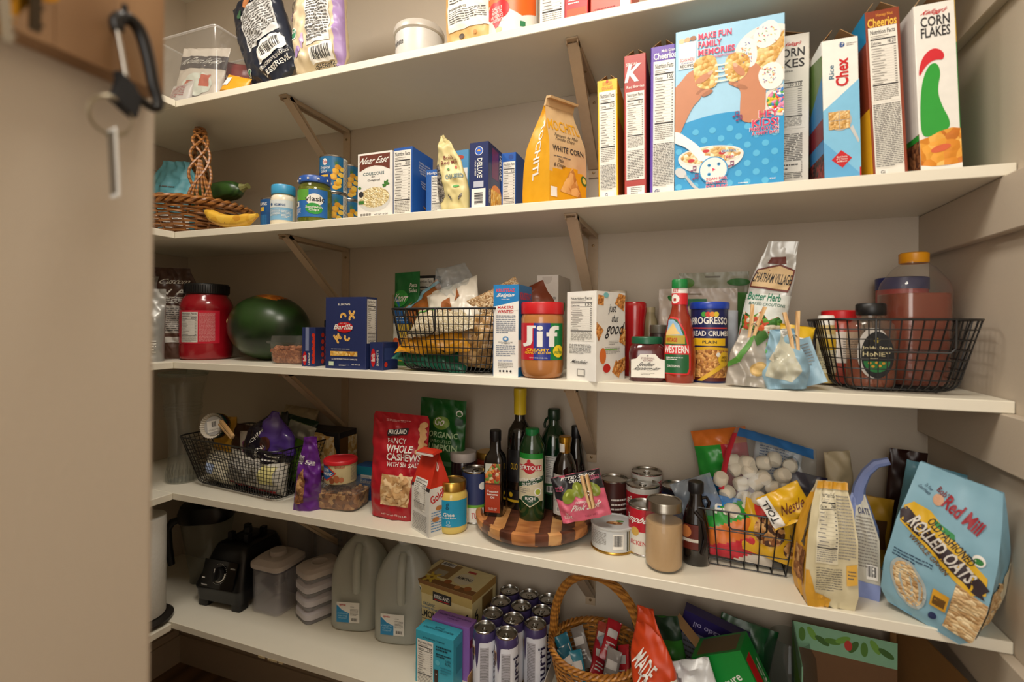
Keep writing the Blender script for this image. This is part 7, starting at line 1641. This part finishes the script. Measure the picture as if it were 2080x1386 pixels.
F.text('6', .88, .56, .96, .70, INK, bold=.03, L=3); F.text('COUNT', .86, .52, .98, .54, INK, L=3); F.rect(.52, .25, .90, .52, M('E2DCC8', .5), 3); F.rect(.6, .40, .76, .45, INK, 5); F.ell(.82, .42, .05, .06, M('D8A0A8'), 4); F.ell(.55, .46, .03, .04, M('8A8A3A'), 4)
Rt.rect(0, .88, 1, 1, M('B08A4A', .7)); Rt.text('6', .1, .55, .25, .75, INK, L=3); Rt.rect(.4, .5, .85, .85, M('8A6A3A'), 2); Rt.text('ALMOND', .45, .55, .8, .68, INK, L=4)
Tp.rect(0, 0, 1, .18, M('8A6034', .7)); Tp.rect(.08, .3, .45, .95, M('9A7A4A', .6), 1); Tp.ell(.22, .2, .12, .12, M('D8B83A'), 3); Tp.ell(.22, .2, .04, .04, M('8A6A1E'), 4)
for k in range(6):
    a = R(60 * k); Tp.ell(.22 + .09 * cos(a), .2 + .15 * sin(a), .11, .035, M('DCC04A'), 3 + k * .1, rot=60 * k)
Tp.rect(.15, .35, .35, .6, M('A8A088'), 2); Tp.ell(.66, .48, .24, .24, M('DAD0B4'), 2); Tp.text('ALMOND', .54, .45, .79, .56, INK, bold=.04, L=4); Tp.rect(.6, .78, .74, .86, M('B83A3A'), 4); Tp.ell(.5, .22, .09, .09, M('A8622E'), 3); Tp.ell(.85, .18, .09, .09, M('B06A34'), 3); Tp.ell(.7, .12, .07, .07, M('C88A4A'), 4); Tp.bars(.1, .8, .34, .96)
done()
# bar boxes
VIO = M('9468B8', .4); TQ = M('3CA4BC', .4)
r, F, Rt, Lf, Tp, done = carton('bar_box', 'violet snack bar box directly behind the turquoise one', .108, .038, .130, VIO, .845, -.197, s5, rz=R(-4)); Tp.text('WELCOME TO INNOCENT NUTRITION', .08, .55, .92, .7, M('4A2A6A')); Tp.text('TASTES LIKE', .35, .3, .65, .42, M('4A2A6A')); Rt.rect(.1, .6, .9, .75, M('8A2A4A')); done()
r, F, Rt, Lf, Tp, done = carton('bar_box', 'turquoise snack bar box on the lowest shelf, in front of the violet one', .105, .045, .125, TQ, .828, -.242, s5, rz=R(-4))
F.text('A TRUSPARKS COMPANY', .2, .88, .8, .91, M('16404E'), bold=.02); F.nutri(.05, -.0, .48, .84, '190', 10); F.fine(.55, .72, .95, .82, 2, M('16404E'), 3, fill=.6); F.fine(.55, .6, .95, .68, 2, M('16404E'), 5, fill=.6); F.text('100%\nREAL', .8, .5, .95, .6, M('16404E')); F.ell(.6, .5, .05, .05, M('5AB8CC'), 2)
F.rect(.52, .12, .62, .36, M('3A2218'), 3); F.ell(.57, .28, .012, .012, WHT, 4); F.fine(.68, .3, .95, .45, 3, M('2A7A90'), 4); Tp.text('BEST FRUIT,\nA DELICIOUS LAYERING OF NATURE', .1, .35, .9, .65, M('16404E')); Rt.rect(.3, .3, .9, .8, M('2E8AA0')); done()
# tray of slim cans
t = thing('can_tray', 'low white cardboard tray holding the slim silver-topped cans', 'tray', (.998, -.150, s5), R(2))
TRW = M('CCC4B8', .6)
mb = MB(); w_, d_, h_ = .172, .236, .050; q = .0015
mb.box(-w_/2, w_/2, -d_/2, d_/2, 0, q, CARD); mb.box(-w_/2, w_/2, -d_/2, -d_/2 + q, q, .035, TRW); mb.box(-w_/2, w_/2, d_/2 - q, d_/2, q, h_, TRW); mb.box(w_/2 - q, w_/2, -d_/2 + q, d_/2 - q, q, h_, TRW); mb.box(-w_/2, -w_/2 + q, -d_/2 + q, d_/2 - q, q, h_, CARD)
mb.build('tray_body', t)
CANW = M('DADCE4', .3); CANP = M('453A66', .3)
proto = thing('slim_can', '', 'can', (0, 0, 0), 0, 'slim cans in the cardboard tray')
mb = MB(); mb.lathe([(.020, 0), (.0225, .002), (.0235, .005), (.0268, .012), (.0272, .02), (.0272, .135), (.0268, .140), (.0255, .147), (.0245, .150)], CANW, 40, cap1=False)
mb.lathe([(.0273, .132), (.0273, .1352), (.0269, .1402), (.0256, .1472), (.0246, .1502)], CANP, 40, cap0=False, cap1=False)
F = cyl_face(mb, .0272, .012, .136, -110, 110)
F.poly([(0, 1), (0, .97), (.05, .92), (.1, .97), (.2, .985), (.31, .95), (.345, .60), (.375, .48), (.41, .60), (.44, .95), (.52, .985), (.62, .96), (.70, .985), (.95, .98), (1, .96), (1, 1)], CANP, 1)
F.rect(.46, .02, .66, .88, M('B8B6BE', .4), 2); F.fine(.47, .04, .65, .86, 22, INK, 4, L=3, fill=.3); F.text('nurri', .72, .08, .90, .8, M('241E3E', .4), rot=90, bold=.03, L=3)
CHO = M('4A2418', .3); F.rect(.22, .70, .34, .86, M('C8A27A'), 3); F.rect(.235, .72, .325, .84, CHO, 4); F.ell(.29, .66, .02, .06, CHO, 4); F.poly([(.03, .70), (.12, .72), (.1, .86), (.02, .84)], CHO, 3)
mb.build('can_body', proto)
mb = MB(); mb.lathe([(.0246, .1495), (.0252, .1515), (.0250, .1535), (.0238, .1545), (.0228, .153), (.0222, .148), (.018, .1495), (.0165, .1495), (.001, .1495)], M('BDBDBA', .22, metal=1), 40, cap0=False); lid_o = mb.build('lid', proto)
mb = MB(); rg = []
for (a, zz) in ((.0075, .1502), (.0048, .1502), (.0048, .1515), (.0075, .1515), (.0075, .1502)): rg.append([(a * cos(q_), -.006 + a * 1.15 * sin(q_), zz) for q_ in [2*pi*k/18 for k in range(18)]])
mb.loft(rg, M('C4C4C0', .2, metal=1), False, False); mb.box(-.004, .004, .000, .006, .1500, .1515, M('C4C4C0', .2, metal=1)); mb.build('pull_tab', lid_o)
grid = [(0, 0, .945, -.238, 'front left slim can of the tray, chocolate square facing forward'), (1, 0, 1.001, -.240, 'front centre slim can of the tray, nearest to the viewer'), (2, 0, 1.052, -.182, 'slim can at the right edge of the tray in the second row'),
        (0, 1, .941, -.180, 'slim can at the left edge of the tray in the second row'), (1, 1, .996, -.182, 'middle slim can of the second row in the tray'), (0, 2, .941, -.124, 'slim can at the left edge of the third row in the tray'), (1, 2, .996, -.125, 'middle slim can of the third row in the tray'),
        (2, 2, 1.051, -.126, 'slim can at the right edge of the third row in the tray'), (0, 3, .943, -.067, 'slim can at the left end of the rear row in the tray'), (1, 3, .998, -.068, 'middle slim can of the rear row in the tray'), (2, 3, 1.052, -.070, 'slim can at the right end of the rear row in the tray')]
for n_, (i, j, x_, y_, lb) in enumerate(grid):
    o = proto if n_ == 0 else copy_tree(proto)
    o.location = (x_, y_, s5 + .0018); o['label'] = lb; o.rotation_euler[2] = R((10, 4, -18, 30, -50, 15, 80, -20, 0, 50, 10)[n_])
# honey wicker basket
LW = wave_mat('honey_wicker', '8E5A22', 'C08438', 25, 'Z', 4, .4, .2)
bk = wicker('wicker_basket', 'honey-coloured round wicker basket with a tall hoop handle full of wrapped bars', 1.196, -.182, s5, lambda t: (.068 + .034 * t ** .8, .004 + .130 * t), 24, 34, LW, .0022, .0025, 1, 1, rimr=.0052, rz=R(-10))
mb = MB()
for q in range(7):
    P = []
    for i in range(49):
        a = pi * i / 48; ph = a * 6 + q * 2*pi/7; rr = .106; zz = .12 + (max(0, sin(a)) ** .75) * .172
        P.append((-cos(a) * (rr + .006 * cos(ph)), .0095 * sin(ph), zz + .005 * cos(ph)))
    mb.tube(P, .0040, LW, 6)
mb.build('handle', bk)
mb = MB()
for sx_ in (-1, 1):
    for k in range(6): mb.tube([(sx_ * (.104) + .0125 * cos(a), .0145 * sin(a), .105 + k * .006 + .001 * sin(a)) for a in [2*pi*j/14 for j in range(14)]], .0022, M('C89A52', .45), 5, closed=True)
mb.build('handle_binding', bk)
WR = [('1E6E86', 'turquoise'), ('B5242E', 'red'), ('8A8480', 'grey'), ('1A5E74', 'dark teal'), ('B02834', 'crimson'), ('9A9490', 'silver'), ('1E7E96', 'bright teal'), ('C8303A', 'bright red'), ('1C7084', 'blue-green'), ('A84A3A', 'rust red'), ('8C98A0', 'pale blue-grey'), ('C4C4C8', 'white')]
spots = [(1.148, -.190, .09, (-20, -18, 30)), (1.215, -.160, .12, (-40, 20, 10)), (1.175, -.165, .095, (-30, -30, 0)), (1.166, -.205, .078, (-30, -22, 40)), (1.195, -.185, .085, (-50, 30, 20)), (1.225, -.195, .075, (-20, 5, -10)), (1.176, -.222, .072, (-34, -12, 20)), (1.262, -.190, .085, (-30, -30, -30)), (1.250, -.225, .07, (-50, 30, 40)), (1.190, -.130, .09, (-25, 10, 0)), (1.238, -.150, .08, (-20, -20, 10)), (1.215, -.245, .065, (-55, 0, -30))]
for k, ((cc, cn), (x_, y_, dz, rt)) in enumerate(zip(WR, spots)):
    pos = ('at the left edge', 'topmost', 'left of centre', 'front left', 'in the centre', 'right of centre', 'at the front edge', 'at the right edge', 'front right', 'at the back', 'back right', 'front centre, lowest')[k]
    pillow('wrapped_bar', '%s foil-wrapped snack bar %s in the honey-coloured basket' % (cn, pos), x_ , y_ - .005, s5 + dz - .025, .034, .085, .008, rt, M(cc, .25), 200 + k, lambda F: (F.rect(.15, .55, .85, .75, M('D8D4D0', .35)), F.fine(.2, .2, .8, .45, 3, M('E0E0E0'), k)), wr=.003, group='wrapped bars in the honey basket')
# bags and boxes at the right of the lowest shelf
root, b, F = chipbag('granola_bag', 'orange-red granola pouch with tall white lettering right of the honey basket', 1.352, -.282, s5, .100, .290, .028, M('C4421C', .35), -20, -2, 171, w=pwl((0, 1), (.6, .95), (1, .35)), t=pwl((0, .8), (.4, 1), (1, .06)), wr=.004, p=2.6, c=lambda v: (-.035 * v, .0, v * .290))
F.text('MADE', .20, .56, .62, .72, WHT, bold=.03, rot=-38); F.text('GOOD', .22, .42, .86, .56, WHT, bold=.03, rot=-38); F.text('Vanilla\nCookie', .3, .33, .65, .40, M('7A2A12'), rot=-30); F.ell(.7, .24, .04, .035, M('E8C8A0')); F.ell(.7, .24, .03, .026, M('C4421C'), 2); F.rect(.3, .1, .6, .2, M('E0A83A'))
F.rect(.93, 0, 1, .6, M('D8D4C8'), 1)
b.mb.build('bag_body', root)
pillow('snack_bag', 'green snack bag with a dark edge behind the orange-red pouch', 1.375, -.190, s5 + .002, .11, .225, .02, (-4, -16, -14), M('2E6A22', .35), 172, lambda F: (F.rect(.2, .2, .8, .6, M('8AA83A')), F.rect(.0, .8, 1, 1, M('12301A'))))
r, F, Rt, Lf, Tp, done = carton('snack_box', 'dark purple box tilted at the back of the lowest shelf, right of the honey basket', .14, .035, .200, M('2A1E5A', .4), 1.405, -.085, s5, rz=R(-6), tilt=(0, R(14))); F.text('avocado oil', .18, .86, .78, .92, M('B0A8D0'), bold=.03, rot=180); F.rect(.05, .1, .45, .8, M('8A8A98'), 1); F.fine(.1, .2, .4, .75, 8, INK); done()
pillow('snack_bag', 'white crumpled bag leaning left in front of the green carton', 1.448, -.282, s5 + .002, .125, .200, .028, (-8, -24, -10), M('CCCECE', .35, metal=.1), 173, lambda F: (F.fine(.2, .1, .85, .35, 6, INK, 4), F.text('Nutrition Facts', .25, .4, .8, .45, INK)), wr=.012)
pillow('snack_bag', 'silver-white bag with a red corner between the orange-red pouch and the white bag', 1.405, -.262, s5 + .002, .10, .135, .02, (-10, -20, -10), M('BFC0BC', .3, metal=.3), 174, lambda F: F.rect(0, 0, 1, .3, M('7A2A22')), wr=.008)
GRC = M('128A34', .4)
r, F, Rt, Lf, Tp, done = carton('bar_box', 'bright green open snack box leaning right on the lowest shelf', .105, .075, .205, GRC, 1.545, -.215, s5 + .022, rz=R(-14), tilt=(0, R(-28)))
F.text('Nature', .2, .7, .8, .78, WHT, bold=.02, rot=20)
for k in range(4): F.rect(.32 + .12 * k, .22, .42 + .12 * k, .30, (M('C8382A'), M('E0A83A'), M('D8D4C8'), M('2A4A8A'))[k], 3)
F.rect(.3, .18, .82, .21, WHT, 2); Rt.rect(.1, .2, .5, .9, RED, 2); Rt.text('Rice\nCake', .55, .3, .8, .8, WHT, rot=90); Tp.rect(.1, .1, .9, .9, M('6A5A3A')); done()
mb = MB(); mb.T = Matrix.Rotation(R(0), 4, 'Y'); i = [mb.vt(p) for p in ((-.052, 0, .204), (-.052, .036, .204), (-.072, .036, .262), (-.072, 0, .262))]; j = [mb.vt(p) for p in ((-.0515, 0, .2035), (-.0515, .036, .2035), (-.0715, .036, .2615), (-.0715, 0, .2615))]
mb.fc(i, GRC); mb.fc(j[::-1], CARD)
for k in range(4): mb.fc((i[k], j[k], j[(k+1) % 4], i[(k+1) % 4]), CARD)
mb.build('open_flap', r)
pillow('snack_bag', 'dark green shiny bag behind the open green snack box', 1.490, -.075, s5 + .002, .12, .190, .03, (-5, 10, 0), M('0E4A22', .3), 175, lambda F: F.fine(.2, .2, .8, .5, 4, M('8AB88A')))
t = thing('glass_jar', 'large clear glass jar between the green bags and the green cardboard box', 'jar', (1.600, -.075, s5))
mb = MB(); mb.lathe([(.045, 0), (.052, .008), (.054, .10), (.050, .155), (.040, .172), (.038, .185)], film('A8B0AA', .06, .04), 40, cap1=False); mb.build('jar_body', t)
r, F, Rt, Lf, Tp, done = carton('produce_box', 'low cardboard box printed with green leaves and a tomato on the lowest shelf', .185, .16, .09, M('6E9A7E', .6), 1.690, -.170, s5, rz=R(-4), top='open2')
done()
mb = MB()      # open tray-like rims with the leafy print
for (a, b_, c_, d__, z0_, z1_, mm) in ((-.0925, .0925, .078, .080, .06, .225, M('6A4A2C', .8)), (-.0925, -.0905, -.08, .08, .09, .225, M('6E9A7E', .6))): mb.box(a, b_, c_, d__, z0_, z1_, mm)
F = plane_face(mb, (-.0925, .078, .172), (1, 0, 0), (0, 0, 1), .185, .053); F.rect(0, 0, 1, 1, M('7FAE8C', .6), 0)
for k in range(9): F.ell(.1 + .1 * k, .55 + .12 * sin(k * 2), .12, .28, M(('4E7A2A', '6A9A3A', '3A6022')[k % 3], .6), 2 + k * .1, rot=30 * k)
F.ell(.55, .5, .13, .2, M('B5322A', .5), 4)
L2 = plane_face(mb, (-.0925, .08, .0), (0, -1, 0), (0, 0, 1), .16, .22); 
for k in range(5): L2.ell(.2 + .17 * k, .75, .10, .2, M('5A8A34', .6), 2 + k * .1, rot=25 * k)
mb.build('printed_rim', r)
t = thing('cardboard_box', 'plain brown open cardboard box in the right corner of the lowest shelf', 'box', (1.800, -.150, s5), R(0))
BRC = M('7A5426', .8, bump=.1)
w_, d_, h_ = .02, .20, .27; mb = MB(); q = .003
mb.box(.0, w_/2+.03, -d_/2, -d_/2 + q, 0, .0 + .12, BRC); mb.box(-w_/2, w_/2+.03, d_/2 - q, d_/2, 0, h_, BRC); mb.box(-w_/2, w_/2+.03, -d_/2, d_/2, 0, q, BRC); mb.build('box_body', t)
mb = MB(); P = [(.0, d_/2, .0), (.040, -d_/2, .0), (.040, -d_/2, .26), (.0, d_/2, .27)]; i = [mb.vt(p) for p in P]; j = [mb.vt((p[0] + .003, p[1], p[2])) for p in P]; mb.fc(i, BRC); mb.fc(j[::-1], BRC)
for k in range(4): mb.fc((i[k], j[k], j[(k+1) % 4], i[(k+1) % 4]), BRC)
mb.build('side_flap', t)

# ================================================================== key rack on the near partition
OAK = wave_mat('rack_wood', '85623F', '9E7A55', 3, 'Y', 3, .45, .05, 3, (1, 1.6, .25))
t = thing('key_rack', 'wooden key rack board fixed to the near wall', 'key rack', (XW, -1.155, 1.4245))
mb = MB()
for k in range(7):       # glued staves
    y0 = -.12 + .034 * k; mb.rbox(.009, y0 + .017, 0, .20, .018, .0339, .0004, OAK, bev=.0003, seg=1)
mb.build('board', t)
mb = MB(); mb.tube([(.018, .083, .030), (.026, .083, .030), (.030, .083, .034), (.030, .083, .044)], .0020, M('1A1A1C', .3), 8); mb.build('hook', t)
mb = MB(); mb.tube([(.018, .027, .034), (.026, .027, .034), (.030, .027, .038), (.030, .027, .044)], .0020, M('8A7A5A', .3, metal=1), 8); mb.build('hook', t)
# carabiner with key ring and tag
kb = M('0E0E10', .3)
kx = XW + .027
t = thing('carabiner', 'black carabiner with a silver gate hanging from the key rack', 'carabiner', (kx, -1.068, 1.452), 0); t.scale = (.9, .85, .74)
mb = MB(); pts = [(0, .004, .0), (0, .008, .010), (0, .002, .018), (0, -.008, .018), (0, -.014, .012)]
path = [(0, -.0080, -.002), (0, -.0085, .006), (0, -.004, .0125), (0, .003, .013), (0, .010, .006), (0, .0155, -.012), (0, .020, -.036), (0, .0245, -.052), (0, .0215, -.0595), (0, .013, -.0585), (0, .004, -.053)]
def smooth(P, n=5):
    P = [Vector(p) for p in P]; out = []
    for i in range(len(P) - 1):
        p0, p1, p2, p3 = P[max(i-1, 0)], P[i], P[i+1], P[min(i+2, len(P)-1)]
        for k in range(n):
            s_ = k / n; out.append(.5 * ((2*p1) + (p2-p0)*s_ + (2*p0-5*p1+4*p2-p3)*s_*s_ + (3*p1-p0-3*p2+p3)*s_**3))
    out.append(P[-1]); return out
sp = smooth(path); rr = [.0056 - .0030 * abs(i / len(sp) - .25) for i in range(len(sp))]
mb.tube(sp, rr, kb, 12); mb.build('frame', t)
mb = MB(); mb.tube([(0, -.0080, -.001), (0, -.0045, -.020), (0, -.001, -.042)], .0021, M('B8B4AC', .25, metal=1), 10); mb.build('gate', t)
t2 = thing('strap_loop', 'folded black webbing strap on the carabiner gate', 'strap', (kx, -1.066, 1.414), 0); t2.scale = (.8, .68, .68)
mb = MB()
rg = []
for (cy_, cz_, wy) in ((-.0060, .008, .0090), (-.003, .000, .0110), (-.0045, -.012, .0120), (-.008, -.022, .0125)):
    c_, s_ = cos(R(-30)), sin(R(-30)); rg.append([(sx_ * .0045, cy_ + wy * sy_ * c_, cz_ + wy * sy_ * s_) for sx_, sy_ in ((-1, -1), (1, -1), (1.25, 0), (1, 1), (-1, 1), (-1.2, 0))])
mb.loft(rg, M('121214', .8, bump=.3, scale=900)); mb.build('webbing', t2)
t3 = thing('key_ring', 'thin silver split ring hanging below the black strap', 'key ring', (kx, -1.0777, 1.391), 0); t3.scale = (.8, .83, .80)
mb = MB(); mb.tube([(.004 * sin(a), .0155 * cos(a), .0140 * sin(a)) for a in [2*pi*k/60 for k in range(60)]], .0009, M('B0A894', .3, metal=1), 8, closed=True); mb.build('ring', t3)
mb = MB(); mb.tube([(.004 * sin(a), .0168 * cos(a), .0152 * sin(a)) for a in [2*pi*k/60 for k in range(8, 55)]], .0008, M('B0A894', .3, metal=1), 8); mb.build('coil', t3)
t4 = thing('key_tag', 'thin flat white-edged tag hanging edge-on from the key ring', 'key tag', (kx, -1.0775, 1.3825), R(-12)); t4.scale = (.8, .8, 1.15)
mb = MB(); mb.T = Matrix.Rotation(R(4), 4, 'X'); mb.rbox(0, 0, -.040, 0, .0150, .0022, .0006, M('D8D8D4', .3), bev=.0004); mb.box(-.0068, .0068, -.00125, -.0009, -.038, -.002, M('5A544A', .3)); mb.build('tag_plate', t4)
# blurred keys at the frame's edge
t5 = thing('key_bunch', 'bunch of brass and steel keys hanging from the rack at the left edge', 'keys', (XW + .028, -1.128, 1.452), 0)
for k, (dy, a, cc, L_) in enumerate(((.0, -14, 'B08A3A', .048), (.010, -30, 'C8932E', .058), (-.010, 4, 'A8A49A', .055), (.004, 0, '4A4238', .040))):
    mb = MB(); mb.T = Matrix.Translation((.003 * k, dy, .0)) @ Matrix.Rotation(R(a), 4, 'X'); m = M(cc, .3, metal=1)
    mb.T = mb.T @ Matrix.Rotation(pi/2, 4, 'Y'); 
    mb.lathe([(.009, -.001), (.009, .001)], m, 20)
    mb.T = Matrix.Translation((.003 * k, dy, .0)) @ Matrix.Rotation(R(a), 4, 'X'); mb.box(-.0009, .0009, -.0026, .0026, -L_ * .8, -.007, m)
    for j in range(4): mb.box(-.0009, .0009, .0026, .0040 - .001 * (j % 2), -L_ * .8 + .004 + j * .005, -L_ * .8 + .006 + j * .005, m)
    mb.build('key', t5)
